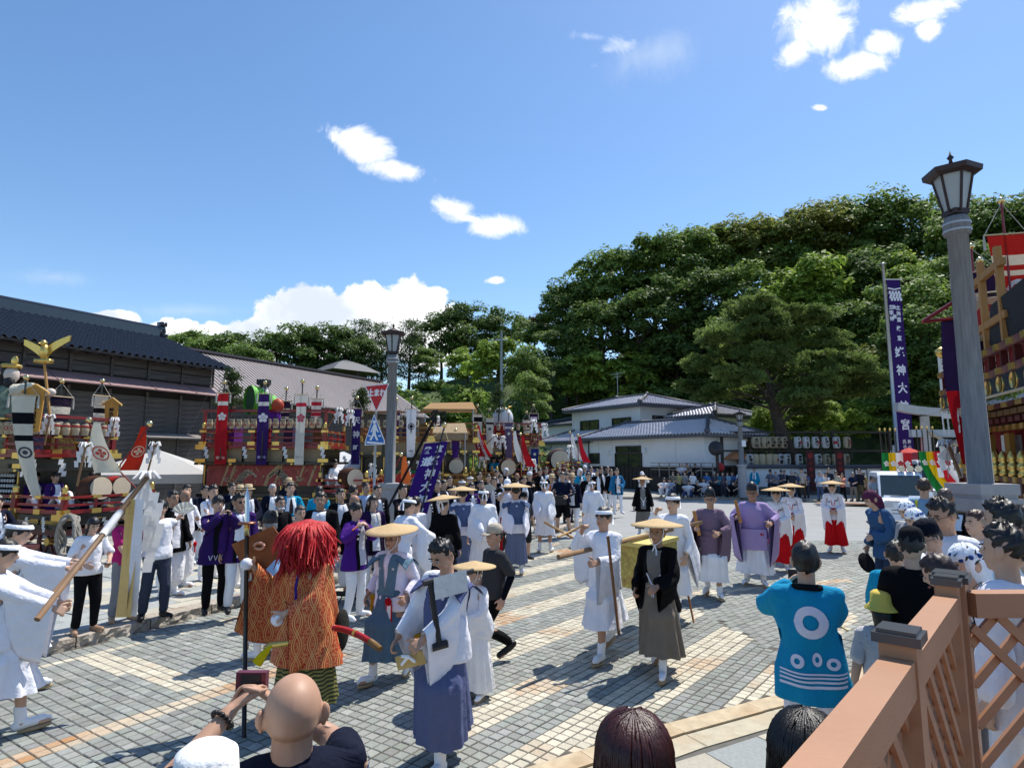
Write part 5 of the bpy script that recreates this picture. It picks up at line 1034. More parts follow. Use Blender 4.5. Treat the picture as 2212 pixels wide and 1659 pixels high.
for i,(px,py,tx,ty,c,lab)in enumerate(((1035,1000,1026,925,'#e4e0dc','white pennant with red ring left of the scarlet pennant'),(1050,1000,1022,918,'#c4202a','scarlet pennant with white ring in front of the middle floats'),(1108,995,1106,930,'#e6e2de','white pennant with pink mark on the red middle float'),(1130,1000,1124,940,'#c4222a','scarlet pennant on the right part of the red middle float'),(1250,1005,1248,942,'#c42030','scarlet pennant in front of the white house'),(1232,1000,1231,936,'#e6e4e0','white and red pennant in front of the white house'))):
 Y=26.5 if px<1200 else 31.5;flag(P(px,py,Y),P(tx,ty,Y),.62 if i==1 else .4,1.35,c,lab,ring_crest(.75,.17)if i<2 else None,'#c23038' if i==0 else '#e4d8d4',swx=.35)
for i,(px,py,tx,ty)in enumerate(((1028,1020,1040,985),(1050,960,1068,942),(1072,965,1085,945),(1112,1010,1135,990),(1128,1015,1152,995),(1150,960,1176,918),(1148,950,1153,910),(1238,1010,1232,965))):gohei(P(px,py,27),P(tx,ty,27),'paper-tied staff, %s from the left among the middle floats'%ORD[i],1.25)
drum(P(1096,1009,27.3),(.2,-1,0),.36,.5,'pale-skinned drum on the stage of the red middle float');drum(P(1206,994,31.5),(.3,-1,0),.55,.6,'largest pale-skinned drum, in front of the white house')
d3=empty('festival_doll',P(1086,915,28.8),0,'white-haired doll with golden horned crown on the red middle float','doll');mb=MB();mb.sphere((0,0,.25),(.5,.4,.55),16,12);mb.build('hair',mat('white_fur',(.65,.67,.7),rough=.9,bump=.8,bscale=20),d3,True);mb=MB();mb.lathe([(.5,-.6),(.42,-.1),(.2,.1)],12,sy=.7);mb.build('robe',mat('red_felt',(.42,.03,.025)),d3);mb=MB()
for s in(1,-1):mb.tube([(.18,-.2,.6),(.18+s*.12,-.25,.78),(.18+s*.26,-.2,.82)],[.05,.035,.01],6)
mb.build('crown',GOLD,d3)
sixth=empty('festival_float',(2.2,31.2,.03),math.radians(8),'front stage of a red float beside the white house','festival float','festival floats parked in a row')
for z in(1.75,1.95,2.12):mb=MB();mb.box((0,0,z),(2.6,.07,.07));mb.build('rail',REDLAC,sixth)
for x in(-1.25,-.4,.4,1.25):mb=MB();mb.box((x,0,1.95),(.08,.08,.5));mb.build('baluster',REDLAC,sixth);mb=MB();mb.box((x,-.02,2.13),(.2,.09,.08));mb.build('gold_fitting',GOLD,sixth)
mb=MB();mb.box((0,.9,1.62),(2.7,1.8,.16));mb.build('stage_floor',LACQUER,sixth);mb=MB();mb.box((0,.9,1.05),(2.4,1.6,1.0));mb.build('underbody',DARKRED,sixth)
# purple procession banner on a black pole

pbn=empty('procession_banner',P(958,957,13.4),0,'purple procession banner with white characters carried on a slanting pole','banner');t_=P(960,922,13.4)-P(958,957,13.4);lo=P(885,1190,12.4)-P(958,957,13.4)
mb=MB();g=[]
for j in range(19):
 t=j/18;c=np.array([.0,-.1,0])+(P(897,1112,12.9)-P(944,955,13.4))*t+(P(944,955,13.4)-P(958,957,13.4));w=.52
 g.append([c+np.array([(i/6-.5)*w,.03*math.sin(t*7+i),-.02*i*0+.02*(i-3)*.4])for i in range(7)])
g=np.array(g);mb.grid(g);mb.build('cloth',cloth('#3c1f72',.2),pbn,True);Hh=float(g[0,3,2]-g[-1,3,2])
print_on(g,vert_text('姥神大神宮',(.06,-.42),.23,.27)+vert_text('宣',(.12,-.16),.16)+vert_text('教',(-.14,-.17),.16)+vert_text('道',(-.1,-.42),.2),pbn,'lettering',cloth('#e6e4ea'),.52,Hh,.012)
mb=MB();mb.tube([lo,t_],.018,7);mb.build('pole',LACQUER,pbn);mb=MB();mb.sphere(t_+[0,0,.04],.06,12,9);mb.build('pole_ball',BRASS,pbn,True);mb=MB();mb.tube([g[0,0]-[.06,0,0],g[0,6]+[.06,0,0]],.014,6);mb.build('cross_bar',wood('#c9b08a'),pbn);mb=MB()
for e in(g[0,0],g[0,6]):mb.tube([t_-[0,0,.04],e],.006,5)
mb.build('cord',cloth('#cdbb8a'),pbn)
# tall purple banner by the torii

YB=36.0;kb=YB/27;tb_=empty('shrine_banner',(P(1950,1000,YB)[0],YB,.1),0,'very tall purple shrine banner with white characters on a grey steel pole','banner');b0=np.array(tb_.location);mb=MB();tp=P(1919,570,YB)-b0;tp[0]=0;xp=P(1919,700,YB)[0]-b0[0]
mb.tube([(xp,.1,0),(xp,.1,tp[2])],[.12,.09],10);mb.lathe([(.0,.05),(.2,.04),(.22,.0),(.0,-.03)],12,(xp,.1,tp[2]));mb.build('pole',STEEL,tb_,True);mb=MB();zt_,zb_=P(1930,604,YB)[2]-b0[2],P(1958,1008,YB)[2]-b0[2];g=strip_cloth(mb,(xp+.38*kb,.0,zt_),(1,0,0),zt_-zb_,.62*kb,.70*kb,[],0,.05,30,.15,4);mb.build('cloth',cloth('#33205e',.15),tb_,True)
shp=[txt2('北',(.13,-1.35),.24),txt2('海',(.13,-1.62),.24),txt2('道',(.13,-1.89),.24),txt2('漁',(-.08,-1.3),.2),txt2('業',(-.08,-1.75),.2),txt2('主',(-.24,-1.3),.24),txt2('宰',(-.24,-1.57),.24),txt2('神',(-.24,-1.84),.24),txt2('枚',(.08,-2.3),.24),txt2('宣',(.08,-2.75),.24)]+[txt2(ch,(.02,-3.4-i*.82),.5)for i,ch in enumerate('姥神大神宮')]+[txt2('桧',(.16,-7.45),.2),txt2('山',(.16,-7.7),.2),txt2('氏',(-.1,-7.45),.2),txt2('子',(-.1,-7.7),.2)]
shp=[([(x*kb*.84,z*kb)for x,z in V_],F_)for V_,F_ in shp];print_on(g,shp,tb_,'lettering',cloth('#e8e6ee'),.8,zt_-zb_,.012);mb=MB()
for x in(-.24,-.08,.09,.25):zig(mb,(xp+(.38+x*.84-.05)*kb,-.03,zt_-.55*kb),(1,0,0),.13*kb,.5*kb,4)
mb.tube([(xp+.1*kb,-.03,zt_-.42*kb),(xp+.38*kb,-.03,zt_-.48*kb),(xp+.66*kb,-.03,zt_-.42*kb)],.05,7);mb.build('rope_emblem',cloth('#e8e6ee'),tb_);mb=MB();mb.tube([(xp-.1,.0,zt_),(xp+.8*kb,.0,zt_)],.03,6);mb.build('cross_bar',PAPER,tb_)
# coloured shrine flags in two stands

for(px,Y,cols,lean,lab)in((1912,25.5,['#1f7a3a','#d8a818','#e2dedc','#a8242c'],.05,'left'),(1993,25.0,['#1f7a3a','#d8b018','#b8242c','#e2dedc'],.75,'right')):
 b=P(px,1090,Y);b[2]=.0
 for i,c in enumerate(cols):
  rt=empty('coloured_flag',b+[i*.22,0,0],0,'%s shrine flag on a black pole in the %s stand by the torii'%({'#1f7a3a':'green','#d8a818':'golden yellow','#d8b018':'yellow','#e2dedc':'white','#a8242c':'crimson','#b8242c':'red'}[c],lab),'flag','coloured shrine flags by the torii');top=3.5 if lab=='left' else 3.55
  mb=MB();mb.tube([(0,0,0),(0,0,top)],.022,6);mb.build('pole',LACQUER,rt);mb=MB();mb.lathe([(0,.1),(.05,.05),(.02,0),(.05,-.03),(0,-.05)],8,(0,0,top+.05));mb.build('finial',GOLD,rt);mb=MB()
  n=np.array([.28,-.1,0]);h=1.75;g=strip_cloth(mb,(.13,-.08-.12*i,top-.9+.0),(1,0,0),h,.34,.42,[],0,.04,seed=i+3,swx=lean*(1+.18*i));mb.build('cloth',cloth(c,.25),rt,True);print_on(g,flower2((0,-.45),.13,5),rt,'crest',cloth('#e6e2dc' if c!='#e2dedc' else '#b8303a'),.4,h)
  # ---- big float on the right edge

def right_float():
 o=np.array([9.75,13.2,0]);yaw=math.atan2(-3.5,-1.5);root=empty('festival_float',o,yaw,'large dark red and gold float with posts and big lanterns at the right edge','festival float','festival floats parked in a row');L_,W_=5.2,2.6
 T=lambda x,y,z:np.array((Matrix.Translation(root.location)@Matrix.Rotation(yaw,4,'Z'))@Vector((x,y,z)))
 def bx(name,c,s,m):mb=MB();mb.box(c,s);return mb.build(name,m,root)
 sgn=1
 for z in(1.30,1.52,1.76,2.02):bx('rail',(L_/2,.0,z),(L_,.1,.085),DARKRED);bx('end_rail',(.0,W_/2,z),(.1,W_,.08),DARKRED)
 for i in range(12):
  x=.05+i*.44;bx('baluster',(x,.0,1.66),(.09,.11,.86),DARKRED);mb=MB()
  for z in(1.30,1.76,2.02):mb=MB();mb.box((x+.2,-.02,z),(.16,.10,.10));mb.build('gold_fitting',GOLD,root)
  if i%1==0:mb=MB();mb.lathe([(.075,0),(.085,.05),(.06,.08),(.085,.14),(.08,.2),(.055,.22),(.08,.27),(.07,.34),(.03,.42),(.0,.44)],8,(x,0,2.07));mb.build('post_cap',GOLD,root,True)
 bx('stage_floor',(L_/2,W_/2,1.22),(L_,W_,.14),LACQUER);bx('underbody',(L_/2,W_/2,.7),(L_-.2,W_-.2,1.0),DARKRED);bx('inner_curtain',(L_/2,.55,2.6),(L_-.4,.05,1.7),mat('grey_brocade',(.16,.13,.14),rough=.9,var=.5,nscale=8))
 for x in(.35,2.2,4.0):bx('white_banded_pillar',(x,.3,2.05),(.26,.26,1.5),cloth('#c9c6c0'));bx('pillar_band',(x,.3,2.35),(.28,.28,.12),BLACK)
 for z,h,m in((3.60,.30,mat('navy_lacquer',(.012,.02,.035),rough=.3)),(3.82,.13,mat('mauve_red',(.16,.05,.055),rough=.4)),(4.22,.13,mat('mauve_red',(.16,.05,.055)))):bx('cornice',(L_/2,-.12,z),(L_+.5,.16,h),m)
 bx('red_curtain',(L_/2,.42,2.75),(L_-.3,.04,.5),mat('red_brocade',(.30,.02,.02)))
 for i in range(16):
  x=.05+i*.335
  for z,w,dy,m_ in((2.92,.16,.0,GOLD),(3.05,.22,-.04,DARKRED),(3.17,.28,-.08,wood('#6b4a22')),(3.30,.30,-.11,GOLD if i%2 else DARKRED)):bx('bracket',(x,.18+dy,z),(w,.2,.09),m_)
  if i%3==1:bx('carved_panel',(x,.2,2.62),(.26,.08,.42),wood('#8a6424'))
 for i in range(9):
  x=-.1+i*.62;mb=MB();mb.tube([(x,-.23,3.60),(x,-.2,3.60)],.13,16);mb.build('gold_medallion',GOLD,root,True);bx('cornice_post',(x,-.12,4.02),(.07,.1,.34),DARKRED);bx('red_slat',(x+.3,-.06,4.02),(.42,.04,.26),REDLAC)
  [MB().box((x,-.22,z_),(.16,.05,.10)).build('gold_fitting',GOLD,root)for z_ in(4.22,3.82)]
 bx('roof_deck',(L_/2,W_/2,4.3),(L_+.3,W_,.1),LACQUER);mb=MB();mb.grid([[(2.9,-.1,4.35),(L_+.4,-.1,4.35)],[(3.3,-.15,5.0),(L_+.4,-.15,5.1)],[(3.6,W_,5.1),(L_+.4,W_,5.2)]]);mb.build('dark_screen',mat('black_mesh_cloth',(.016,.015,.018),rough=.8,var=.4),root)
 for x in(2.0,2.9,3.8):bx('timber_post',(x,-.12,5.1),(.10,.10,1.6),wood('#a97a44'))
 for z in(5.6,4.72):bx('timber_beam',(2.9,-.12,z),(2.2,.09,.12),wood('#a97a44'))
 mb=MB();mb.tube([(.0,-.3,3.42),(1.2,-.3,3.30),(2.6,-.3,3.42),(L_,-.3,3.40)],.025,6);mb.build('straw_rope',mat('straw_rope',(.5,.42,.28)),root)
 e=T(1,0,0)-T(0,0,0)
 for i,x in enumerate((.35,.75,1.5,2.0,2.6)):shide(T(x,-.34,3.36),e,.52,'large white zigzag paper under the cornice of the right float, %s from its far end'%ORD[i])
 BL={}
 for i,(px,py,Y)in enumerate(((2143,690,11.6),(2093,735,12.9))):
  p=P(px,py,Y);rt=empty('giant_lantern',p,0,'giant cream lantern with red ring crest on the right float, %s'%('nearer one' if i==0 else 'behind the lamp post'),'lantern','giant lanterns on the right float');mb=MB();pr=[(.16,-.42)]+[(.33+.008*(-1)**k-.06*abs(k-8)/8,-.38+.76*k/16)for k in range(17)]+[(.16,.42)];mb.lathe(pr,20);mb.build('lantern_body',mat('lantern_paper_cream',(.62,.52,.36)),rt,True);mb=MB();mb.lathe([(.17,-.5),(.17,-.41)],14);mb.lathe([(.17,.41),(.17,.5)],14);mb.build('hoop',BLACK,rt)
  V2,F=disc2((-.02,.0),.24,.10,28,.95);V2=np.array(V2);mb=MB();q=np.column_stack([V2[:,0],-np.sqrt(np.maximum(.345**2-V2[:,0]**2,.02)),V2[:,1]]);a=-.75;q=q@np.array([[math.cos(a),math.sin(a),0],[-math.sin(a),math.cos(a),0],[0,0,1]]);mb.add(q,F);mb.build('crest',mat('red_ink',(.42,.03,.03)),rt)
 banner(P(2172,506,10.9),[.97,-.22,0],1.75,.62,['#b3261f','#e0cdb2'],[(.22,.36,1),(.39,.46,1)],'red banner with white stripes and bracket mark on the right float',taper=.6,polec=REDLAC,pole=(.62,1.4),seed=33,prints=[([txt2('C',(.1,-1.02),.42,.42,.05)],'#d8cfd0'),([disc2((-.12,-1.12),.13,.115,5)]+flower2((-.12,-1.12),.08,5),'#d8b8a8')])
 banner(P(2103,588,11.9),[.8,-.6,0],1.9,.66,['#2a1e3c','#d8ccb4'],[(.22,.34,1),(.38,.45,1),(.55,.7,1)],'dark purple banner with cream bars beside the right lamp post',taper=.9,polec=REDLAC,pole=(.5,1.9),seed=34)
 banner(P(2122,622,12.2),[.8,-.6,0],1.6,.55,['#d8c9a4','#1a1418'],[(.12,.24,1),(.40,.47,1)],'cream banner with dark bars behind the red bracket banner',taper=.9,polec=REDLAC,pole=(.55,1.5),seed=35)
 banner(P(2216,548,11.2),[.85,-.52,0],2.6,.5,['#33285a','#e0dce4'],[(.06,.16,1)],'purple banner with white paper pattern at the right frame edge',taper=1,seed=36,ball=False)
 rt=empty('hanging_flag',P(2046,690,11.9),0,'purple over red flag with pale crest hanging left of the right lamp post','flag');mb=MB();g=strip_cloth(mb,(.05,0,0),(1,-.2,0),2.9,.30,.72,[(.48,1,1)],0,.08,seed=9,swx=.35);mb.build('cloth',[cloth('#2c1f44',.2),cloth('#b01822',.2)],rt,True);print_on(g,flower2((.05,-1.9),.24,4),rt,'crest',cloth('#e2c4b8'),.7,2.9);mb=MB()
 mb.tube([(-.5,0,-.05),(.8,0,.75)],.04,6);mb.tube([(-.5,0,-.05),(.8,0,.1)],.04,6);mb.build('red_frame',REDLAC,rt)
 gohei(P(2075,1030,12.6),P(2048,960,12.8),'large white paper wand at the far end of the right float',1.7);mb=MB()
 sg=empty('vertical_sign',P(2044,815,14.5),0,'narrow white signboard with black characters and gold emblem above the torii','sign');mb=MB();mb.box((0,0,-.25),(.3,.06,1.5));mb.build('board',cloth('#dcdcd8'),sg);mb=MB()
 for i,ch in enumerate('江差追分会'):v,f=text_poly(ch,.04);mb.add([(p[0]*.22,-.035,.3-i*.27+p[1]*.22)for p in v],f)
 mb.build('lettering',mat('ink',(.015,.013,.013)),sg);mb=MB();mb.sphere((-.05,-.05,.6),(.2,.12,.14),10,8);mb.build('emblem',GOLD,sg,True)
right_float()
# ================================================================= people: one posed body mesh each, clothes as children

# rest skeleton: 1.70 m, facing -Y, person's left is +X

A35=math.radians(33)
def _arm(s):
 d=np.array([s*math.sin(A35),0,-math.cos(A35)]);sh=np.array([s*.165,.01,1.375])
 return sh,sh+d*.27,sh+d*.515,sh+d*.70
J={'pelvis':np.array([0,0,.95]),'waist':np.array([0,0,1.08]),'neck':np.array([0,.012,1.42]),'head':np.array([0,0,1.50]),'top':np.array([0,0,1.70])}
for s,q in((1,'L'),(-1,'R')):
 J['sh'+q],J['el'+q],J['wr'+q],J['ft'+q]=_arm(s)
 J['hip'+q]=np.array([s*.09,0,.90]);J['kn'+q]=np.array([s*.10,-.01,.49]);J['an'+q]=np.array([s*.105,.02,.085]);J['toe'+q]=np.array([s*.125,-.15,.03])
BN=['pelvis','chest','head']+[b+q for q in 'LR' for b in('uarm','farm','hand','fin1','fin2','thumb','thigh','shin','foot')]
BI={b:i for i,b in enumerate(BN)}
def hand_frame(q):
 s=1 if q=='L' else-1
 d=J['ft'+q]-J['wr'+q];d/=np.linalg.norm(d)
 f=np.array([0,-1.0,0])
 n=np.cross(d,f)*s
 if n[0]*s>0:n=-n
 return d,f,n
SEG={'pelvis':(J['pelvis']-[0,0,.05],J['waist'],.15),'chest':(J['waist'],J['neck'],.14),'head':(J['neck']+[0,0,.03],J['top']-[0,0,.08],.08)}
for q in 'LR':
 d,f,n=hand_frame(q);w=J['wr'+q];kn=w+d*.095
 SEG['uarm'+q]=(J['sh'+q],J['el'+q],.05);SEG['farm'+q]=(J['el'+q],w,.038);SEG['hand'+q]=(w,kn,.035)
 SEG['fin1'+q]=(kn,kn+d*.045,.03);SEG['fin2'+q]=(kn+d*.05,kn+d*.095,.03)
 SEG['thumb'+q]=(w+d*.05+f*.05,w+d*.09+f*.075,.012)
 SEG['thigh'+q]=(J['hip'+q],J['kn'+q],.075);SEG['shin'+q]=(J['kn'+q],J['an'+q],.05);SEG['foot'+q]=(J['an'+q],J['toe'+q],.035)
PAR={'chest':'pelvis','head':'chest'}
for q in 'LR':
 PAR.update({'uarm'+q:'chest','farm'+q:'uarm'+q,'hand'+q:'farm'+q,'fin1'+q:'hand'+q,'fin2'+q:'fin1'+q,'thumb'+q:'hand'+q,'thigh'+q:'pelvis','shin'+q:'thigh'+q,'foot'+q:'shin'+q})
ADJ=np.eye(len(BN),dtype=bool)
for a,b in PAR.items():ADJ[BI[a],BI[b]]=ADJ[BI[b],BI[a]]=True
def weights(V,soft=.02,only=None):
 D=np.zeros((len(V),len(BN)))
 for b,(a,e,r)in SEG.items():
  ab=e-a;t=np.clip(((V-a)@ab)/(ab@ab),0,1)
  D[:,BI[b]]=np.linalg.norm(V-a-t[:,None]*ab,axis=1)-r
 if only is not None:
  for b in BN:
   if not any(b.startswith(o)for o in only):D[:,BI[b]]=9
 k=D.argmin(1);mn=D.min(1)
 Wt=np.exp(-(D-mn[:,None])/soft)*ADJ[k];Wt[Wt<.01]=0
 return Wt/Wt.sum(1)[:,None]
def capsule(mb,a,b,ra,rb,n=12):
 a,b=np.array(a,float),np.array(b,float);d=b-a;L_=np.linalg.norm(d);d/=L_
 pts=[a-d*ra*math.cos(t)for t in np.linspace(.15,1.57,4)[:-1]]+[a+d*L_*t for t in(0,.5,1)]+[b+d*rb*math.sin(t)for t in np.linspace(0,1.42,4)[1:]]
 rs=[ra*math.sin(t)for t in np.linspace(.15,1.57,4)[:-1]]+[ra,(ra+rb)/2,rb]+[rb*math.cos(t)for t in np.linspace(0,1.42,4)[1:]]
 mb.tube(pts,rs,n)
def loft(mb,rings,n=20,p=2.0):
 """closed stack of superellipses (cx, cy, z, rx, ry)"""
 a=np.arange(n)*2*math.pi/n;c,s_=np.cos(a),np.sin(a)
 ex=np.sign(c)*np.abs(c)**(2/p);ey=np.sign(s_)*np.abs(s_)**(2/p)
 Pt=np.array([[[cx+rx*x,cy+ry*y,z]for x,y in zip(ex,ey)]for cx,cy,z,rx,ry in rings])
 k=len(rings);mb.grid(Pt,closed=True);o=mb.n-k*n
 mb.F+=[[o+j for j in reversed(range(n))],[o+(k-1)*n+j for j in range(n)]];mb.M+=[0,0]
def remesh(mb,vox,smooth,ratio,keep=None):
 me=mb.mesh('tmp',[]);o=bpy.data.objects.new('tmp',me);S.collection.objects.link(o)
 r=o.modifiers.new('r','REMESH');r.mode='VOXEL';r.voxel_size=vox
 if smooth:sm=o.modifiers.new('s','SMOOTH');sm.iterations=smooth;sm.factor=.5
 out=[]
 for q in(ratio if isinstance(ratio,(list,tuple))else[ratio]):
  dc=o.modifiers.new('d','DECIMATE');dc.ratio=q
  dg=bpy.context.evaluated_depsgraph_get();e=o.evaluated_get(dg);m2=e.to_mesh()
  V=np.zeros(len(m2.vertices)*3,np.float32);m2.vertices.foreach_get('co',V)
  F=[tuple(p.vertices)for p in m2.polygons];out.append((V.reshape(-1,3).astype(float),F))
  e.to_mesh_clear();o.modifiers.remove(dc)
 bpy.data.objects.remove(o);bpy.data.meshes.remove(me)
 return out if isinstance(ratio,(list,tuple))else out[0]
class Tpl:
 def __init__(s,V,F,Wt,mi=None):s.V,s.F,s.W,s.mi=V,F,Wt,mi;s._b=None
 def bvh(s):
  if s._b is None:s._b=BVHTree.FromPolygons([tuple(v)for v in s.V],s.F)
  return s._b
def base_body():
 m=MB()
 loft(m,[(0,.0,.80,.10,.08),(0,.005,.86,.155,.105),(0,.005,.93,.165,.11),(0,0,1.02,.145,.10),(0,0,1.10,.138,.095),(0,0,1.2,.155,.105),(0,0,1.3,.17,.11),(0,.005,1.37,.15,.09),(0,.01,1.42,.075,.06)])
 capsule(m,(0,.015,1.38),(0,.008,1.53),.060,.055)
 m.sphere((0,.012,1.612),(.073,.092,.094),20,14)
 m.sphere((0,-.03,1.555),(.056,.058,.074),16,12);m.sphere((0,.03,1.575),(.066,.068,.07),16,12)
 m.sphere((0,-.055,1.51),(.03,.026,.022),10,8)
 m.tube([(0,-.079,1.605),(0,-.094,1.578),(0,-.1,1.568)],[.009,.013,.012],8)
 for s,q in((1,'L'),(-1,'R')):
  m.sphere((s*.078,.016,1.585),(.012,.022,.034),8,8)
  capsule(m,(s*.10,.012,1.39),J['sh'+q],.052,.052)
  capsule(m,J['sh'+q],J['el'+q],.052,.039);capsule(m,J['el'+q],J['wr'+q],.041,.026)
  d,f,n=hand_frame(q);w=J['wr'+q]
  for k in range(5):
   o=f*(.033-.0165*k);capsule(m,w+d*.015+o*.55,w+d*.09+o,.014,.0125,8)
  for k,ln in enumerate((.072,.082,.076,.06)):
   o=f*(.030-.0195*k);k0=w+d*.095+o;k1=k0+d*ln*.52+n*.006;k2=k0+d*ln+n*.018
   m.tube([k0-d*.02,k0,k1,k2,k2+d*.004],[.0105,.0105,.0095,.0078,.003],8)
  m.tube([w+d*.03+f*.02,w+d*.06+f*.052,w+d*.09+f*.07+n*.008,w+d*.108+f*.074+n*.012],[.014,.0125,.0105,.006],8)
  capsule(m,J['hip'+q],J['kn'+q],.082,.053);capsule(m,J['kn'+q]+[0,.01,-.04],J['an'+q],.055,.037)
  capsule(m,J['an'+q]+[0,.03,-.045],J['toe'+q]+[0,.03,.012],.036,.036);capsule(m,J['an'+q],J['an'+q]-[0,-.0,.03],.04,.04)
  capsule(m,J['toe'+q]+[-s*.02,.03,-.004],J['toe'+q]+[-s*.02,-.03,-.01],.026,.018)
 full=remesh(m,.0062,3,[.16,.045])
 out=[]
 for V,F in full:
  e=V.copy()
  for sx in(1,-1):
   g=np.exp(-(((V[:,0]-sx*.03)/.018)**2+((V[:,2]-1.597)/.012)**2))*(V[:,1]<-.05);e[:,1]+=.007*g
  Wt=weights(e,.012)
  fm=MB()
  for sx in(1,-1):
   fm.sphere((sx*.03,-.0735,1.597),(.0145,.006,.0058),8,5,1);fm.sphere((sx*.03,-.0775,1.597),(.0062,.0045,.0058),7,5,2)
   fm.box((sx*.031,-.0785,1.617),(.034,.008,.0065),0,2);fm.sphere((sx*.079,.016,1.588),(.011,.021,.034),8,6,0);fm.sphere((sx*.083,.028,1.596),(.012,.01,.027),8,6,0)
  fm.sphere((0,-.0845,1.5395),(.021,.006,.0065),8,5,3)
  FV=np.vstack(fm.V);FW=np.zeros((len(FV),len(BN)));FW[:,BI['head']]=1
  mi=[0]*len(F)+fm.M;nV=len(e)
  out.append(Tpl(np.vstack([e,FV]),list(F)+[tuple(i+nV for i in f)for f in fm.F],np.vstack([Wt,FW]),mi))
 return out
BODY=base_body()
def tpl(build,vox=.014,smooth=4,ratio=.22,soft=.035,only=None):
 m=MB();build(m);V,F=remesh(m,vox,smooth,ratio);return Tpl(V,F,weights(V,soft,only))
def t_torso(m,zb=.86,k=1.0,flare=0.0,zt=1.43):
 rs=[]
 for z in np.linspace(zb,1.40,9):
  t=max(0,(1.02-z)/.3)
  rx=np.interp(z,[.8,.93,1.05,1.2,1.32,1.38,1.41],[.188,.19,.172,.18,.187,.172,.14])*k+flare*t
  ry=np.interp(z,[.8,.93,1.05,1.2,1.32,1.38,1.41],[.138,.14,.128,.132,.128,.112,.095])*k+flare*t*.8
  rs.append((0,.005,z,rx,ry))
 rs.append((0,.012,zt+.01,.082,.073));loft(m,rs)
 for s,q in((1,'L'),(-1,'R')):capsule(m,(s*.08,.012,1.385),J['sh'+q]+[0,0,.003],.068*k,.067*k)
def t_tee(m):
 t_torso(m,.86,1.04)
 for q in 'LR':capsule(m,J['sh'+q],J['sh'+q]+(J['el'+q]-J['sh'+q])*.72,.066,.074)
def t_long(m):
 t_torso(m,.86,1.04)
 for q in 'LR':capsule(m,J['sh'+q],J['el'+q],.064,.055);capsule(m,J['el'+q],J['wr'+q],.055,.042)
def t_vest(m):t_torso(m,.86,1.04)
def t_happi(m):
 t_torso(m,.72,1.12,.045)
 for q in 'LR':
  d,f,n=hand_frame(q);sh,el,wr=J['sh'+q],J['el'+q],J['wr'+q]
  capsule(m,sh,el,.07,.075)
  for o in(-.05,0,.06):capsule(m,el-f*o*.5,wr+(el-wr)*.15-f*o,.062,.055)
def t_robe(m):
 t_torso(m,.80,1.12,.03)
 for q in 'LR':capsule(m,J['sh'+q],J['el'+q],.07,.06);capsule(m,J['el'+q],J['wr'+q]+(J['el'+q]-J['wr'+q])*.25,.058,.05)
def t_pants(m):
 loft(m,[(0,0,.80,.13,.10),(0,0,.86,.168,.12),(0,0,.95,.166,.118),(0,0,1.0,.152,.108)])
 for q in 'LR':capsule(m,J['hip'+q]-[0,0,.02],J['kn'+q],.098,.075);capsule(m,J['kn'+q],J['an'+q]+[0,0,.03],.075,.062)
def t_wide(m):
 loft(m,[(0,0,.80,.15,.11),(0,0,.86,.18,.13),(0,0,.95,.178,.128),(0,0,1.05,.155,.112)])
 for q in 'LR':capsule(m,J['hip'+q]-[0,0,.02],J['kn'+q]+[0,.01,0],.11,.115);capsule(m,J['kn'+q]+[0,.01,0],J['kn'+q]+[0,.02,-.22],.115,.125)
def t_shorts(m):
 loft(m,[(0,0,.80,.13,.10),(0,0,.86,.168,.12),(0,0,.95,.166,.118),(0,0,1.0,.152,.108)])
 for q in 'LR':capsule(m,J['hip'+q]-[0,0,.02],J['kn'+q]+[0,0,.02],.10,.09)
def t_sock(m):
 for q in 'LR':
  capsule(m,J['an'+q]+[0,0,.10],J['an'+q],.05,.045);capsule(m,J['an'+q]+[0,.03,-.04],J['toe'+q]+[0,.02,.012],.042,.04)
  capsule(m,J['toe'+q]+[0,.03,.0],J['toe'+q]+[0,-.03,-.002],.036,.026)
def t_shoe(m):
 for q in 'LR':
  capsule(m,J['an'+q]+[0,0,-.005],J['an'+q]-[0,-.01,.03],.047,.048);capsule(m,J['an'+q]+[0,.03,-.045],J['toe'+q]+[0,-.01,.008],.046,.042)
LEG=('pelvis','thigh','shin','foot');TOR=('pelvis','chest','uarm','farm','hand')
TP_={'tee':tpl(t_tee,only=TOR),'long':tpl(t_long,only=TOR),'vest':tpl(t_vest,only=('pelvis','chest')),'happi':tpl(t_happi,only=TOR,soft=.04),'robe':tpl(t_robe,only=TOR,soft=.04),'pants':tpl(t_pants,only=LEG),'wide':tpl(t_wide,only=LEG,soft=.06),'shorts':tpl(t_shorts,only=LEG),'sock':tpl(t_sock,.009,2,.2,.02,LEG),'shoe':tpl(t_shoe,.010,2,.2,.02,LEG)}
def onto(t,pts,side,eps=.006):
 """(x, z) points laid on the front (side=-1) or back (+1) of a garment, with the garment's weights there"""
 V,Wt=[],[]
 for x,z in pts:
  hit=t.bvh().ray_cast(Vector((x,side*1.0,z)),Vector((0,-side,0)))
  if hit[0]is None:
   h=t.bvh().find_nearest(Vector((x,side*.12,z)));co,fi=h[0],h[2]
  else:co,fi=hit[0],hit[2]
  V.append([co[0],co[1]+side*eps,co[2]]);Wt.append(t.W[list(t.F[fi])].mean(0))
 return np.array(V),np.array(Wt)
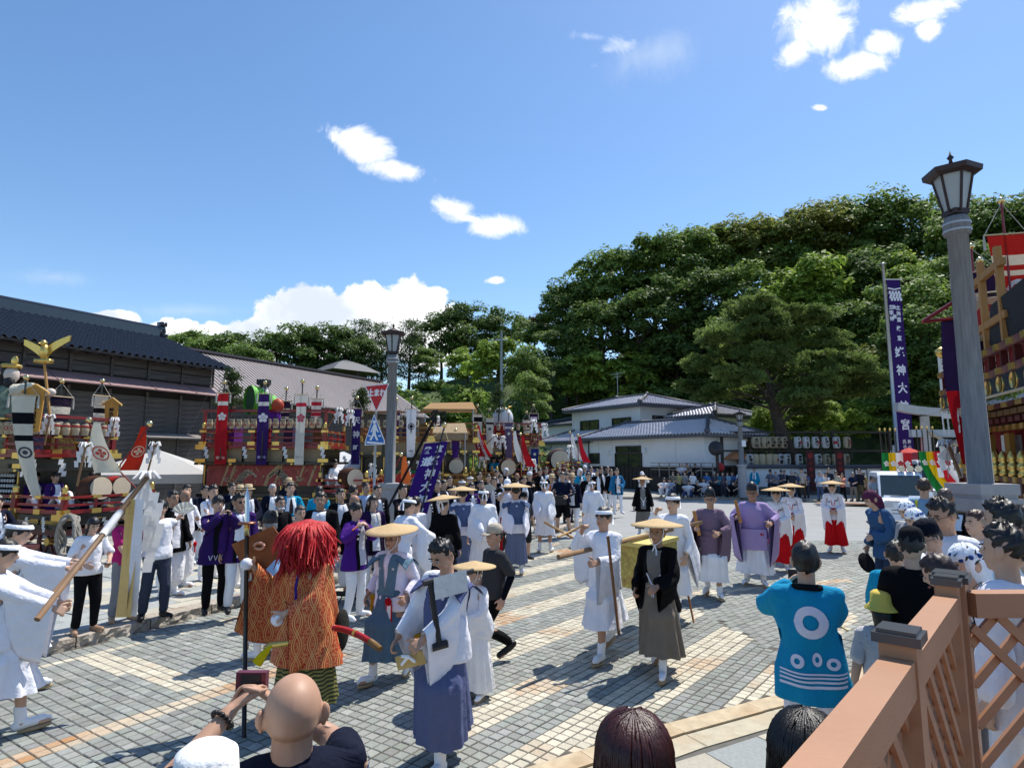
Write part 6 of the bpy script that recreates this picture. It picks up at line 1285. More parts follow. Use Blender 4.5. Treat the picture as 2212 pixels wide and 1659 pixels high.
def dec_strip(t,line,w,side=-1,eps=.009,n=18):
 line=np.array(line,float);s_=np.linspace(0,len(line)-1,n);x=np.interp(s_,range(len(line)),line[:,0]);z=np.interp(s_,range(len(line)),line[:,1])
 tx,tz=np.gradient(x),np.gradient(z);l_=np.hypot(tx,tz);nx,nz=-tz/l_,tx/l_
 pts=[(x[i]+k*w/2*nx[i],z[i]+k*w/2*nz[i])for i in range(n)for k in(-1,-.5,0,.5,1)]
 V,Wt=onto(t,pts,side,eps);F=[(i*5+j,i*5+j+1,i*5+j+6,i*5+j+5)for i in range(n-1)for j in range(4)]
 return V,F,Wt
def dec_ring(t,c,r0,r1,side=1,eps=.007,sx=1.0,n=20):
 rr=[r0,(r0+r1)/2,r1]if r0>0 else[0.002,r1*.5,r1]
 pts=[(c[0]+r*sx*math.cos(a),c[1]+r*math.sin(a))for r in rr for a in np.arange(n)*2*math.pi/n]
 V,Wt=onto(t,pts,side,eps);F=[(i*n+j,i*n+(j+1)%n,(i+1)*n+(j+1)%n,(i+1)*n+j)for i in range(2)for j in range(n)]
 return V,F,Wt
def dec_text(t,s_,c,h,side=1,eps=.008):
 v,F=text_poly(s_,.02);V,Wt=onto(t,[(c[0]+side*p[0]*h*1.0,c[1]+p[1]*h)for p in v],side,eps);return V,F,Wt
def rotm(ax,a):
 return np.array(Matrix.Rotation(a,3,Vector(ax)))
def frame(d,p):
 x=d/np.linalg.norm(d);y=p-x*(p@x)
 if np.linalg.norm(y)<1e-4:y=np.array([x[1],-x[2],x[0]]);y=y-x*(y@x)
 y=y/np.linalg.norm(y);return np.stack([x,y,np.cross(x,y)],1)
def xf(R,a,b):
 M=np.eye(4);M[:3,:3]=R;M[:3,3]=b-R@a;return M
def ik(a,tgt,l1,l2,pole):
 d=tgt-a;L_=np.linalg.norm(d);L2=min(max(L_,abs(l1-l2)+.02),(l1+l2)*.998);d=d/L_
 x=(l1*l1-l2*l2+L2*L2)/(2*L2);h=math.sqrt(max(l1*l1-x*x,0));p=pole-d*(pole@d);p=p/(np.linalg.norm(p)+1e-9)
 return a+d*x+p*h,a+d*L2
ARMS={'hang':((.27,-.02,.87),(.25,1,0),.45,0),'hang2':((.25,-.12,.88),(.25,1,0),.5,0),'swingf':((.24,-.24,.93),(.2,1,0),.6,0),'swingb':((.27,.17,.90),(.2,1,0),.6,0),'belly':((.05,-.22,1.03),(1,.4,-.3),.5,0),'cross':((-.10,-.20,1.17),(1,.1,-.4),.3,0),'phone':((.07,-.36,1.47),(.7,.1,-1),.75,0),'chest':((.06,-.25,1.2),(.9,.2,-.8),.8,0),'back':((.05,.2,.95),(1,.5,.2),.5,0),'clasp':((.02,-.2,.93),(1,.4,0),.6,0),'shoul':((.16,-.12,1.47),(.5,-.2,-1),1.2,0),'fan':((.12,-.3,1.28),(.8,.2,-1),1.2,0),'knee':((.16,-.42,.60),(1,.2,.2),.4,0),'waist':((.17,-.28,1.06),(.6,.7,-.4),.6,0),'wave':((.32,-.15,1.6),(.8,.1,-1),.1,0),'mouth':((.03,-.19,1.42),(.9,0,-1),.7,0),'staff':((.2,-.38,1.12),(.5,.6,-.8),1.5,0)}
def pose(armL='hang',armR='hang',yaw=0.,lean=0.,twist=0.,hy=0.,hp=0.,hr=0.,sink=0.,legs='stand',stride=.0,sit=None,gait=1):
 """-> bone matrices (n x 4 x 4) and posed joints, in the person's own frame"""
 Mt=np.zeros((len(BN),4,4));Q={}
 pel=J['pelvis'].copy();R0=np.eye(3)
 if legs=='squat':pel=np.array([0,.12,.34])
 elif legs=='sit':pel=np.array([0,.10,.20])
 elif legs=='chair':pel=np.array([0,.08,.52])
 elif legs=='walk':pel=pel-[0,0,.02+.05*stride]
 Mt[BI['pelvis']]=xf(R0,J['pelvis'],pel)
 wa=pel+R0@(J['waist']-J['pelvis'])
 Rc=rotm((0,0,1),twist)@rotm((1,0,0),lean)
 Mt[BI['chest']]=xf(Rc,J['waist'],wa)
 ck=lambda p:wa+Rc@(p-J['waist'])
 Rh=rotm((0,0,1),twist+hy)@rotm((1,0,0),lean*.4+hp)@rotm((0,1,0),hr)
 nk=ck(J['neck']+[0,0,.03-sink]);Mt[BI['head']]=xf(Rh*1.07,J['neck']+[0,0,.03],nk);Q['Rh']=Rh;Q['neck']=nk;Q['Rc']=Rc
 for s,q,spec in((1,'L',armL),(-1,'R',armR)):
  tgt,pole,curl,roll=ARMS[spec]if isinstance(spec,str)else(list(spec)+[.8,0])[:4]if len(spec)<4 else spec
  tgt=np.array([s*tgt[0],tgt[1],tgt[2]]);pole=np.array([s*pole[0],pole[1],pole[2]],float)
  tgt=tgt+(pel-J['pelvis'])*(0 if isinstance(spec,str)and spec=='knee' and legs!='stand' else 1)if legs in('squat','sit','chair')and spec!='knee' else tgt
  if legs in('squat','sit','chair')and spec=='knee':tgt=pel+np.array([s*.2,-.36,.26])
  sh=ck(J['sh'+q]);el,wr=ik(sh,tgt,.27,.245,pole)
  rp=np.array([0,1.0,0]);d0=J['el'+q]-J['sh'+q];F0=frame(d0,rp)
  Mt[BI['uarm'+q]]=xf(frame(el-sh,pole)@F0.T,J['sh'+q],sh)
  Rf=frame(wr-el,pole)@rotm((1,0,0),roll)@F0.T
  Mt[BI['farm'+q]]=xf(Rf,J['el'+q],el);Mt[BI['hand'+q]]=xf(Rf,J['wr'+q],wr)
  d,f,n=hand_frame(q);ax=np.cross(d,n);kn=J['wr'+q]+d*.095;k1=kn+d*.048
  R1=rotm(ax,curl);R2=R1@rotm(ax,curl*1.1)
  A=xf(R1,kn,kn);B=A@xf(R2@R1.T if False else rotm(ax,curl*1.1),k1,k1)
  Mt[BI['fin1'+q]]=Mt[BI['hand'+q]]@A;Mt[BI['fin2'+q]]=Mt[BI['hand'+q]]@B
  tb=J['wr'+q]+d*.035+f*.02;Mt[BI['thumb'+q]]=Mt[BI['hand'+q]]@xf(rotm(d,-s*curl*.35)@rotm(ax,curl*.25),tb,tb)
  Q['sh'+q],Q['el'+q],Q['wr'+q]=sh,el,wr;Q['palm'+q]=wr+Rf@(d*.085+n*.035)
  hip=pel+R0@(J['hip'+q]-J['pelvis']);an=J['an'+q].copy();pole=np.array([s*.12,-1.0,0]);toe=np.zeros(3);pit=0.
  if legs=='walk':
   ph=s*gait;an=an+[0,-ph*stride*.5,0]
   if ph<0:an[2]+=stride*.22;pit=.55*min(1,stride/.5)
   else:pit=-.12
  elif legs=='stand':an=an+[s*rng.uniform(0,.05),rng.uniform(-.05,.05),0]
  elif legs=='squat':an=np.array([s*.13,-.14,.085]);pole=np.array([s*.5,-1,.7])
  elif legs=='sit':an=np.array([s*.17,-.42+.1*s*gait,.085]);pole=np.array([s*.35,-.5,1])
  elif legs=='chair':an=np.array([s*.11,-.34,.085])
  kn_,an=ik(hip,an,.415,.41,pole)
  rp=np.array([0,-1.0,0])
  Mt[BI['thigh'+q]]=xf(frame(kn_-hip,pole)@frame(J['kn'+q]-J['hip'+q],rp).T,J['hip'+q],hip)
  Mt[BI['shin'+q]]=xf(frame(an-kn_,pole)@frame(J['an'+q]-J['kn'+q],rp).T,J['kn'+q],kn_)
  Mt[BI['foot'+q]]=xf(rotm((0,0,1),s*.15)@rotm((1,0,0),pit),J['an'+q],an)
  Q['kn'+q],Q['an'+q],Q['hip'+q]=kn_,an,hip
 Q['pel']=pel;Q['M']=Mt
 return Mt,Q
def lbs(V,Wt,Mt):
 H=np.hstack([V,np.ones((len(V),1))]);B=np.einsum('vb,bij->vij',Wt,Mt)
 return np.einsum('vij,vj->vi',B,H)[:,:3]
def ripple(V,amp,seed=0,c=(0,0,0)):
 r=np.random.default_rng(seed);o=np.zeros(len(V))
 for k in range(7):
  d=r.normal(size=3)*(1,1,.35 if k<4 else 1.3);q=np.sin(V@d*r.uniform(12,38)/max(np.linalg.norm(d),.3)+r.uniform(0,6.3));o+=np.sign(q)*np.abs(q)**.6*.9
 n=V-np.array([c[0],c[1],0])*1;n[:,2]=0;n/=np.linalg.norm(n,axis=1)[:,None]+1e-6
 return V+n*(o*amp/2.2)[:,None]
def put(name,V,F,mats,parent,mi=None,smooth=True):
 me=bpy.data.meshes.new(name);fast_mesh(me,V,F)
 for m in(mats if isinstance(mats,(list,tuple))else[mats]):me.materials.append(m)
 if mi is not None:me.polygons.foreach_set('material_index',np.array(mi,np.int32))
 if smooth:me.polygons.foreach_set('use_smooth',np.ones(len(F),bool))
 return link(bpy.data.objects.new(name,me),parent)
def rigid(mb,M,name,mats,parent,smooth=True):
 V=np.vstack(mb.V);V=V@M[:3,:3].T+M[:3,3];return put(name,V,mb.F,mats,parent,mb.M,smooth)
 # ---- hair and headwear, modelled on the rest head

def hair_mb(style,seed):
 r=np.random.default_rng(seed);nu,nv=26,18;V=[]
 zf={'short':1.663,'bowl':1.628,'long':1.645,'pony':1.66,'crop':1.672,'swept':1.668,'thin':1.69}[style]
 zb={'short':1.535,'bowl':1.52,'long':1.36,'pony':1.53,'crop':1.55,'swept':1.54,'thin':1.55}[style]
 zs={'short':1.60,'bowl':1.575,'long':1.50,'pony':1.60,'crop':1.61,'swept':1.605,'thin':1.60}[style]
 th={'short':1.06,'bowl':1.09,'long':1.07,'pony':1.03,'crop':1.02,'swept':1.07,'thin':1.01}[style]
 ph=r.uniform(0,6,6)
 for i in range(nv+1):
  t=math.pi*i/nv
  for j in range(nu):
   p=2*math.pi*j/nu;d=np.array([math.sin(t)*math.cos(p),math.sin(t)*math.sin(p),math.cos(t)])
   c=np.array([0,.014,1.612]);v=c+d*(np.array([.077,.097,.098])*th+[0,0,.006])
   a=abs((p-1.5*math.pi+math.pi)%(2*math.pi)-math.pi)/math.pi
   cut=np.interp(a,[0,.28,.42,.52,.7,1],[zf,zf-.012,zs,zs-.01,zb+.02,zb])
   if style=='bowl' and a<.3:cut+=.012*math.sin(j*2.1+ph[0])
   if style in('long',)and a>.42 and v[2]<1.60:
    f=(1.60-v[2])/(1.60-1.50);v=np.array([v[0]*(1+.1*f),.03+(v[1])*.95,1.60-(1.60-zb)*min(f,1)])
    V.append(v);continue
   if v[2]<cut:v=c+(v-c)*.80;v[2]=max(v[2],cut-.05)if a>.4 else v[2]
   else:
    amp={'swept':.008,'long':.0022,'bowl':.003}.get(style,.0045)
    v=v+d*amp*(math.sin(9*p+ph[1])+math.sin(13*t+5*p+ph[2])+math.sin(17*p-7*t+ph[3]))*(.5 if style=='crop' else 1)
    if style=='swept' and a<.35:v=v+[0,0,.012]
   V.append(v)
 m=MB();F=[((i+1)*nu+j,(i+1)*nu+(j+1)%nu,i*nu+(j+1)%nu,i*nu+j)for i in range(nv)for j in range(nu)]
 m.add(V,F)
 if style=='pony':m.tube([(0,.10,1.63),(0,.145,1.62),(0,.15,1.53),(0,.13,1.42)],[.02,.03,.028,.008],10)
 if style=='long':pass
 return m
def strands(Lz,n,seed,wave=.006):
 """loose hair combed down from the crown, lock by lock"""
 r=np.random.default_rng(seed);m=MB();c=np.array([0,.018,1.612])
 for k in range(n):
  p=r.uniform(-.35,1.35)*PI_;e=np.array([math.cos(p),math.sin(p),0]);pts=[];k_=r.uniform(1.02,1.16);ph=r.uniform(0,6);t0=r.uniform(0,.9)
  for t in np.linspace(t0,1.62,5):pts.append(c+np.array([.080*math.sin(t)*e[0],.10*math.sin(t)*e[1],.102*math.cos(t)])*k_)
  z1=r.uniform(Lz,Lz+.08);b=pts[-1]
  for f in(.35,.7,1):pts.append(np.array([b[0]*(1+.12*f)+wave*math.sin(ph+f*5),b[1]*(1+.06*f)+wave*math.cos(ph+f*4),b[2]+(z1-b[2])*f]))
  m.tube(pts,[.003,.0055,.006,.006,.006,.0055,.0045,.0015],4,cap=False)
 return m
PI_=math.pi
HAIR={}
def hairmat(c):return mat('hair_'+str(c),c,rough=.42,var=.55,nscale=9,stretch=(16,16,1.2),bump=.35,bscale=12,bdist=.006,spec=.5)
def straw_hat(r=.29,h=.07,z=1.735):
 m=MB();pr=[(.0,h),(.045,h*.93),(r*.4,h*.62),(r*.75,h*.26),(r,0),(r,-.008),(r*.75,h*.26-.014),(r*.35,h*.62-.014),(.0,h*.8)]
 m.lathe(pr,36,(0,0,z-h*.65));return m
def chin_strap():
 m=MB()
 for s in(1,-1):m.tube([(s*.075,-.01,1.685),(s*.082,-.02,1.60),(s*.066,-.045,1.525),(s*.02,-.072,1.485),(0,-.078,1.478)],.0055,6)
 m.sphere((0,-.08,1.472),(.016,.012,.012),8,6)
 for s in(1,-1):m.tube([(0,-.082,1.47),(s*.02,-.09,1.42),(s*.025,-.105,1.37)],[.006,.010,.012],6)
 return m
def ring_band(z=1.662,tilt=0.0,h=.02,k=1.25):
 m=MB();a=np.arange(24)*2*math.pi/24;Pt=[]
 for zz,e in((-h,0),(-h*.5,.004),(h*.5,.004),(h,0)):
  kk=math.sqrt(max(.05,1-((z+zz-1.612)/.112)**2))*k
  Pt.append([[(.077*kk+e)*math.cos(q),.014+(.097*kk+e)*math.sin(q),z+zz+tilt*math.sin(q)]for q in a])
 m.grid(Pt,closed=True);return m
def eboshi():
 m=MB();pr=[(.079,0),(.083,.02),(.083,.05),(.074,.09),(.055,.125),(.028,.15),(.0,.158)];m.lathe(pr,20,(0,.012,1.645),sx=.98,sy=1.22);m.tube([(0,.06,1.78),(0,.10,1.77),(0,.125,1.72)],[.03,.035,.02],8);return m
def cap(bill=1):
 m=MB();pr=[(.084,-.012),(.086,.02),(.08,.055),(.062,.085),(.03,.1),(.0,.104)];m.lathe(pr,22,(0,.012,1.645),sx=.96,sy=1.17)
 if bill:m.grid([[(x*(.078-.012*t),-.085-.085*t*math.sqrt(max(0,1-(x*.8)**2)),1.645-.018*t-.012*x*x+dz)for x in np.linspace(-1,1,9)]for t,dz in((0,0),(.5,0),(1,0),(1,-.006),(.5,-.008),(0,-.008))])
 return m
def bucket(r=.135):
 m=MB();m.lathe([(.0,.10),(.06,.098),(.082,.08),(.088,.01),(.10,-.01),(r,-.04),(r,-.046),(.098,-.02),(.086,0)],26,(0,.012,1.645),sx=.97,sy=1.12);return m
def brim_hat():
 m=MB();m.lathe([(.0,.105),(.055,.10),(.076,.085),(.084,.012),(.135,.0),(.137,-.005),(.085,.002)],26,(0,.012,1.65),sx=.97,sy=1.15);return m
def kerchief():
 m=hair_mb('long',5);return m
def glasses(dark=False):
 m=MB()
 for s in(1,-1):
  a=np.arange(13)*2*math.pi/12;m.tube([(s*.032+.021*math.cos(q),-.092,1.595+.015*math.sin(q))for q in a],.0022,5)
  m.tube([(s*.052,-.09,1.6),(s*.072,-.05,1.6),(s*.076,.01,1.598)],.002,5)
  if dark:m.sphere((s*.032,-.09,1.595),(.02,.004,.014),10,5)
 m.tube([(-.011,-.092,1.6),(.011,-.092,1.6)],.002,5);return m
def facemask():
 m=MB();m.grid([[(x*.052,-.094+.05*x*x+.012*abs(z),1.545+z*.032)for x in np.linspace(-1,1,9)]for z in np.linspace(-1,1,5)]);return m
def zori():
 m=MB()
 for q,s in(('L',1),('R',-1)):
  a,t=J['an'+q],J['toe'+q];poly=[]
  for ang in np.arange(18)*2*math.pi/18:poly.append((.042*math.cos(ang)*(1.06 if math.sin(ang)>0 else 1),.125*math.sin(ang)))
  m.prism(poly,((a[0]+t[0])/2,(a[1]+t[1])/2-.008,-.002),(1,0,0),(0,-1,0),(0,0,-1),.026)
 return m
ZORI=zori()
def sleeve(Q,q,drop=.38,w=.05,rt=.062,frac=.98,t0=.15,back=.3,ramp=.5):
 sh,el,wr=Q['sh'+q],Q['el'+q],Q['wr'+q];m=14;n=14;rings=[]
 path=lambda t:sh+(el-sh)*t*2 if t<.5 else el+(wr-el)*(t*2-1)
 for t in np.linspace(t0,frac,m):
  c=path(t);d=path(min(1,t+.12))-path(max(0,t-.12));d=d/np.linalg.norm(d)
  sv=min(1,abs(d[2])*1.05)**3;g0=np.array([0,0,-1.0]);g=(g0-d*(g0@d))*sv+g0*(1-sv);b=np.array([0,1.0,-.1]);b=b-d*(b@d);g=g+back*b;g=g/(np.linalg.norm(g)+1e-9);sd=np.cross(d,g)
  e=np.clip((t-t0)/ramp,0,1);e=e*e*(3-2*e);D=.07+drop*e;ww=w*(1-.25*e)+.01;ring=[]
  for k in range(n):
   a=2*math.pi*k/n;ca,sa=math.cos(a),math.sin(a);up=rt if ca>0 else D
   ring.append(c-g*up*ca*(1 if ca>0 else 1)+sd*sa*ww*(1 if ca>-.3 else .55+.45*(1+ca)/.7))
  rings.append(ring)
 R_=np.array(rings);ph=rng.uniform(0,6);R_+=(.006*np.sin(np.arange(m)[:,None]*1.7+np.arange(n)[None]*2.3+ph)+.005*np.sin(np.arange(m)[:,None]*3.1-np.arange(n)[None]*1.2+ph))[...,None]*np.cross(path(.9)-path(.1),[0,0,1.0])[None,None]
 for i in range(m):R_[i,:,:]+=(np.cross(R_[i,3]-R_[i,10],[0,0,1])[None]*.06*np.sin(i*1.1+ph)*np.clip((np.cos(2*math.pi*np.arange(n)/n)*-1)[:,None],0,1))
 mb=MB();mb.grid(R_,closed=True);return mb
def skirt(Q,z0,z1,rw=(.165,.125),margin=.12,pl=15,amp=.075,split=0.,n=96,nr=14,belly=0.0):
 pel=Q['pel'];aL,aR=Q['anL'][:2],Q['anR'][:2];c1=(aL+aR)/2;kL,kR=Q['knL'][:2],Q['knR'][:2];rings=[]
 ang=np.arange(n)*2*math.pi/n;dr=np.stack([np.cos(ang),np.sin(ang)],1);ph=rng.uniform(0,6)
 zt=pel[2]+z0;kz=max(Q['knL'][2],Q['knR'][2])
 for i in range(nr):
  t=i/(nr-1);z=zt+(z1-zt)*t;c=pel[:2]*(1-t)+c1*t
  s_w=1/np.sqrt((dr[:,0]/rw[0])**2+(dr[:,1]/rw[1])**2)
  s_h=np.maximum((aL-c1)@dr.T,(aR-c1)@dr.T)+margin;s_h=np.maximum(s_h,.15)
  k=np.maximum((kL-c)@dr.T,(kR-c)@dr.T)+.085
  tt=t**.85;rr=s_w*(1-tt)+s_h*tt;rr=np.where(z<kz+.2,np.maximum(rr,np.minimum(k,rr+.2)),rr)
  pw=amp*(.25+.75*t)*(np.abs(((ang*pl/(2*math.pi)+.15*np.sin(ang*3+ph))%1)*2-1)*2-1)+.012*t*np.sin(ang*5+ph+t*2)
  rr=rr*(1+pw)
  rings.append(np.column_stack([c[0]+rr*dr[:,0],c[1]+rr*dr[:,1],np.full(n,z)+(.012*np.sin(ang*4+ph)if i==nr-1 else 0)+split*t*t*np.exp(-(np.sin(ang)+1)*6)*.3]))
 mb=MB();mb.grid(np.array(rings),closed=True);return mb
SKINS=[mat('skin_light',(.56,.35,.245),rough=.5,var=.08,nscale=12,spec=.35),mat('skin_tan',(.48,.275,.18),rough=.5,var=.1,nscale=12,spec=.35),mat('skin_brown',(.39,.215,.135),rough=.48,var=.1,nscale=12,spec=.35)]
EYE_W=mat('eye_white',(.6,.58,.55),rough=.3,var=0);EYE_D=mat('eye_dark',(.012,.009,.008),rough=.3,var=0);LIP=mat('lips',(.30,.10,.085),rough=.5,var=.1)
NP=[0]
def person(loc,face=0.0,h=1.70,label='',group='',top=None,topc='#ffffff',bot='pants',botc='#ffffff',hair='short',hairc='#14100f',hat=None,hatc=None,shoe='shoe',shoec='#1c1c20',inner=None,lapel=None,marks=None,lmark=None,scarf=None,glass=None,mask=None,skin=0,lod=1,sleeves=None,drop=.34,back=.3,belt=None,girth=1.0,extra=None,skirt_kw=None,band=None,locks=None,sleeve_kw=None,**pk):
 NP[0]+=1;seed=NP[0];k=h/1.70
 Mt,Q=pose(**pk)
 b=BODY[0 if lod==0 else 1];sk=SKINS[skin]
 V=lbs(b.V,b.W,Mt)
 root=put('person',V,b.F,[sk,EYE_W,EYE_D,LIP],None,b.mi)
 zmin=0.0
 root.location=[float(loc[0]),float(loc[1]),float(loc[2])+(.026*k if shoe=='zori' else 0)];root.rotation_euler=(0,0,face-math.atan2(float(loc[0]),float(loc[1])));root.scale=(k*girth,k*girth,k)
 tagp(root,label,'person',group or None)
 Hm=Mt[BI['head']]
 def wear(name,t,m,off=0.0,amp=.006):
  tp=TP_[t];return put(name,ripple(lbs(tp.V,tp.W,Mt),.009,seed*7+len(t),Q['pel']),tp.F,m,root)
 def pair(name,V,F,Wt,m):
  for s_ in(1,-1):
   k_=np.sign(V[:,0])==s_;ix=np.cumsum(k_)-1;put(name,lbs(V[k_],Wt[k_],Mt),[tuple(ix[i]for i in f)for f in F if all(k_[i]for i in f)],m,root)
 def deco(name,parts,m):
  Vs,Fs,Ws,o=[],[],[],0
  for v,f,w in parts:
   Vs.append(v);Ws.append(w);Fs+=[tuple(i+o for i in q)for q in f];o+=len(v)
  return put(name,ripple(lbs(np.vstack(Vs),np.vstack(Ws),Mt),.009,seed*7+len(ttop),Q['pel']),Fs,m,root)
 ttop={'tee':'tee','long':'long','vest':'vest','happi':'happi','haori':'happi','robe':'robe','bare':None,None:None}[top]
 nm={'tee':'shirt','long':'shirt','vest':'vest','happi':'happi_coat','haori':'haori_coat','robe':'robe'}
 if ttop:wear(nm[top],ttop,cloth(topc),amp=.007)
 if bot in('pants','wide','shorts'):wear({'pants':'trousers','wide':'wide_trousers','shorts':'shorts'}[bot],bot,cloth(botc),amp=.006)
 elif bot=='skirt':
  kw=dict(z0=.10,z1=.22);kw.update(skirt_kw or{});mb=skirt(Q,**kw);put('hakama',np.vstack(mb.V),mb.F,cloth(botc),root)
 if sleeves:
  mb=MB()
  for q in 'LR':
   s_=sleeve(Q,q,drop=drop,back=back,**(sleeve_kw or{}));mb.add(np.vstack(s_.V),s_.F)
  put('sleeves',np.vstack(mb.V),mb.F,cloth(sleeves),root)
 T=TP_[ttop]if ttop else None
 if inner and T:deco('inner_shirt',[dec_strip(T,[(0,1.42),(0,1.2),(0,.80 if top in('happi','haori')else .9)],.16,-1,.008)],cloth(inner))
 if lapel and T:
  zb=.74 if top in('happi','haori')else .9;e=.105 if inner else .03
  deco('lapel',[dec_strip(T,[(s_*.052,1.425),(s_*(e+.02)*.75,1.25),(s_*e,zb)],.05,-1,.014)for s_ in(1,-1)],cloth(lapel))
 if lmark and T:
  deco('lapel_mark',[dec_ring(T,(s_*np.interp(z,[zb_,1.25,1.42],[.105 if inner else .03,.095 if inner else .04,.052]),z),0,.021,-1,.018,n=6)for zb_ in(.74,)for s_ in(1,-1)for z in(1.33,1.26,1.19)],cloth(lmark))
 if marks and T:
  for nm_,c_,parts in marks(T):deco(nm_,parts,cloth(c_))
 if scarf and T:
  deco('scarf',[dec_strip(T,[(s_*.045,1.43),(s_*.07,1.3),(s_*.075,1.05)],.07,-1,.021)for s_ in(1,-1)],cloth(scarf))
  mb=MB();a=np.arange(13)*math.pi/12;mb.tube([(.075*math.cos(q),.03+.06*math.sin(q),1.435)for q in a],.026,8);rigid(mb,Mt[BI['chest']],'scarf',cloth(scarf),root)
 if belt:
  mb=MB();a=np.arange(25)*2*math.pi/24;mb.tube([(.183*math.cos(q),.138*math.sin(q),1.0)for q in a],[.022]*25,6);rigid(mb,Mt[BI['pelvis']],'belt',cloth(belt),root)
 if hair:
  kh=(hair,seed%5)
  if kh not in HAIR:HAIR[kh]=hair_mb(hair,seed%5)
  rigid(HAIR[kh],Hm,'hair',hairmat(hairc),root)
  if locks:rigid(strands(*locks),Hm,'hair_lock_field',hairmat(hairc),root)['kind']='stuff'
 if hat:
  hm={'straw':lambda:straw_hat(),'eboshi':eboshi,'cap':cap,'bucket':bucket,'brim':brim_hat,'kerchief':kerchief,'wrap':lambda:cap(0)}[hat]()
  if hat=='kerchief':
   Vc=np.vstack(hm.V);Vc=(Vc-[0,.014,1.612])*1.06+[0,.014,1.612];hm.V=[Vc]
  rigid(hm,Hm,{'straw':'straw_hat','wrap':'towel_wrap'}.get(hat,hat),mat('straw',(.58,.40,.20),rough=.8,var=.2,nscale=60,bump=.5,bscale=120)if hat=='straw' else(mat('black_gauze',(.012,.012,.014),rough=.45,var=.3,nscale=20)if hat=='eboshi' else mat('woven_straw',(.55,.42,.25),rough=.8,var=.2,nscale=60,bump=.5,bscale=120)if hat=='brim' and not hatc else cloth(hatc or '#dddddd')),root)
  if hat=='brim':
   mb=MB();mb.lathe([(.0865,.012),(.086,.035)],24,(0,.012,1.652),sx=.97,sy=1.15);rigid(mb,Hm,'hat_band',BLACK,root)
  if hat=='straw':rigid(chin_strap(),Hm,'chin_strap',cloth('#e8e8ee'),root)
 if band:
  rigid(ring_band(),Hm,'headband',cloth(band),root)
  mb=MB();mb.sphere((0,.122,1.66),(.02,.014,.016),8,6)
  for s_ in(1,-1):mb.tube([(0,.125,1.66),(s_*.03,.14,1.61),(s_*.035,.135,1.52)],[.008,.012,.014],6)
  rigid(mb,Hm,'headband_knot',cloth(band),root)
 if glass:rigid(glasses(glass=='sun'),Hm,'sunglasses' if glass=='sun' else 'glasses',BLACK,root)
 if mask:rigid(facemask(),Hm,'face_mask',cloth(mask),root)
 if shoe in('sock','zori'):
  tp=TP_['sock'];pair('tabi_sock',tp.V,tp.F,tp.W,cloth(shoec if shoe=='sock' else '#f2f2f5'))
  if shoe=='zori':
   zw=weights(np.vstack(ZORI.V),.01,('foot',));pair('sandal',np.vstack(ZORI.V),ZORI.F,zw,mat('rush_sole',(.42,.30,.17),var=.2))
 elif shoe=='shoe':tp=TP_['shoe'];pair('shoe',tp.V,tp.F,tp.W,mat('shoe_%s'%shoec,shoec,rough=.5))
 if extra:extra(root,Mt,Q)
 root['_k']=k
 return root,Q
def wpt(root,p):
 """person-space point -> world"""
 M=np.array(Matrix.LocRotScale(root.location,root.rotation_euler,root.scale));return M[:3,:3]@np.asarray(p,float)+M[:3,3]
 # ================================================================= the procession and the crowd

PI=math.pi
def at(px,d,z=0.0):return np.array([(px-CX)/FPX*d,d,z])
def thing(mb,name,m,label,cat,group=None,smooth=False,loc=None):
 V=np.vstack(mb.V);c=np.array(loc if loc is not None else[V[:,0].mean(),V[:,1].mean(),V[:,2].min()]);mb.V=[V-c];o=mb.build(name,m,None,smooth);o.location=[float(q)for q in c];return tagp(o,label,cat,group)
def phone(root,Q,label,q='R',dz=.06,c=BLACK,flat=False):
 mb=MB();p=np.array([0,0,0.]);s=(.074,.009,.15)if not flat else(.074,.15,.009);mb.box((0,0,0),s);o=mb.build('phone',c);pos=wpt(root,(Q['palmL']+Q['palmR'])/2+[0,-.03,dz]if q=='B' else Q['palm'+q]+np.array([0,-.01,dz]));o.location=[float(v)for v in pos];o.rotation_euler=(0,0,root.rotation_euler[2]);return tagp(o,label,'phone',None)
def stick(a,b,r,m,label,name='staff',cat='staff',group=None,n=8):
 mb=MB();a,b=np.asarray(a,float),np.asarray(b,float);mb.tube([a,(a+b)/2,b],r,n);return thing(mb,name,m,label,cat,group,True,a)
def fan(root,Q,q,label):
 mb=MB();a=np.linspace(-1.15,1.15,13);mb.add([(0,0,0)]+[(.22*math.sin(t),.004*(-1)**i,.22*math.cos(t))for i,t in enumerate(a)],[(0,i+1,i+2)for i in range(12)]);mb.tube([(0,0,-.06),(0,0,.05)],.008,6)
 o=mb.build('fan',cloth('#ddd8c8'));o.location=[float(v)for v in wpt(root,Q['palm'+q]+[0,-.03,.04])];o.rotation_euler=(0,0,root.rotation_euler[2]);return tagp(o,label,'fan',None)
ZK=dict(bot='skirt',shoe='zori',lod=0)
def kataginu(col,obi=None):
 """stiff sleeveless over-vest: winged shoulders, crossed fronts and a broad back"""
 def f(T):
  return[('kataginu',col,[dec_strip(T,[(s*.10,1.43),(s*.085,1.25),(s*.05,.98)],.11,-1,.013,12)for s in(1,-1)]+[dec_strip(T,[(x,1.41-abs(x)*.25),(x*.92,1.2),(x*.8,.98)],.09,1,.014,12)for x in(-.14,-.07,0,.07,.14)]),('crest','#d8d8e2',[dec_ring(T,(0,1.33),0,.017,1,.024,n=10)]+[dec_ring(T,(s*.095,1.28),0,.014,-1,.021,n=10)for s in(1,-1)])]
 return f
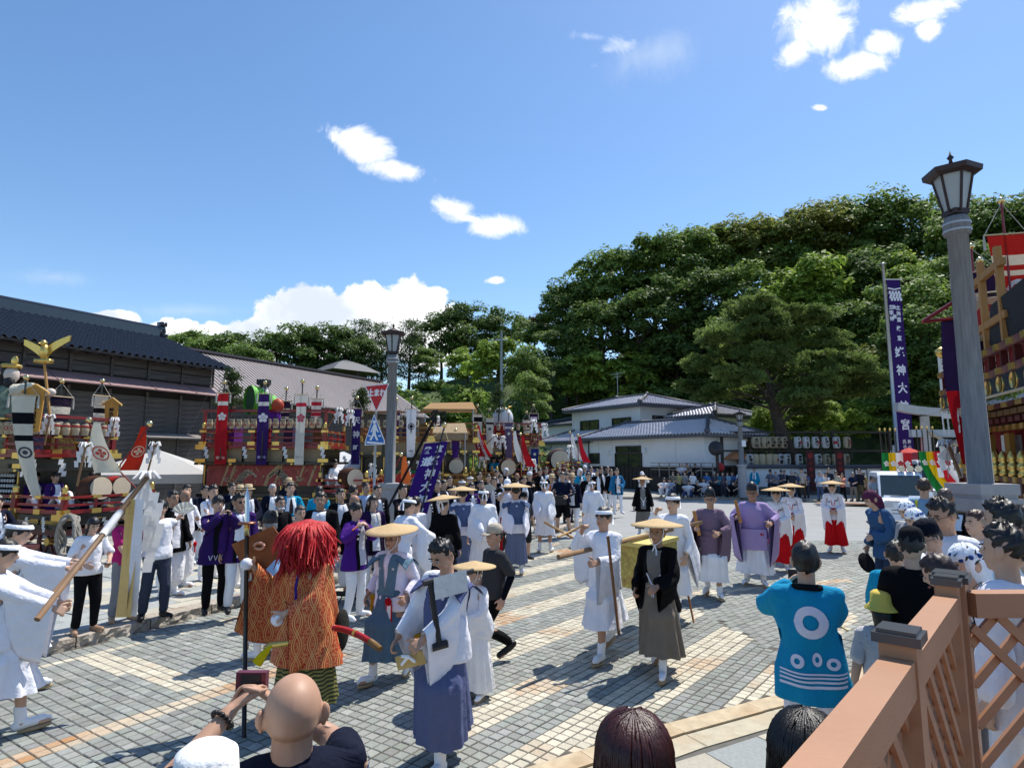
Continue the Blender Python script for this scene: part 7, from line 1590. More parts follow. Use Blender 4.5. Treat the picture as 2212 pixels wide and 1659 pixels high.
def wings(col):
 def f(root,Mt,Q):
  mb=MB()
  for s in(1,-1):
   g=[]
   for t in np.linspace(0,1,5):g.append([(s*(.07+.20*t),.012+y*(.10+.05*t),1.445-.05*t-.05*abs(y)**1.5*(1+t)+.012*math.sin(t*5))for y in np.linspace(-1,1,7)])
   mb.grid(g);mb.grid([[(x,y,z-.012)for x,y,z in r_][::-1]for r_ in g])
  rigid(mb,Mt[BI['chest']],'shoulder_wings',cloth(col),root)
 return f
def both(*fs):
 def f(root,Mt,Q):
  for q in fs:q(root,Mt,Q)
 return f
def part_(name,m,bone,fn):
 def f(root,Mt,Q):
  mb=MB();fn(mb);rigid(mb,Mt[BI[bone]],name,m,root)
 return f
def pouch(c='#b8871e',s=-1):return part_('pouch',cloth(c),'pelvis',lambda mb:(mb.sphere((s*.2,-.06,.84),(.035,.07,.10),10,8),mb.box((s*.2,-.06,.94),(.04,.12,.05))))
def rosette(x=.06,z=.92):
 def f(root,Mt,Q):
  mb=MB();a=np.arange(14)*2*PI/14
  for k,t in enumerate(a):mb.sphere((x+.03*math.cos(t),-.165-.008*(k%2),z+.03*math.sin(t)),.016,6,5)
  mb.sphere((x,-.175,z),.025,8,6);rigid(mb,Mt[BI['pelvis']],'red_rosette',cloth('#b81422'),root);mb=MB();mb.box((x+.01,-.17,z-.11),(.05,.006,.15));rigid(mb,Mt[BI['pelvis']],'name_ribbon',cloth('#ece8ea'),root,False)
  mb=MB();
  for s in(-1,1):mb.box((x+.01+s*.033,-.169,z-.12),(.018,.005,.19))
  rigid(mb,Mt[BI['pelvis']],'red_ribbon',cloth('#b81422'),root,False)
 return f
def tie(c='#ececf0',z=1.02):return part_('haori_cord',cloth(c),'pelvis',lambda mb:(mb.sphere((0,-.19,z),.03,10,8),[mb.tube([(s*.085,-.155,z+.14),(s*.03,-.18,z+.05),(0,-.19,z)],.008,6)for s in(1,-1)],[mb.tube([(0,-.19,z),(s*.012,-.2,z-.12)],.011,6)for s in(1,-1)]))
def obi(c,z=.99,h=.05):return part_('waist_band',cloth(c),'pelvis',lambda mb:mb.grid([[(.18*k*math.cos(a),.138*k*math.sin(a),z+dz)for a in np.arange(28)*2*PI/28]for dz,k in((-h,1.02),(-h*.5,1.08),(h*.5,1.06),(h,1.0))],closed=True))
WH='#eeeef4'
# ---- red-haired dancer with the halberd

def tengu():
 root,Q=person(G(652,1555),-.62,1.66,'red-maned masked dancer in orange and gold brocade robe gripping a halberd','procession members',top='robe',topc='brocade',bot='skirt',botc='olive_wave',hair=None,shoe='zori',lod=0,armR=((.46,-.14,1.36),(.5,.3,-1),1.4,0),armL=((.02,-.30,1.02),(.9,.3,-.3),1.2,0),sleeves='brocade',drop=.50,back=.0,sleeve_kw=dict(t0=.0,ramp=.12,w=.09),legs='stand',skirt_kw=dict(z0=.12,z1=.16,margin=.16,amp=.07),lean=.08,girth=1.08,extra=both(part_('mask',mat('red_mask',(.33,.03,.02),rough=.4),'head',lambda mb:(mb.sphere((0,-.05,1.585),(.082,.07,.105),14,10),mb.tube([(0,-.11,1.585),(0,-.19,1.59),(0,-.27,1.60)],[.022,.018,.014],8))),part_('mask_brows',GOLD,'head',lambda mb:[mb.sphere((s*.035,-.115,1.625),(.03,.01,.012),8,6)for s in(1,-1)])))
 mb=skirt(Q,.10,.50,rw=(.20,.155),margin=.20,amp=.05,pl=9);put('robe_skirt',np.vstack(mb.V),mb.F,MATS['cloth_brocade_0'],root)
 # mane of many locks

 Mt=Q['M'][BI['head']];r=np.random.default_rng(4);mb=MB()
 for k in range(420):
  a=r.uniform(0,2*PI);f=r.uniform(0,1)**.7;e=np.array([math.cos(a),math.sin(a),0]);front=max(0,-e[1]);L_=r.uniform(.18,.34)*(1-.35*front*(f<.6));p0=np.array([0,.01,1.70])+e*[.07*f,.09*f,0]+[0,0,.03*(1-f)]
  p1=p0+e*(.045+.03*f)*r.uniform(.6,1.2)+[0,0,.045];p2=p1+e*.07-[0,0,L_*.45]+r.normal(size=3)*.012;p3=p2+e*r.uniform(-.02,.04)-[0,0,L_*.6]+r.normal(size=3)*.02;mb.tube([p0,p1,p2,p3],[.012,.016,.013,.003],5)
 for k in range(240):
  a=r.uniform(0,2*PI);e=np.array([math.cos(a),math.sin(a),0]);p0=np.array([0,.01,1.66])+e*.11;L_=r.uniform(.18,.36)*(.75 if e[1]<-.7 else 1);p1=p0+e*r.uniform(.01,.06)-[0,0,.06];p2=p1+e*r.uniform(.0,.05)-[0,0,L_*.5]+r.normal(size=3)*.015;p3=p2-[0,0,L_*.5]+r.normal(size=3)*.035;mb.tube([p0,p1,p2,p3],[.012,.015,.012,.003],5)
 mb.sphere((0,.02,1.66),(.13,.14,.14),16,12);rigid(mb,Mt,'red_mane',mat('red_hair',(.50,.012,.014),rough=.5,var=.5,nscale=9,stretch=(10,10,1),bump=.8,bscale=14),root)
 pr_=part_('sleeve_cord',cloth('#e6dcd2'),'chest',lambda m_:None)
 mb=MB();
 for k in range(9):
  if k%2==0:mb.tube([Q['wrR']+np.array([-.03,.0,-.05-k*.08]),Q['wrR']+np.array([-.03,.0,-.12-k*.08])],.011,6)
 put('sleeve_cord',np.vstack(mb.V),mb.F,cloth('#e6dcd2'),root);mb=MB();mb.tube([Q['neck']+np.array(q)for q in((.02,-.12,-.05),(.03,-.185,-.22),(.05,-.2,-.38))],.012,6);put('chest_cord',np.vstack(mb.V),mb.F,cloth('#3c2a78'),root);mb=MB();mb.tube([Q['palmR']-[.0,0,.0]*1,Q['palmR']+[0.02,.02,.0]],.05,10);
 for q in 'LR':mb=MB();mb.sphere(Q['palm'+q],(.055,.05,.06),10,8);put('white_glove',np.vstack(mb.V),mb.F,cloth('#eceaf0'),root)
 mb=MB();mb.sphere((.24,.20,.75),(.05,.10,.20),12,10);put('black_tassel',np.vstack(mb.V),mb.F,mat('black_fur',(.014,.013,.010),rough=.9,bump=1,bscale=60),root)
 g=wpt(root,Q['palmR']);bot=G(527,1592);dr=g-bot;top=bot+dr*(2.12/np.linalg.norm(dr));L_=top-bot;h=empty('halberd',bot,0,'tall black halberd with steel blade and gold socket held by the masked dancer','halberd');mb=MB();mb.tube([(0,0,0),L_*.80],.02,10);mb.build('shaft',LACQUER,h,True)
 mb=MB();mb.tube([L_*.80,L_*.85],.024,10);mb.build('socket',GOLD,h,True);u=L_/np.linalg.norm(L_);mb=MB();mb.lathe([(.0,-.012),(.07,-.01),(.075,0),(.07,.01),(0,.012)],16,L_*.855,sx=1.1);mb.build('guard',mat('copper_guard',(.30,.12,.07),rough=.35,metal=.8),h,True);mb=MB();sx=np.array([1,0,0]);mb.add([L_*.86-sx*.022,L_*.86+[0,-.012,0],L_*.86+sx*.022,L_*.86+[0,.012,0],L_*.975-sx*.024,L_*.975+[0,-.012,0],L_*.975+sx*.02,L_*.975+[0,.012,0],L_*1.02],[(0,1,5,4),(1,2,6,5),(2,3,7,6),(3,0,4,7),(4,5,8),(5,6,8),(6,7,8),(7,4,8)]);mb.build('blade',mat('polished_steel',(.62,.64,.66),rough=.25,metal=.9),h)
 fl=empty('square_pennant',bot+L_*.74+[.02,.05,0],0,'stiff orange brocade pennant tied to the halberd behind the dancer','flag');mb=MB();mb.prism([(-.22,.10),(-.03,-.28),(.16,-.06),(.34,-.04),(.13,.26)],(.03,.06,-.06),(1,.25,0),(0,0,1),(0,1,0),.012);mb.build('cloth',MATS.get('cloth_brown')or mat('cloth_brown',(.30,.10,.03),rough=.8,var=.3,nscale=14),fl);mb=MB();mb.tube([np.array([.06+.05*math.cos(t),.04,.02+.03*math.sin(t)])for t in np.arange(11)*.628],.014,6);mb.build('cord_knot',cloth('#d8a088'),fl,True)
 a,b=P(722,1356,5.75),P(822,1402,5.35);sc=empty('sword_scabbard',a,0,'curved red scabbard with gold bands sticking out behind the dancer','scabbard');mb=MB();m_=(b-a)/2+[0,0,.035];pts=[(b-a)*t+np.array([0,0,.14*t*(1-t)])for t in np.linspace(0,.78,8)];mb.tube(pts,.028,10);mb.build('sheath',mat('red_sheath',(.36,.015,.02),rough=.35),sc,True);mb=MB();mb.tube([(b-a)*t+np.array([0,0,.14*t*(1-t)])for t in(.78,.88,1)],[.029,.03,.026],10);mb.build('sheath_end',wood('#7a5a30'),sc,True)
 mb=MB();mb.tube([(b-a)*.45+np.array([0,0,.035]),(b-a)*.50+np.array([0,0,.035])],.032,10);mb.build('gold_band',GOLD,sc)
 ts=P(588,1393,5.45);sw=empty('tasselled_hilt',ts,0,'gold sword hilt with yellow tassel at the dancer\'s waist','sword hilt');mb=MB();mb.tube([(.12,.05,.0),(-.02,0,.0),(-.06,-.02,-.02)],[.025,.028,.02],8);mb.build('hilt',GOLD,sw,True);mb=MB();mb.tube([(-.0,-.02,.0),(-.05,-.05,-.06),(-.1,-.06,-.13)],[.012,.035,.045],8);mb.build('tassel',cloth('#c8b012'),sw)
 # brocade materials used by the dancer

def brocade():
 m=mat('cloth_brocade_0',(.45,.08,.02),rough=.55,var=.1,bump=.3,bscale=40);t=m.node_tree;n,l=t.nodes,t.links;b=n['Principled BSDF'];tc_=n.new('ShaderNodeTexCoord');sp=n.new('ShaderNodeSeparateXYZ');l.new(tc_.outputs['Object'],sp.inputs[0])
 def M(op,a,b_=None):
  q=n.new('ShaderNodeMath');q.operation=op
  for i,v in enumerate((a,b_)):
   if v is None:continue
   if isinstance(v,(int,float)):q.inputs[i].default_value=v
   else:l.new(v,q.inputs[i])
  return q.outputs[0]
 ad=M('ADD',sp.outputs[0],M('MULTIPLY',sp.outputs[1],.7));sn=M('MULTIPLY',M('SINE',M('MULTIPLY',sp.outputs[2],15)),.25);ph=M('ADD',M('MULTIPLY',ad,6.5),sn)
 w1=M('ABSOLUTE',M('SUBTRACT',M('FRACT',ph),.5));w2=M('ABSOLUTE',M('SUBTRACT',M('FRACT',M('SUBTRACT',M('MULTIPLY',ad,6.5),sn)),.5));ln=M('MAXIMUM',M('LESS_THAN',M('ABSOLUTE',M('SUBTRACT',w1,.07)),.035),M('LESS_THAN',M('ABSOLUTE',M('SUBTRACT',w2,.07)),.035));vo=n.new('ShaderNodeTexVoronoi');vo.feature='DISTANCE_TO_EDGE';vo.inputs['Scale'].default_value=34;l.new(tc_.outputs['Object'],vo.inputs['Vector']);cu=M('LESS_THAN',vo.outputs[0],.09);inn=M('MULTIPLY',M('GREATER_THAN',w1,.16),M('GREATER_THAN',w2,.16));fac=M('MAXIMUM',ln,M('MULTIPLY',M('MULTIPLY',inn,cu),.75))
 mx=n.new('ShaderNodeMix');mx.data_type='RGBA';l.new(fac,mx.inputs['Factor']);mx.inputs[6].default_value=(.47,.045,.016,1);mx.inputs[7].default_value=(.66,.33,.11,1);l.new(mx.outputs[2],b.inputs['Base Color'])
 b2=n.new('ShaderNodeMix');MATS['cloth_brocade_0']=m
 m2=mat('cloth_olive_wave_0',(.09,.09,.02),rough=.7);t=m2.node_tree;n,l=t.nodes,t.links;wv=n.new('ShaderNodeTexWave');wv.wave_type='RINGS';wv.inputs['Scale'].default_value=9;wv.inputs['Distortion'].default_value=3;tc2=n.new('ShaderNodeTexCoord');l.new(tc2.outputs['Object'],wv.inputs['Vector']);mx=n.new('ShaderNodeMix');mx.data_type='RGBA';gt=n.new('ShaderNodeMath');gt.operation='GREATER_THAN';gt.inputs[1].default_value=.5;l.new(wv.outputs['Fac'],gt.inputs[0]);l.new(gt.outputs[0],mx.inputs['Factor']);mx.inputs[6].default_value=(.03,.035,.012,1);mx.inputs[7].default_value=(.24,.22,.06,1);l.new(mx.outputs[2],n['Principled BSDF'].inputs['Base Color'])
brocade();tengu()
PG='procession members'
r_,Q_=person(G(842,1468),-.55,1.60,'older man in wide straw hat, white robe and blue-grey hakama near the red-maned dancer',PG,top='robe',topc='#efe9f4',sleeves='#efe9f4',drop=.30,botc='#566f82',hat='straw',hair='crop',hairc='#55504c',glass=True,skin=1,legs='walk',stride=.42,gait=-1,armR=((.29,-.05,.92),(.3,1,0),.5,0),armL=((.26,-.12,.95),(.3,1,0),1.2,0),marks=kataginu('#5f7d8e'),extra=both(wings('#5f7d8e'),obi('#566f82'),pouch(),rosette()),skirt_kw=dict(z0=.10,z1=.24,margin=.11),hp=.12,**ZK)
# man with wooden clogs and the carrying frame

r_,Q_=person(G(958,1650),-.72,1.72,'young man with slicked hair carrying a black frame on his shoulder and wooden clogs',PG,top='robe',topc='#ecebf3',sleeves='#ecebf3',drop=.36,botc='#5a6285',hair='swept',hairc='#0e0d10',skin=1,legs='walk',stride=.36,armR=((.30,-.22,.92),(.5,.8,0),1.0,0),armL=((.10,-.36,1.0),(.9,.4,-.3),1.5,0),hp=.42,marks=kataginu('#565e86'),extra=both(wings('#565e86'),obi('#4a5278'),pouch('#b8801e'),rosette(.03,.88)),skirt_kw=dict(z0=.12,z1=.20,margin=.115,amp=.06),**ZK)
cf=P(949,1391,4.72);fr=empty('carrying_frame',cf,0,'black wooden stool frame with white cloth resting on a man\'s shoulder','frame');t0=P(915,1260,4.70)-cf;t1=P(1022,1233,4.92)-cf;mb=MB();mb.tube([(0,0,0),P(929,1257,4.72)-cf],.022,8);mb.tube([t0,t1],.022,8);mb.tube([(-.05,-.02,-.02),(.06,.02,.0)],.03,8);mb.build('bars',mat('black_wood',(.018,.017,.018),rough=.5),fr);mb=MB();mb.grid([[t0+(t1-t0)*s+np.array([.02*t,-.03-.02*t,.03-.16*t])for s in np.linspace(.2,.86,6)]for t in np.linspace(0,1,5)]);mb.grid([[t0+(t1-t0)*s+np.array([.0,-.03+.06*t,.03-.10*t])for s in np.linspace(.2,.86,6)]for t in np.linspace(0,1,3)][::-1]);mb.build('cloth_wrap',cloth('#d6d2cc'),fr,True)
for i,off in enumerate(((0,0,0),(.035,.05,.0))):
 c=P(888,1425,4.78)+off;cg=empty('wooden_clog',c,-.3,'straw-faced wooden clog with white thong hanging from the young man\'s hand' if i==0 else 'second wooden clog half hidden behind the straw-faced one','clog','pair of clogs carried in one hand');ax=[(.92,.2,.25),(-.2,.97,0),(-.25,-.1,.95)];mb=MB();mb.box((0,0,0),(.23,.03,.10),ax=ax);mb.build('sole',wood('#c2a468'),cg);mb=MB();mb.tube([(-.06,-.035,.03),(.0,-.05,.04),(.05,-.03,.0)],.012,6);mb.tube([(-.06,-.035,-.03),(.0,-.05,.04)],.012,6);mb.build('thong',cloth('#f0f0f2'),cg)
r_,Q_=person(G(1066,1440),-1.05,1.60,'woman in beige cap, dark polo shirt and black trousers walking left','',top='tee',topc='#3a3a3c',bot='pants',botc='#0b0b0e',hair='pony',hairc='#1a1210',hat='cap',hatc='#b8aa98',skin=1,lod=0,legs='walk',stride=.55,gait=1,armL='hang',armR='hang2',shoec='#101014',extra=part_('arm_sleeve',cloth('#0c0c16'),'farmL',lambda mb:capsule(mb,J['elL'],J['wrL'],.048,.034)))
r_,Q_=person(G(1022,1505),-.7,1.25,'small child in white printed robe and straw hat half hidden behind the man with clogs',PG,top='robe',topc='#f0eef0',sleeves='#f0eef0',drop=.4,botc='#f2efee',hat='straw',hair='bowl',legs='stand',skirt_kw=dict(z0=.12,z1=.10,margin=.15),armL='belly',armR='belly',**ZK)
# bearers of the brocade chest

r_,b1=person(G(1308,1418),-.62,1.76,'young white-robed bearer with headband, pole on his shoulder and a staff in hand',PG,top='robe',topc=WH,sleeves=WH,drop=.40,botc=WH,hair='bowl',hairc='#0c0b0d',band='#f6f6fa',skin=1,legs='walk',stride=.5,gait=1,armR=((.17,-.20,1.40),(.6,-.2,-1),1.3,0),armL=((.17,-.36,1.10),(.6,.6,-.8),1.5,0),skirt_kw=dict(z0=.06,z1=.36,margin=.13,amp=.03),marks=lambda T:[('front_panel','#f6f6fa',[dec_strip(T,[(0,1.1),(0,.82)],.2,-1,.03)])],**ZK)
stick(P(1337,1372,7.05),P(1313,1158,7.1),.017,wood('#7a5232'),'brown T-topped staff held upright by the front bearer',group='bearers\' staffs');mb=MB();mb.tube([P(1304,1161,7.1),P(1322,1155,7.1)],.024,8);o=mb.build('staff_crosspiece',wood('#7a5232'));o.parent=bpy.data.objects['staff']if 'staff' in bpy.data.objects else None
if o.parent:o.matrix_parent_inverse=Matrix.Translation(o.parent.location).inverted()
r_,b2=person(at(1447,9.3),-.5,1.82,'second young white-robed bearer behind the yellow brocade chest',PG,top='robe',topc=WH,sleeves=WH,drop=.5,botc=WH,hair='bowl',hairc='#0c0b0d',band='#f6f6fa',skin=0,legs='walk',stride=.4,armR=((.16,-.2,1.42),(.6,-.2,-1),1.3,0),armL='hang2',skirt_kw=dict(z0=.06,z1=.36,margin=.13,amp=.03),**ZK)
stick(P(1499,1345,8.9),P(1478,1245,9.1),.016,wood('#8a5a30'),'light brown staff slanting down beside the second bearer',group='bearers\' staffs')
a,b=P(1206,1203,7.1),P(1515,1128,9.9);ch=empty('carried_chest',a,0,'yellow brocade covered chest slung from a shoulder pole between two bearers','chest');mb=MB();mb.tube([(0,0,0),b-a],.03,8);mb.build('pole',wood('#8a6c4c'),ch,True);u=(b-a)/np.linalg.norm(b-a);c=a+(b-a)*.53-a;v=np.array([-u[1],u[0],0]);v/=np.linalg.norm(v);up=np.array([0,0,1.0])
YB=mat('yellow_brocade',(.40,.32,.08),rough=.65,var=.5,nscale=22,bump=.4,dirt=.4,dirtcol=(.42,.16,.06));mb=MB();mb.box(c-up*.36,(.80,.52,.56),ax=[u,v,up]);mb.build('brocade_cover',YB,ch);mb=MB();mb.box(c-up*.065,(.86,.56,.05),ax=[u,v,up]);mb.build('lid',mat('yellow_cloth',(.62,.50,.16),rough=.7),ch);mb=MB();q=np.arange(24)*2*PI/24;ctr=c-v*.268-up*.34+u*.05;mb.tube([ctr+u*.10*math.cos(t)+up*.15*math.sin(t)for t in list(q)+[0]],.016,6);mb.add([ctr+v*.002+u*.085*math.cos(t)+up*.13*math.sin(t)for t in q],[tuple(range(24))]);mb.build('oval_crest',mat('gold_crest',(.55,.42,.06),rough=.5),ch);mb=MB();mb.sphere(c+u*.2+up*.06,(.13,.09,.07),10,8);mb.sphere(c+u*.12+up*.02-v*.1,(.06,.05,.05),8,6);mb.build('white_knot',cloth('#efeff4'),ch,True)
r_,Q_=person(G(1428,1452),-.35,1.63,'man in straw hat, black haori and grey-brown pleated hakama walking forward',PG,top='haori',topc='#0b0b0e',sleeves='#0b0b0e',drop=.24,inner='#77706a',botc='#7d7264',hat='straw',hair='crop',skin=2,legs='walk',stride=.5,armL=((.12,-.34,1.02),(.8,.6,-.2),.7,.3),armR=((.24,-.12,.93),(.3,1,0),.8,0),extra=both(tie(),part_('wristwatch',STEEL,'farmL',lambda mb:mb.tube([J['wrL']+(J['elL']-J['wrL'])*.06,J['wrL']+(J['elL']-J['wrL'])*.16],.032,10))),skirt_kw=dict(z0=.16,z1=.24,margin=.15,amp=.10,pl=16),**ZK)
def baton(root,Q,q,label):
 p=wpt(root,Q['palm'+q]);mb=MB();mb.grid([[(x,-.006,z)for x in(-.024,.024)]for z in(-.08,.32)]);mb.box((0,0,.12),(.055,.016,.42));o=mb.build('ritual_baton',wood('#b0783a'));o.location=[float(v)for v in p];o.rotation_euler=(.1,-.18,root.rotation_euler[2]);return tagp(o,label,'baton','wooden batons held by the priests')
r_,Q_=person(G(1542,1290),-.1,1.76,'priest in dull plum robe, white trousers and black cap holding a wooden baton',PG,top='robe',topc='#7a6678',sleeves='#7a6678',drop=.55,botc='#f0f0f4',hat='eboshi',hair='crop',glass=True,skin=1,armR=((.22,-.30,1.12),(.6,.5,-.6),1.4,0),armL=((.16,-.28,1.06),(.8,.4,-.4),.8,0),legs='walk',stride=.25,skirt_kw=dict(z0=.0,z1=.26,margin=.13),marks=lambda T:[('front_panel','#7a6678',[dec_strip(T,[(-.02,1.1),(-.02,.60)],.3,-1,.035)])],extra=pouch('#c09018',.5),**ZK)
baton(r_,Q_,'R','wooden baton held by the priest in plum')
mb=MB();mb.grid([[(x,-.17-.02*math.cos(x*9),z)for x in np.linspace(-.17,.17,7)]for z in(.98,.55)]);put('robe_apron',np.vstack(mb.V),mb.F,cloth('#7a6678'),r_)
r_,Q_=person(G(1634,1264),-.05,1.78,'priest in pale lilac robe and tall black cap holding a wooden baton',PG,top='robe',topc='#a793bf',sleeves='#a793bf',drop=.72,botc='#efeff5',hat='eboshi',hair='crop',hairc='#666',glass=True,skin=2,armR=((.24,-.30,1.2),(.6,.5,-.6),1.4,0),armL=((.28,-.26,1.12),(.8,.4,-.4),.8,0),skirt_kw=dict(z0=.0,z1=.2,margin=.17),girth=1.1,extra=both(obi('#a793bf'),rosette(.12,.9)),**ZK)
baton(r_,Q_,'R','wooden baton held by the priest in lilac');mb=MB();mb.grid([[(x,-.18-.02*math.cos(x*9),z)for x in np.linspace(-.2,.2,7)]for z in(.98,.62)]);put('robe_apron',np.vstack(mb.V),mb.F,cloth('#a793bf'),r_)
def miko(px,d,face,h,label):
 person(at(px,d),face,h,label,PG,top='robe',topc='#f2f0f6',sleeves='#f2f0f6',drop=.66,bot='skirt',botc='#c8141c',hat='straw',hair='bowl',hairc='#1c1210',skin=0,shoe='zori',lod=0,armL='belly',armR='belly',skirt_kw=dict(z0=.02,z1=.17,margin=.13),marks=lambda T:[('crane_print','#8d9aa4',[dec_ring(T,(x,z),0,.03,-1,.01,1.6,7)for x,z in((.10,1.28),(-.11,1.25),(.12,1.08),(-.1,1.02))]),('red_cord','#c8141c',[dec_strip(T,[(s*.05,1.30),(s*.02,1.16)],.014,-1,.014)for s in(1,-1)])],extra=obi('#c8141c',1.04,.06))
miko(1668,13.2,-.1,1.66,'shrine maiden in straw hat and white crane robe just right of the lilac priest');miko(1700,14.5,-.15,1.68,'shrine maiden in straw hat half hidden behind another shrine maiden');miko(1788,15.7,.0,1.70,'shrine maiden in straw hat and red hakama walking alone on the open road')
person(at(1384,19.0),.1,1.70,'man in straw hat and black haori far back on the road before the white house',PG,top='haori',topc='#0c0c10',sleeves='#0c0c10',drop=.2,inner='#7d7a78',botc='#77736a',hat='straw',hair='crop',skin=2,skirt_kw=dict(z0=.14,z1=.2),extra=tie(),bot='skirt',shoe='zori')
BK=dict(bot='skirt',shoe='zori',lod=0)
person(at(1277,17.0),PI-.2,1.70,'white-robed man with headband seen from behind in front of the far crowd',PG,top='robe',topc=WH,sleeves=WH,drop=.3,botc=WH,hair='crop',hairc='#3a2c24',band='#f6f6fa',skin=1,armR=((.2,-.3,1.15),(.6,.6,-.6),.9,0),skirt_kw=dict(z0=.05,z1=.3),**BK)
person(at(1174,15.7),PI-.1,1.76,'white-robed bearer with bare calves seen from behind beside crossed poles',PG,top='robe',topc=WH,sleeves=WH,drop=.36,botc=WH,hair='short',band='#f6f6fa',skin=1,armR='hang2',skirt_kw=dict(z0=.05,z1=.40,margin=.11),**BK)
for i,(p0,p1)in enumerate((((1176,1128),(1262,1175)),((1260,1135),(1205,1160)))):stick(P(p0[0],p0[1],15.2),P(p1[0],p1[1],14.6),.03,wood('#b08a58'),'pale wooden pole slanting %s beside the white bearers'%('down to the right' if i==0 else 'down to the left'),'pole','pole','crossed poles of the bearers')
person(at(1114,12.7),PI+.1,1.76,'man in straw hat and blue-grey winged vest seen from behind at the road centre',PG,top='robe',topc='#e9e6f0',sleeves='#e9e6f0',drop=.34,botc='#66708c',hat='straw',hair='crop',skin=1,marks=kataginu('#4f5f80'),extra=both(wings('#4f5f80'),obi('#5f6988')),armR='hang2',skirt_kw=dict(z0=.1,z1=.2),**BK)
person(at(1045,11.6),PI+.15,1.74,'white-robed man with headband seen from behind, left of the centre straw hat',PG,top='robe',topc=WH,sleeves=WH,drop=.4,botc=WH,hair='bowl',band='#f6f6fa',skirt_kw=dict(z0=.05,z1=.3),**BK)
person(at(1000,12.6),PI+.2,1.70,'man in straw hat and blue-grey vest partly hidden behind the black robe',PG,top='robe',topc='#e9e6f0',sleeves='#e9e6f0',drop=.3,botc='#66708c',hat='straw',hair='crop',marks=kataginu('#566489'),extra=wings('#566489'),skirt_kw=dict(z0=.1,z1=.2),**BK)
person(at(963,10.4),PI-.35,1.66,'man in tilted straw hat and long black robe seen from behind',PG,top='haori',topc='#0a0a0d',sleeves='#0a0a0d',drop=.42,botc='#20222c',hat='straw',hair='crop',band='#f2f2f6',hr=.12,skirt_kw=dict(z0=.12,z1=.18),**BK)
person(at(872,9.6),PI-.9,1.72,'white-robed man with black sash leaning over the offertory cart',PG,top='robe',topc=WH,sleeves=WH,drop=.5,botc=WH,hair='short',band='#f6f6fa',lean=.35,armR=((.3,-.4,1.1),(.5,.5,0),.8,0),armL=((.3,-.42,1.15),(.5,.5,0),.8,0),extra=obi('#101014',1.0,.03),skirt_kw=dict(z0=.05,z1=.25),**BK)
person(at(903,10.6),PI-.5,1.66,'white-robed helper behind the offertory cart, half hidden',PG,top='robe',topc=WH,sleeves=WH,drop=.4,botc=WH,hair='short',skirt_kw=dict(z0=.05,z1=.3),armL='belly',**BK)
person(at(592,7.6),PI+.75,1.60,'priest in pale sky-blue robe and black cap seen from behind near the red mane',PG,top='robe',topc='#8fb8e2',sleeves='#8fb8e2',drop=.5,botc='#dfe6f0',hat='eboshi',hair='crop',hairc='#777',glass=True,skin=1,skirt_kw=dict(z0=.05,z1=.2),armR='belly',armL='belly',**BK)
# offertory cart

ct=empty('offertory_cart',(*at(808,10.6)[:2],0),.45,'wooden offertory box on a small two-wheeled cart with white paper','cart');mb=MB();mb.box((0,0,.92),(.42,.4,.52));mb.box((0,0,1.2),(.5,.48,.06));mb.build('box',wood('#8a6a44'),ct);mb=MB();mb.box((0,0,.58),(1.3,.5,.07));mb.box((0,-.3,.7),(1.6,.03,.04));mb.box((0,.3,.7),(1.6,.03,.04));mb.build('bed',STEEL,ct);mb=MB();v,f=text_poly('御',.05);mb.add([(p[0]*.3,-.206,.95+p[1]*.3)for p in v],f);mb.build('lettering',mat('ink',(.015,.013,.013)),ct)
for s in(-1,1):mb=MB();q=np.arange(21)*2*PI/20;mb.tube([(-.1+.27*math.cos(t),s*.32,.29+.27*math.sin(t))for t in q],.024,7);w_=mb.build('wheel',BLACK,ct,True);mb=MB();[mb.tube([(-.1,s*.32,.29),(-.1+.26*math.cos(t),s*.32,.29+.26*math.sin(t))],.004,4)for t in q[:-1:2]];mb.build('spoke',STEEL,w_)
mb=MB();zig(mb,(.15,-.26,.98),(1,0,0),.1,.35);mb.build('paper_streamer',PAPER,ct)
mb=MB();mb.box((.62,0,.86),(.34,.42,.42));mb.build('tub',wood('#9a7a50'),ct)
# two bearers at the left edge with long paper poles

r1,Q1=person(G(-38,1606),1.35,1.66,'white-robed bearer with headband cut by the left edge, front one with pole',PG,top='robe',topc=WH,sleeves=WH,drop=.42,botc=WH,hair='bowl',band='#f6f6fa',legs='walk',stride=.5,armR=((.05,-.5,1.02),(.6,.4,-1),1.3,0),armL=((.1,-.62,.98),(.8,.4,-.8),1.3,0),skirt_kw=dict(z0=.05,z1=.36,margin=.13),hp=.15,**BK)
r2,Q2=person(G(6,1490),1.3,1.70,'white-robed bearer with headband at the left edge, behind the front one',PG,top='robe',topc=WH,sleeves=WH,drop=.42,botc=WH,hair='bowl',band='#f6f6fa',legs='walk',stride=.5,gait=-1,armR=((.05,-.55,1.15),(.6,.4,-1),1.3,0),armL=((.1,-.62,1.15),(.8,.4,-.8),1.3,0),skirt_kw=dict(z0=.05,z1=.36,margin=.13),hp=.12,**BK)
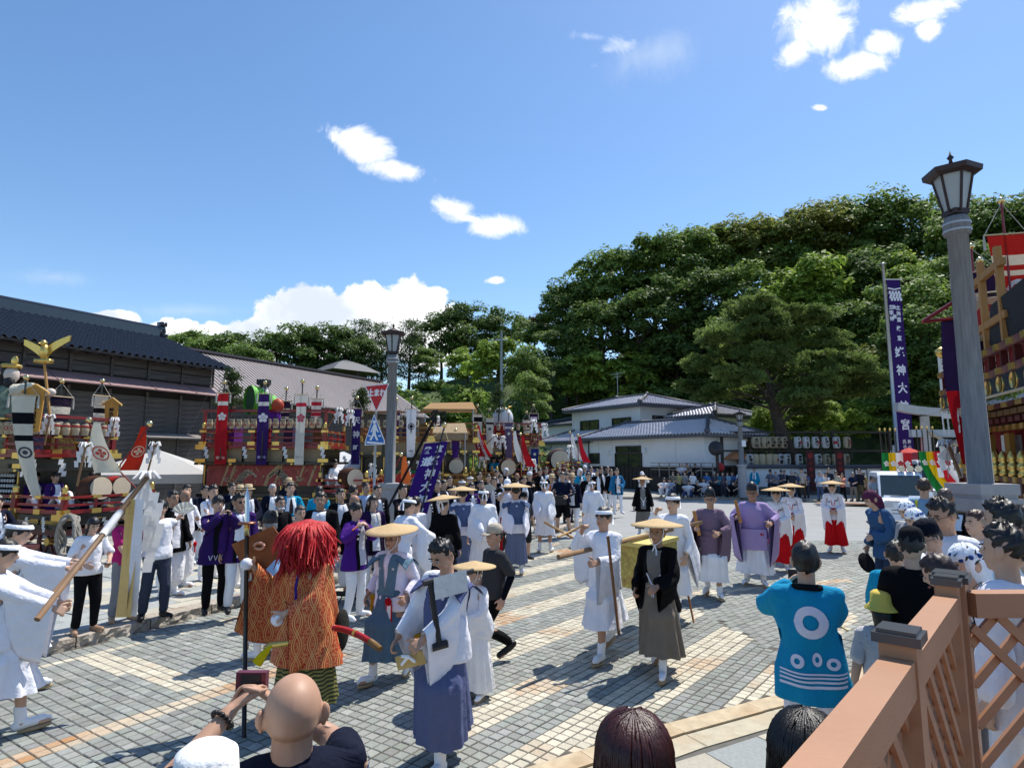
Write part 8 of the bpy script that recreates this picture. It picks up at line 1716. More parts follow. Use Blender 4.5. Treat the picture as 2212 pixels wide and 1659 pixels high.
for i,(a,b,Ya,Yb)in enumerate((((80,1338),(318,1030),4.9,6.4),((108,1290),(300,1068),5.9,6.8))):
 A,B=P(*a,Ya),P(*b,Yb);pw=empty('paper_pole',A,0,'long brown pole wound with white paper carried by the %s left bearer'%('front' if i==0 else 'rear'),'paper pole','paper wound poles at the left edge');d=B-A;mb=MB();mb.tube([(0,0,0),d],.024,8);mb.build('pole',wood('#7e6248'),pw,True)
 mb=MB();mb.tube([d*.52,d*.56,d*.66,d*.70],[.03,.034,.034,.03],8);mb.build('paper_wrap',PAPER,pw,True)
 if i==0:
  mb=MB();r=np.random.default_rng(3);[mb.tube([d,d+e*.06+[0,0,.05],d+e*.13+[0,0,-.02]],[.02,.02,.008],5)for e in[np.array([math.cos(t),math.sin(t),0])for t in np.arange(8)*.785]];mb.build('paper_bow',PAPER,pw,True)
  for k,(dx,dz,s)in enumerate(((-.03,-.12,.11),(.05,-.16,.13),(.0,-.40,.12))):mb=MB();zig(mb,d+np.array([dx,-.02*k,dz]),(1,.1*k,0),s,.62,5);mb.build('paper_streamer',PAPER,pw)
  mb=MB();mb.add([d,d+[-.26,0,-.26],d+[-.03,.03,-.34],d+[.08,.02,-.22]],[(0,1,2),(0,2,3)]);mb.build('paper_hood',PAPER,pw)
  for k,c in enumerate(('#d8b878','#cdb070','#e9e7ea')):mb=MB();strip_cloth(mb,d*.80+np.array([.02+k*.045,-.02,0]),(1,.2,0),1.12,.075,.10,[],0,.03,12,.2,k);mb.build('hemp_ribbon',cloth(c),pw,True)
  # ---- people by the left kerb

KG='onlookers on the left pavement';Z=KH
r_,Q_=person(G(180,1366,Z),.35,1.45,'woman in white printed T-shirt and black cropped trousers looking at her phone',KG,top='tee',topc='#efeef2',bot='pants',botc='#121216',hair='long',hairc='#120f10',shoe='shoe',shoec='#9a7a62',armL='waist',armR='waist',hp=.3,lod=0,marks=lambda T:[('shirt_print','#8a6a78',[dec_strip(T,[(x-.04,1.24+.04*k),(x+.05,1.26+.04*k)],.012,-1,.01,4)for k,x in enumerate((-.03,0,.02))])]);phone(r_,Q_,'dark phone held by the woman in the white printed T-shirt','L',.02,BLACK,True);person(G(262,1341,Z),.3,1.52,'woman in magenta knit top and grey trousers with hands clasped',KG,top='tee',topc='#b02a6e',bot='pants',botc='#8d8f95',hair='short',hat='bucket',hatc='#b8a890',shoec='#b09070',armL='clasp',armR='clasp',lod=0)
person(G(330,1335,Z),.25,1.62,'young man in white sleeveless shirt and slate trousers with hands behind his back',KG,top='vest',topc='#f1f0f5',bot='pants',botc='#3c4252',hair='bowl',hairc='#0e0d10',shoec='#0c0c0e',armL='back',armR='back',lod=0,glass=True,girth=1.05)
r_,Q_=person(at(386,10.2,Z),.55,1.68,'man in black happi coat holding a white lettered fan',KG,top='happi',topc='#0d0d10',inner='#f0eff4',lapel='#0d0d10',bot='wide',botc='#efeff3',hair='short',armR='fan',armL='hang2',shoe='sock',shoec='#efeff3',glass=True,lod=0,skin=1);fan(r_,Q_,'R','white paper fan with black brush lettering')
person(at(412,10.9,Z),.6,1.66,'bald older man in all-white festival clothes with a red cord',KG,top='long',topc='#f0eef2',bot='wide',botc='#f0eef2',hair=None,skin=2,shoe='sock',shoec='#f0eef2',armL='waist',armR='hang',lod=0,extra=part_('red_cord',cloth('#c01828'),'pelvis',lambda mb:(mb.sphere((.17,-.1,.75),(.04,.03,.05),8,6),mb.tube([(.17,-.1,.75),(.18,-.1,.6)],.012,6))))
person(at(470,11.6,Z),.5,1.70,'slim young man in close white long-sleeved shirt with folded arms',KG,top='long',topc='#eff0f6',bot='pants',botc='#efeff5',hair='swept',armL='cross',armR='cross',shoe='sock',shoec='#f0f0f4',lod=0)
r_,Q_=person(at(482,9.2,Z),.3,1.66,'man in purple-shouldered black happi photographing with a phone',KG,top='happi',topc='#2e1a55',bot='pants',botc='#0e0e12',inner='#14141a',hair='bowl',armL='phone',armR='phone',lod=0,marks=lambda T:[('wave_print','#c8c4d2',[dec_strip(T,[(x,.86),(x+.02,.79),(x+.05,.86)],.01,-1,.012,7)for x in(-.14,-.07,0,.07,.14)])]);phone(r_,Q_,'black phone raised by the man in the purple-shouldered happi','B')
person(at(529,9.3,Z),.35,1.68,'man with sunglasses in purple coat and white scarf',KG,top='happi',topc='#3a1f5e',inner='#f0eff4',lapel='#141018',lmark='#e0dce8',bot='pants',botc='#efeff3',hair='swept',glass='sun',scarf='#f2f2f6',lod=0,skin=1)
HP=lambda c,lap='#0b0b0e',**k:dict(top='happi',topc=c,inner='#efeef3',lapel=lap,lmark='#e2e0e6',bot='pants',botc='#f0f0f4',shoe='sock',shoec='#f0f0f4',**k)
def cr(px,yh,label,H=1.68,face=.4,d=None,z=Z,group=KG,**k):
 top=H+{'straw':.06,'eboshi':.12,'brim':.05,'cap':.04,'bucket':.04}.get(k.get('hat'),.015)
 if d is None:d=(HC-(top+z))*FPX/(yh-989.5)
 else:H=(HC-(yh-989.5)*d/FPX-z)-(top-H)
 H=min(max(H,1.42),1.86)
 return person(at(px,d,z),face+rng.normal(0,.12),H,label,group,**k)
NV,BKH,PU,TQ='#12162a','#0d0d11','#3a1d62','#1590b4'
cr(414,1048,'young man in navy happi with white towel round his neck, left of the folded-arms man',**HP(NV),scarf='#f2f2f6',hair='swept',face=.5,d=13.2);cr(453,1049,'young man in navy happi and white shirt behind the folded-arms man',**HP(NV),hair='short',d=13.6,armL='belly')
cr(510,1044,'young man in navy happi with big white scarf below the tiger panel',**HP(NV),scarf='#f2f2f6',d=14.4);cr(527,1047,'older man in flat straw hat left of another straw hat',**HP(NV),hat='brim',d=14.0,skin=2);cr(545,1046,'older man in flat straw hat with white lettered scarf',**HP(NV),hat='brim',scarf='#ece8ee',d=13.2,armL='belly')
cr(523,1068,'man with black hair peering out behind the sunglasses man',**HP(BKH),d=10.8,face=.9);cr(596,1046,'white-haired person in navy happi below the tiger panel',**HP(NV),scarf='#efeff4',hairc='#a8a8ac',d=14.2)
cr(630,1032,'person in cream sun hat at the back below the tiger panel',**HP(NV),hat='brim',d=16.5);cr(634,1043,'man in turquoise happi with white scarf over brown shirt',**dict(HP(TQ),inner='#4a3c38'),scarf='#f0f0f4',armL='belly',armR='belly',d=12.6)
cr(614,1072,'man with glasses and white mask pulled under his chin',top='long',topc='#121216',bot='pants',botc='#15151a',glass=True,d=10.6,lod=0,extra=part_('chin_mask',cloth('#f2f2f4'),'head',lambda mb:mb.sphere((0,-.045,1.505),(.055,.055,.025),10,6)));cr(657,1092,'elderly woman with glasses in dark printed coat right of the blue priest',**dict(HP('#1a1822'),inner='#3a3238'),glass=True,hairc='#3c2c24',H=1.55,d=9.2,lod=0,armL='belly')
cr(696,1050,'man in cyan happi seen from behind near the drum stage',top='happi',topc='#1a9cc0',bot='pants',botc='#f0f0f4',face=PI-.5,d=13.0);r_,Q_=cr(699,1065,'heavy-set man in black happi over white shirt with a pendant',**dict(HP('#141417'),scarf='#efeff3'),girth=1.16,d=9.9,face=-.1,hair='swept',skin=1,lod=0)
cr(742,1056,'man in black coat with white patterned scarf right of the heavy-set man',**HP(BKH),scarf='#e6e4e8',d=11.6);cr(769,1048,'dark-haired man turning away beside the drum',**HP(BKH),face=PI-.9,d=13.0);cr(770,1068,'shaven-headed man in black happi with a white back crest',top='happi',topc=BKH,bot='wide',botc='#efeff3',hair=None,skin=2,face=PI+.5,d=10.3,marks=lambda T:[('back_crest','#eceaf0',[dec_ring(T,(.0+.06*math.cos(a),1.2+.06*math.sin(a)),0,.045,1,.009,n=9)for a in np.arange(5)*1.2566])])
cr(796,1043,'man in pale blue shirt left of the lamp post',top='long',topc='#b8c8e2',bot='pants',botc='#30323a',hair='crop',skin=1,d=13.6);r_,Q_=cr(776,1085,'girl in purple happi playing a red and brown flute',**dict(HP('#4b1f7c'),inner='#c8c4cc'),hair='bowl',armL=((.0,-.24,1.36),(.9,0,-1),.7,0),armR=((.22,-.2,1.37),(.9,0,-1),.7,0),face=.9,d=8.9,H=1.58,lod=0)
stick(wpt(r_,np.array([.05,-.13,1.45])),wpt(r_,np.array([-.40,-.28,1.36])),.011,wood('#9a4a2a'),'bamboo flute with red bands played by the girl in purple','flute','flute');cr(811,1070,'long-haired girl in purple coat with pale floral scarf beside the lamp base',**HP('#2a1740'),scarf='#d8cfc4',hair='long',d=10.2,H=1.6,lod=0);cr(820,1048,'man in dark jacket and white shirt just left of the lamp post',**HP('#15151a'),d=13.0)
# right of the left lamp post

r_,Q_=cr(874,1047,'dark-haired man raising a red phone right of the lamp post',top='long',topc='#17141c',bot='pants',botc='#16161a',hair='swept',armL='hang',armR=((.12,-.34,1.32),(.8,.1,-1),1.0,0),d=12.4,lod=0);phone(r_,Q_,'red phone held up right of the lamp post','R',.06,mat('red_phone',(.35,.03,.04),rough=.4))
cr(897,1033,'older man with glasses in dark suit and white shirt by the purple procession banner',top='happi',topc='#15161c',inner='#eeeef2',lapel='#15161c',bot='pants',botc='#16161c',glass=True,hairc='#4a4644',d=15.4);cr(948,1038,'grey-haired man in navy happi behind the straw hats',**HP(NV),hairc='#55555a',d=14.8);cr(924,1052,'man with dark hair half hidden by the purple banner',**HP(BKH),d=13.2)
for i,(px,yh,d,c,kw)in enumerate(((961,1037,15.8,NV,{}),(973,1029,17.5,BKH,{}),(981,1050,13.6,'#1c2238',dict(hairc='#2c2522')),(1000,1037,16.2,BKH,dict(band='#f4f4f8')),(1017,1029,18.5,'#16161c',dict(band='#f4f4f8')),(1020,1043,14.8,PU,{}),(1037,1021,20.5,NV,{}),(1040,1038,15.8,'#1a2448',{}),(1056,1025,20.0,BKH,{}),(1082,1026,20.2,NV,{}),(1074,1016,23.5,BKH,{}),(1117,1022,21.5,'#191921',dict(hair=None,skin=2)),(1132,1030,19.5,NV,dict(scarf='#f0f0f4')),(1166,1012,24.5,BKH,dict(face=.9)),(1179,1010,25.5,'#20253c',dict(scarf='#f2f2f6')),(1192,1018,23.5,BKH,{}),(1207,1012,25.8,'#18182a',{}),(1222,1014,24.8,TQ,{}),(1236,1010,26.5,BKH,{}),(1262,1006,28.0,TQ,dict(hat='wrap',hatc='#efeff4')),(1275,1008,27.4,'#efeff3',{}),(1288,1014,26.0,BKH,{}),(1297,1009,27.5,'#15151a',{}),(1311,1008,28.2,'#14141c',dict(hairc='#3a2e28')),(1318,1014,26.4,BKH,dict(scarf='#e8d8a0')))):
 k=dict(HP(c));k.update(kw);a='dark-haired' if 'hair' not in kw else 'shaven-headed';col={NV:'navy',BKH:'black',PU:'purple',TQ:'turquoise','#efeff3':'white'}.get(c,'dark')
 cr(px,yh,'%s man in %s happi%s, %s from left in the packed middle row'%(a,col,' with white headband' if 'band' in kw else ' with towel-wrapped head' if 'hat' in kw else ' with pale scarf' if 'scarf' in kw else '',ORD[i]),d=d,**k)
r_,Q_=cr(1068,1031,'man in black happi shading himself with a cream fan',**HP(BKH),armR='fan',d=16.4,face=-.2);fan(r_,Q_,'R','open cream fan in the middle of the crowd');r_,Q_=cr(1096,1036,'photographer in white cap and vest holding a black camera',top='vest',topc='#e8e8ee',bot='pants',botc='#b01a22',hat='cap',hatc='#e8e8ee',armL='phone',armR='phone',d=14.6,face=.1);mb=MB();mb.box((0,0,0),(.13,.06,.09));mb.tube([(0,-.03,0),(0,-.12,0)],.035,10);o=mb.build('camera',BLACK);o.location=[float(v)for v in wpt(r_,(Q_['palmL']+Q_['palmR'])/2+[0,-.05,.04])];tagp(o,'black camera held by the photographer in the white cap','camera')
cr(1094,1012,'person with pale towel over the head among the middle floats',**HP(NV),hat='kerchief',hatc='#e4e8f0',d=24.5);cr(1144,1021,'woman in black dress with white head towel holding a fan',top='long',topc='#0f0f12',bot='pants',botc='#101014',hat='wrap',hatc='#e8e8ec',d=20.5,H=1.6,armR='fan');cr(1132,1062,'small boy in dark cap between the parade robes',top='tee',topc='#3c4048',bot='shorts',botc='#2a2c30',hat='cap',hatc='#1a1a1e',d=13.8,H=1.3)
cr(1191,1024,'man in brown brimmed hat with orange scarf over white clothes',top='long',topc='#efeff4',bot='pants',botc='#efeff4',hat='brim',d=19.2,scarf='#d86a28');r_,Q_=cr(1214,1020,'large man in navy jacket and black shorts holding a bag',top='long',topc='#141a30',bot='shorts',botc='#101014',d=18.6,girth=1.15,armL='waist',armR='waist',face=.0);mb=MB();mb.box((0,0,0),(.34,.14,.26));mb.tube([(-.1,0,.13),(0,0,.22),(.1,0,.13)],.012,6);o=mb.build('shoulder_bag',BLACK);o.location=[float(v)for v in wpt(r_,np.array([0,-.34,.95]))];tagp(o,'black bag held in front by the large man in navy','bag')
cr(1234,1022,'man in straw boater, navy happi and bright white trousers',**HP(NV),hat='brim',d=18.9,face=.1);cr(1225,1022,'young man in white shirt behind the boater hat',top='long',topc='#f0f0f4',bot='pants',botc='#30323a',d=21.5)
cr(1252,1013,'person in turquoise happi with white towel over the head near the blue van',**HP(TQ),hat='kerchief',hatc='#f0f0f6',d=24.0);cr(1266,1020,'man crouching forward in white trousers before the blue van',**HP(BKH),d=21.0,lean=.3);cr(1330,1012,'man in turquoise happi in front of the blue van with a red pouch',**HP('#2a6f9a'),d=25.0,armL='belly')
cr(1384,1019,'photographer in white cap aiming a camera beside the blue van',top='long',topc='#eceff2',bot='pants',botc='#2c2e36',hat='cap',hatc='#f0f0f0',armL='phone',armR='phone',d=28.5,z=0)
# left float riders and sitters

person(at(18,10.4,.52),.35,1.62,'boy in navy happi with white crests sitting before the leftmost float',KG,legs='chair',armL='belly',armR='belly',lod=0,**HP(NV,'#12162a'),hair='bowl')
bn=empty('folding_stool',at(22,10.2,Z)+[0,.12,0],.3,'dark bench the boy in navy sits on, partly hidden by bearers','bench');mb=MB();mb.box((0,0,.75),(.9,.34,.06));mb.build('seat',DARKRED,bn)
for x in(-.4,.4):mb=MB();mb.box((x,0,.36),(.06,.3,.72));mb.build('leg',DARKRED,bn)
person(at(42,9.4,Z),.6,1.52,'brown-haired girl with pink towel round her neck near the leftmost wheel',KG,top='tee',topc='#191a24',bot='pants',botc='#1a1a20',hair='short',hairc='#4a2c18',scarf='#d88ac0',legs='squat',armL='knee',armR='knee',lod=0)
for i,(x,y,c,hy)in enumerate(((-.15,.45,PU,.4),(.35,.6,PU,1.2),(.7,1.2,'#2a1a4a',.2))):p=T1(x,y,1.02);person(np.array(p),.3+hy*.3,1.55,'child in purple happi kneeling on the leftmost drum stage, %s from the left'%ORD[i],'musicians on the floats',top='happi',topc=c,bot='pants',botc='#f0f0f4',hair='bowl',legs='sit',armL='belly',armR='belly',inner='#f0f0f4')
for i,(px,yh,d,c,fl_,lab)in enumerate(((731,1015,18.6,'#f0f0f4',1.29,'drummer in white shirt behind the large drum of the tiger panel float'),(690,1018,19.0,PU,1.29,'drummer in dark purple inside the tiger panel float'),(893,1012,23.6,'#dfe2ee',1.30,'musician in white seated on the timber float'),(936,1010,24.8,'#dfe2ee',1.30,'musician in white seated beside the drum on the covered float'),(1070,1003,28.0,TQ,1.40,'drummer in turquoise on the red middle float'),(1084,1006,27.8,TQ,1.40,'second drummer in turquoise nearer the drum on the red middle float'))):
 person(at(px,d,fl_+(.13 if i<4 else .1)),.6,1.6,lab,'musicians on the floats',top='long',topc=c,bot='pants',botc='#f0f0f4',hair='bowl',legs='sit',armL='waist',armR='waist')
 # ---- far kerb by the white house

FG='onlookers along the far kerb'
W1,W2='#eeeef2','#8c8f94'
far=[(1430,1037,'squat',W1,W1,None,'man all in white squatting at the left end of the far kerb'),(1441,1036,'squat','#a0b4d0','#3a4a6a',None,'person in pale blue sitting behind the squatting man in white'),(1450,1021,'stand','#7d7a6a','#4a5a7a','mask','woman in khaki top and jeans wearing a mask by the dark fence'),(1461,1026,'stand','#b0a86a','#3a3c40',None,'person in mustard top behind the woman in khaki'),(1475,1020,'stand','#8e9094','#202428',None,'man in grey T-shirt standing by the dark fence'),(1492,1024,'stand',W1,'#2a2c34',None,'woman in white T-shirt holding a dark bag by the dark fence'),(1482,1046,'sit',W1,'#3a4a78',None,'woman in white top and jeans sitting on the far kerb'),(1500,1044,'sit','#23252c','#2a2c34','hat','person in brimmed hat and dark clothes sitting on the far kerb'),(1514,1041,'squat',W1,W1,None,'person in white with green shoes squatting on the far kerb'),(1522,1022,'stand','#3a6ca8','#2a3450',None,'person in blue shirt standing left of the road mirror pole'),(1538,1024,'stand','#4a4a58','#2a2c34','hat','person in grey hat and dark shirt by the road mirror pole'),(1545,1020,'stand','#2a7a9a','#2a2c34',None,'man in teal shirt behind the grey hat'),(1556,1020,'stand','#5a5664','#4a4a58','mask','woman in patterned dress with white mask left of the far lamp post'),(1566,1024,'stand','#8ab0c8','#3a4a6a',None,'person in pale blue left of the seated man by the lamp'),(1576,1021,'stand','#4a6a9a','#30323a',None,'person in blue checked shirt near the far lamp post'),(1577,1045,'sit','#15151a','#18181c','mask','man in black sitting with white shoes beside the far lamp post'),(1594,1015,'stand',W1,W1,None,'man in white robe standing against the far lamp post'),(1624,1011,'stand',TQ,'#e8e8ee','scarf','man in turquoise happi with white scarf right of the far lamp post'),(1658,1014,'stand','#6a6a7a','#2c2e38','cap','man in grey vest and cap before the white wall'),(1669,1018,'stand','#8c90a0','#3a3c48',None,'grey-haired man in grey shirt before the white wall'),(1688,1016,'stand','#14141a',W1,'scarf','person in black happi with white collar before the white wall'),(1681,1015,'stand','#4a4c58','#2c2e38',None,'dark figure at the back before the white wall'),(1704,1016,'stand','#3a3c44','#2a3a5a','hat','person in grey bucket hat and mask before the white wall'),(1712,1020,'stand','#4a5a78','#30323a','mask','woman with white mask between the bucket hat and tall man'),(1724,1012,'stand','#c8b8a8','#5a4a3a',None,'tall man in beige shirt and brown trousers before the white wall'),(1733,1019,'stand','#5a6a88','#3a3c48','mask','short person in blue-grey shirt right of the tall man in beige'),(1763,1018,'stand','#a8c0d8','#4a5a78','hat','person in pale blue shirt and patterned hat behind the lone shrine maiden'),(1777,1020,'stand',W1,'#3a3c48',None,'woman taking a photograph behind the lone shrine maiden'),(1783,1011,'stand','#28303c','#2a2c34',None,'dark-haired person at the back behind the lone shrine maiden'),(1798,1017,'stand','#d0ccb8','#3a4a58',None,'man in pale shirt right of the lone shrine maiden'),(1811,1022,'stand','#d88a78','#18181c',None,'woman in salmon top with raised arm right of the shrine maiden'),(1834,1020,'stand','#1e2a44','#8a8478',None,'grey-haired man in navy waistcoat and shorts with a bag'),(1848,1013,'stand','#2c2c34','#6a6048',None,'man in dark shirt in front of the notice board'),(1856,1020,'stand','#b89a58','#5a4a38',None,'woman in ochre blouse right of the notice board'),(1896,1014,'stand','#efeff2','#2c2826',None,'woman with black hair in white blouse and dark skirt by the white truck')]
for px,yh,pose_,tc_,bc,kw,lab in far:
 k=dict(top='tee' if tc_!=TQ else 'happi',topc=tc_,bot='pants',botc=bc,hair=['short','bowl','long','crop'][int(px)%4],face=(1106-px)/1300*.8,group=FG,z=.12);d=36.3 if px<1700 else(34.6 if px<1750 else 32.5)
 if kw=='mask':k['mask']='#f2f2f4'
 if kw=='hat':k.update(hat='bucket',hatc='#9a968c')
 if kw=='cap':k.update(hat='cap',hatc='#24262c')
 if kw=='scarf':k.update(scarf='#f4f4f8')
 if 'grey-haired' in lab:k['hairc']='#8a8a8c'
 if 'photograph' in lab or 'raised arm' in lab:k.update(armL='phone',armR='phone')
 if pose_=='stand':cr(px,yh,lab,d=d,**{'armL':['hang','belly','waist','hang2'][int(px)%4],'armR':['hang','belly','waist','hang2'][int(px*3)%4],**k})
 else:k.pop('z');k.pop('group');f_=k.pop('face');person(at(px,d-(.7 if pose_=='sit' else .3),.12),f_,1.66,lab,FG,legs=pose_,armL='knee',armR='knee',**k)
for i,(px,yh)in enumerate(((1469,997),(1479,1001),(1497,1001))):person(at(px,38.6,1.12),-.2,1.62,'onlooker on the terrace of the white house, %s of three from the left'%ORD[i],'onlookers on the house terrace',top='tee',topc=['#dcdce6','#8a6a58','#1a1a22'][i],bot='pants',botc='#3a3c48',hair=[None,'short','long'][i],legs='sit',armL='knee',armR='knee')
cr(1776,996,'man looking over the top of the white wall below the lanterns',d=39.2,z=.2,top='tee',topc='#2a2c34',bot='pants',botc='#2a2c34',group=FG)
# ---- crowd on the right behind the fence

RG='onlookers behind the brown fence'
person(at(1896,8.9,.25),-1.0,1.66,'person in faded denim happi with patterned red bandana bending forward',RG,top='happi',topc='#34557c',bot='shorts',botc='#2c3c58',hat='kerchief',hatc='#5a2a48',lean=.35,hp=.3,hair='short',armL='belly',armR='hang2',lod=0,marks=lambda T:[('pale_crest','#a8c0d8',[dec_strip(T,[(0,1.30),(.09*math.cos(a),1.30+.09*math.sin(a))],.02,1,.012,4)for a in np.arange(9)*.698])])
mb=MB();mb.lathe([(.0,.02),(.09,.015),(.14,0),(.09,-.01),(0,-.0)],16);o=mb.build('black_hat',cloth('#15151a'));o.location=[float(v)for v in P(1872,1215,8.7)];o.rotation_euler=(1.2,0,.3);tagp(o,'round black hat held at the side of the denim happi','hat')
kz=lambda c2:(lambda root,Mt,Q:rigid((lambda m_:([m_.sphere((.082*math.sin(a)*1.0,.02-.1*math.cos(a)*.9,1.672-.03*abs(math.sin(a*2))),.016,6,5)for a in np.arange(10)*.628],m_)[1])(MB()),Mt[BI['head']],'kerchief_print',cloth(c2),root))
person(at(1949,7.4,TZ),-.8,1.54,'woman in white kerchief with blue flowers, farther of the two kerchiefs',RG,top='tee',topc='#9a9ca0',bot='pants',botc='#2c3040',hat='kerchief',hatc='#eceff6',hair='short',hp=.3,lod=0,extra=kz('#4a66b0'));person(at(1966,6.8,TZ),-.9,1.50,'woman in white kerchief with blue flowers, nearer of the two kerchiefs',RG,top='tee',topc='#6a6a6c',bot='pants',botc='#2c3040',hat='kerchief',hatc='#eceff6',hair='short',hp=.35,lod=0,extra=kz('#4a66b0'))
person(at(1984,9.2,TZ),PI-.1,1.74,'young man in pale blue shirt with yellow backpack straps beside the white truck',RG,top='tee',topc='#86a8c0',bot='pants',botc='#3a4048',hair='short',hairc='#3a2a22',lod=0,marks=lambda T:[('yellow_strap','#d8cc30',[dec_strip(T,[(s*.09,1.42),(s*.12,1.2)],.03,1,.012)for s in(1,-1)])])
person(at(2028,7.9,TZ),PI-.2,1.66,'balding grey-haired man with pale checked towel over his shoulders',RG,top='long',topc='#101014',bot='pants',botc='#202228',hair='thin',hairc='#4a3c38',skin=2,scarf='#b8c8e0',lod=0,marks=lambda T:[('shoulder_towel','#b4c6e2',[dec_strip(T,[(x,1.40),(x*1.05,1.2)],.09,1,.014)for x in(-.12,-.04,.04,.12)])])
person(at(2024,5.0,TZ),-.7,1.72,'man with glasses and swept black hair in white shirt and dark vest looking down',RG,top='long',topc='#ececf2',bot='pants',botc='#18181c',hair='swept',hairc='#17100e',glass=True,hp=.25,lod=0,skin=1);person(at(1993,4.8,TZ),-.9,1.56,'man in navy baseball cap and glasses in white T-shirt looking down',RG,top='tee',topc='#eceef4',bot='pants',botc='#2a3040',hat='cap',hatc='#0e1220',glass=True,hp=.3,lod=0,skin=0)
person(at(1948,4.4,TZ),PI-.1,1.54,'person in black T-shirt and black cap with back to the camera',RG,top='tee',topc='#0b0b0e',bot='pants',botc='#101014',hat='cap',hatc='#16161c',hair='short',lod=0,hp=.1,armL='belly');person(at(1914,5.6,.0),PI-.1,1.60,'person in turquoise happi half hidden by the black T-shirt',RG,top='happi',topc=TQ,bot='pants',botc='#e8e8ee',hair='short',lod=0,armL='belly',armR='belly')
person(at(1876,4.5,.0),PI+.1,1.38,'child in yellow bucket hat and pale speckled dress',RG,top='tee',topc='#c8c6c8',bot='skirt',botc='#c8c6c8',hat='bucket',hatc='#d8bc5a',hair='long',hairc='#120d0c',lod=0,skirt_kw=dict(z0=.1,z1=.42,margin=.12,amp=.03))
person(at(2066,3.75,TZ),-.9,1.53,'woman in blue and white headscarf behind the fence corner',RG,top='happi',topc=TQ,bot='pants',botc='#e8e8ee',hat='kerchief',hatc='#e6ecf4',hair='short',lod=0,hp=.2,extra=kz('#26407a'));person(at(2021,3.6,TZ),PI+1.2,1.50,'brown-haired girl looking down just behind the fence corner',RG,top='tee',topc='#e4e4ea',bot='pants',botc='#3a3c48',hair='short',hairc='#2a1714',lod=0,hp=.4)
person(at(2139,3.35,TZ),PI+1.2,1.68,'man with tousled black hair and dark collar close behind the lattice',RG,top='happi',topc='#e8e4ea',bot='pants',botc='#e8e8ee',lapel='#12141c',hair='swept',hairc='#15100f',lod=0,marks=lambda T:[('dark_stripe','#14161e',[dec_strip(T,[(x,1.34),(x,.8)],.05,1,.012)for x in(-.1,.12)]),('red_mark','#b01c24',[dec_strip(T,[(-.02,1.1),(.06,.8)],.03,1,.012)]),('white_mark','#efeff4',[dec_ring(T,(-.1,z),0,.02,1,.016,n=4)for z in(1.2,1.08,.98)])]);person(at(2139,4.3,TZ),PI+1.3,1.75,'man with spiky black hair and shaved sides behind the lattice',RG,top='tee',topc='#dfe0e8',bot='pants',botc='#2a2c34',hair='swept',hairc='#101012',lod=0)
person(at(2200,4.6,TZ),PI+.2,1.70,'person with brown hair at the right frame edge by the float posts',RG,top='tee',topc='#d8dae6',bot='pants',botc='#2a2c34',hair='bowl',hairc='#2a1c18',lod=0);person(at(2205,3.7,TZ),PI+.8,1.56,'person in turquoise and white happi at the right frame edge',RG,top='happi',topc='#1f9ab0',bot='pants',botc='#e4e4ea',hair='short',lod=0);person(at(2088,5.6,TZ),-.9,1.58,'woman with brown ponytail and lace blouse beyond the fence',RG,top='tee',topc='#e9e4ea',bot='pants',botc='#3a3c48',hair='pony',hairc='#3a2018',lod=0)
# phone hands reaching in from the right

r_,Q_=person(np.array([2.78,2.62,.2]),-PI/2+.62,1.62,'person at the right edge holding up a phone, only hands and teal sleeve showing',RG,top='long',topc='#178a96',bot='pants',botc='#e8e8ee',hair='short',lod=0,skin=0,armL=((.02,-.60,1.26),(.6,.2,-1),.8,0),armR=((-.02,-.58,1.24),(.6,.2,-1),.8,0),extra=part_('white_cuff',cloth('#eeeef2'),'farmL',lambda mb:capsule(mb,J['elL']+(J['wrL']-J['elL'])*.4,J['elL']+(J['wrL']-J['elL'])*.7,.056,.052)));phone(r_,Q_,'dark phone held up behind the lattice at the right edge','B',.10)
# ---- backs and heads in the foreground

def rings_back(T):
 return[('ring_crest','#d8d8e6',[dec_ring(T,(0,1.235),.048,.104,1,.008,.98,26)]),('small_ring','#d8d8e6',[dec_ring(T,(-.12,.985),.016,.036,1,.008),dec_ring(T,(-.03,1.005),.018,.042,1,.008,.75),dec_ring(T,(.09,.985),.018,.042,1,.008)]),('hem_stripe','#d8d8e6',[dec_strip(T,[(-.20,z+.012),(0,z),(.2,z)],w,1,.008,14)for z,w in((.915,.011),(.893,.011),(.868,.013),(.838,.017))])]
r_,Q_=person(at(1722,4.35,.02),PI+.06,1.74,'man in turquoise happi with big white ring on the back taking a photograph',RG,top='happi',topc='#168ab2',bot='pants',botc='#e6e4f2',hair='bowl',hairc='#0d0b0c',armL=((.12,-.34,1.38),(1,.2,-.9),.8,0),armR=((.0,-.34,1.30),(1,.3,-.9),.8,0),lod=0,marks=rings_back,girth=.98,shoe='sock',shoec='#f0f0f4',extra=part_('collar',cloth('#0e1018'),'chest',lambda mb:mb.tube([(.085*math.cos(a),.02+.078*math.sin(a),1.435+.012*math.sin(a))for a in np.arange(17)*2*PI/16],.022,8)));phone(r_,Q_,'dark phone held up by the man with the white ring crest','B',.05)
stick(P(1798,1342,4.6),P(1832,1362,4.5),.008,wood('#c8b888'),'thin pale stick poking out beside the turquoise happi','stick','stick')
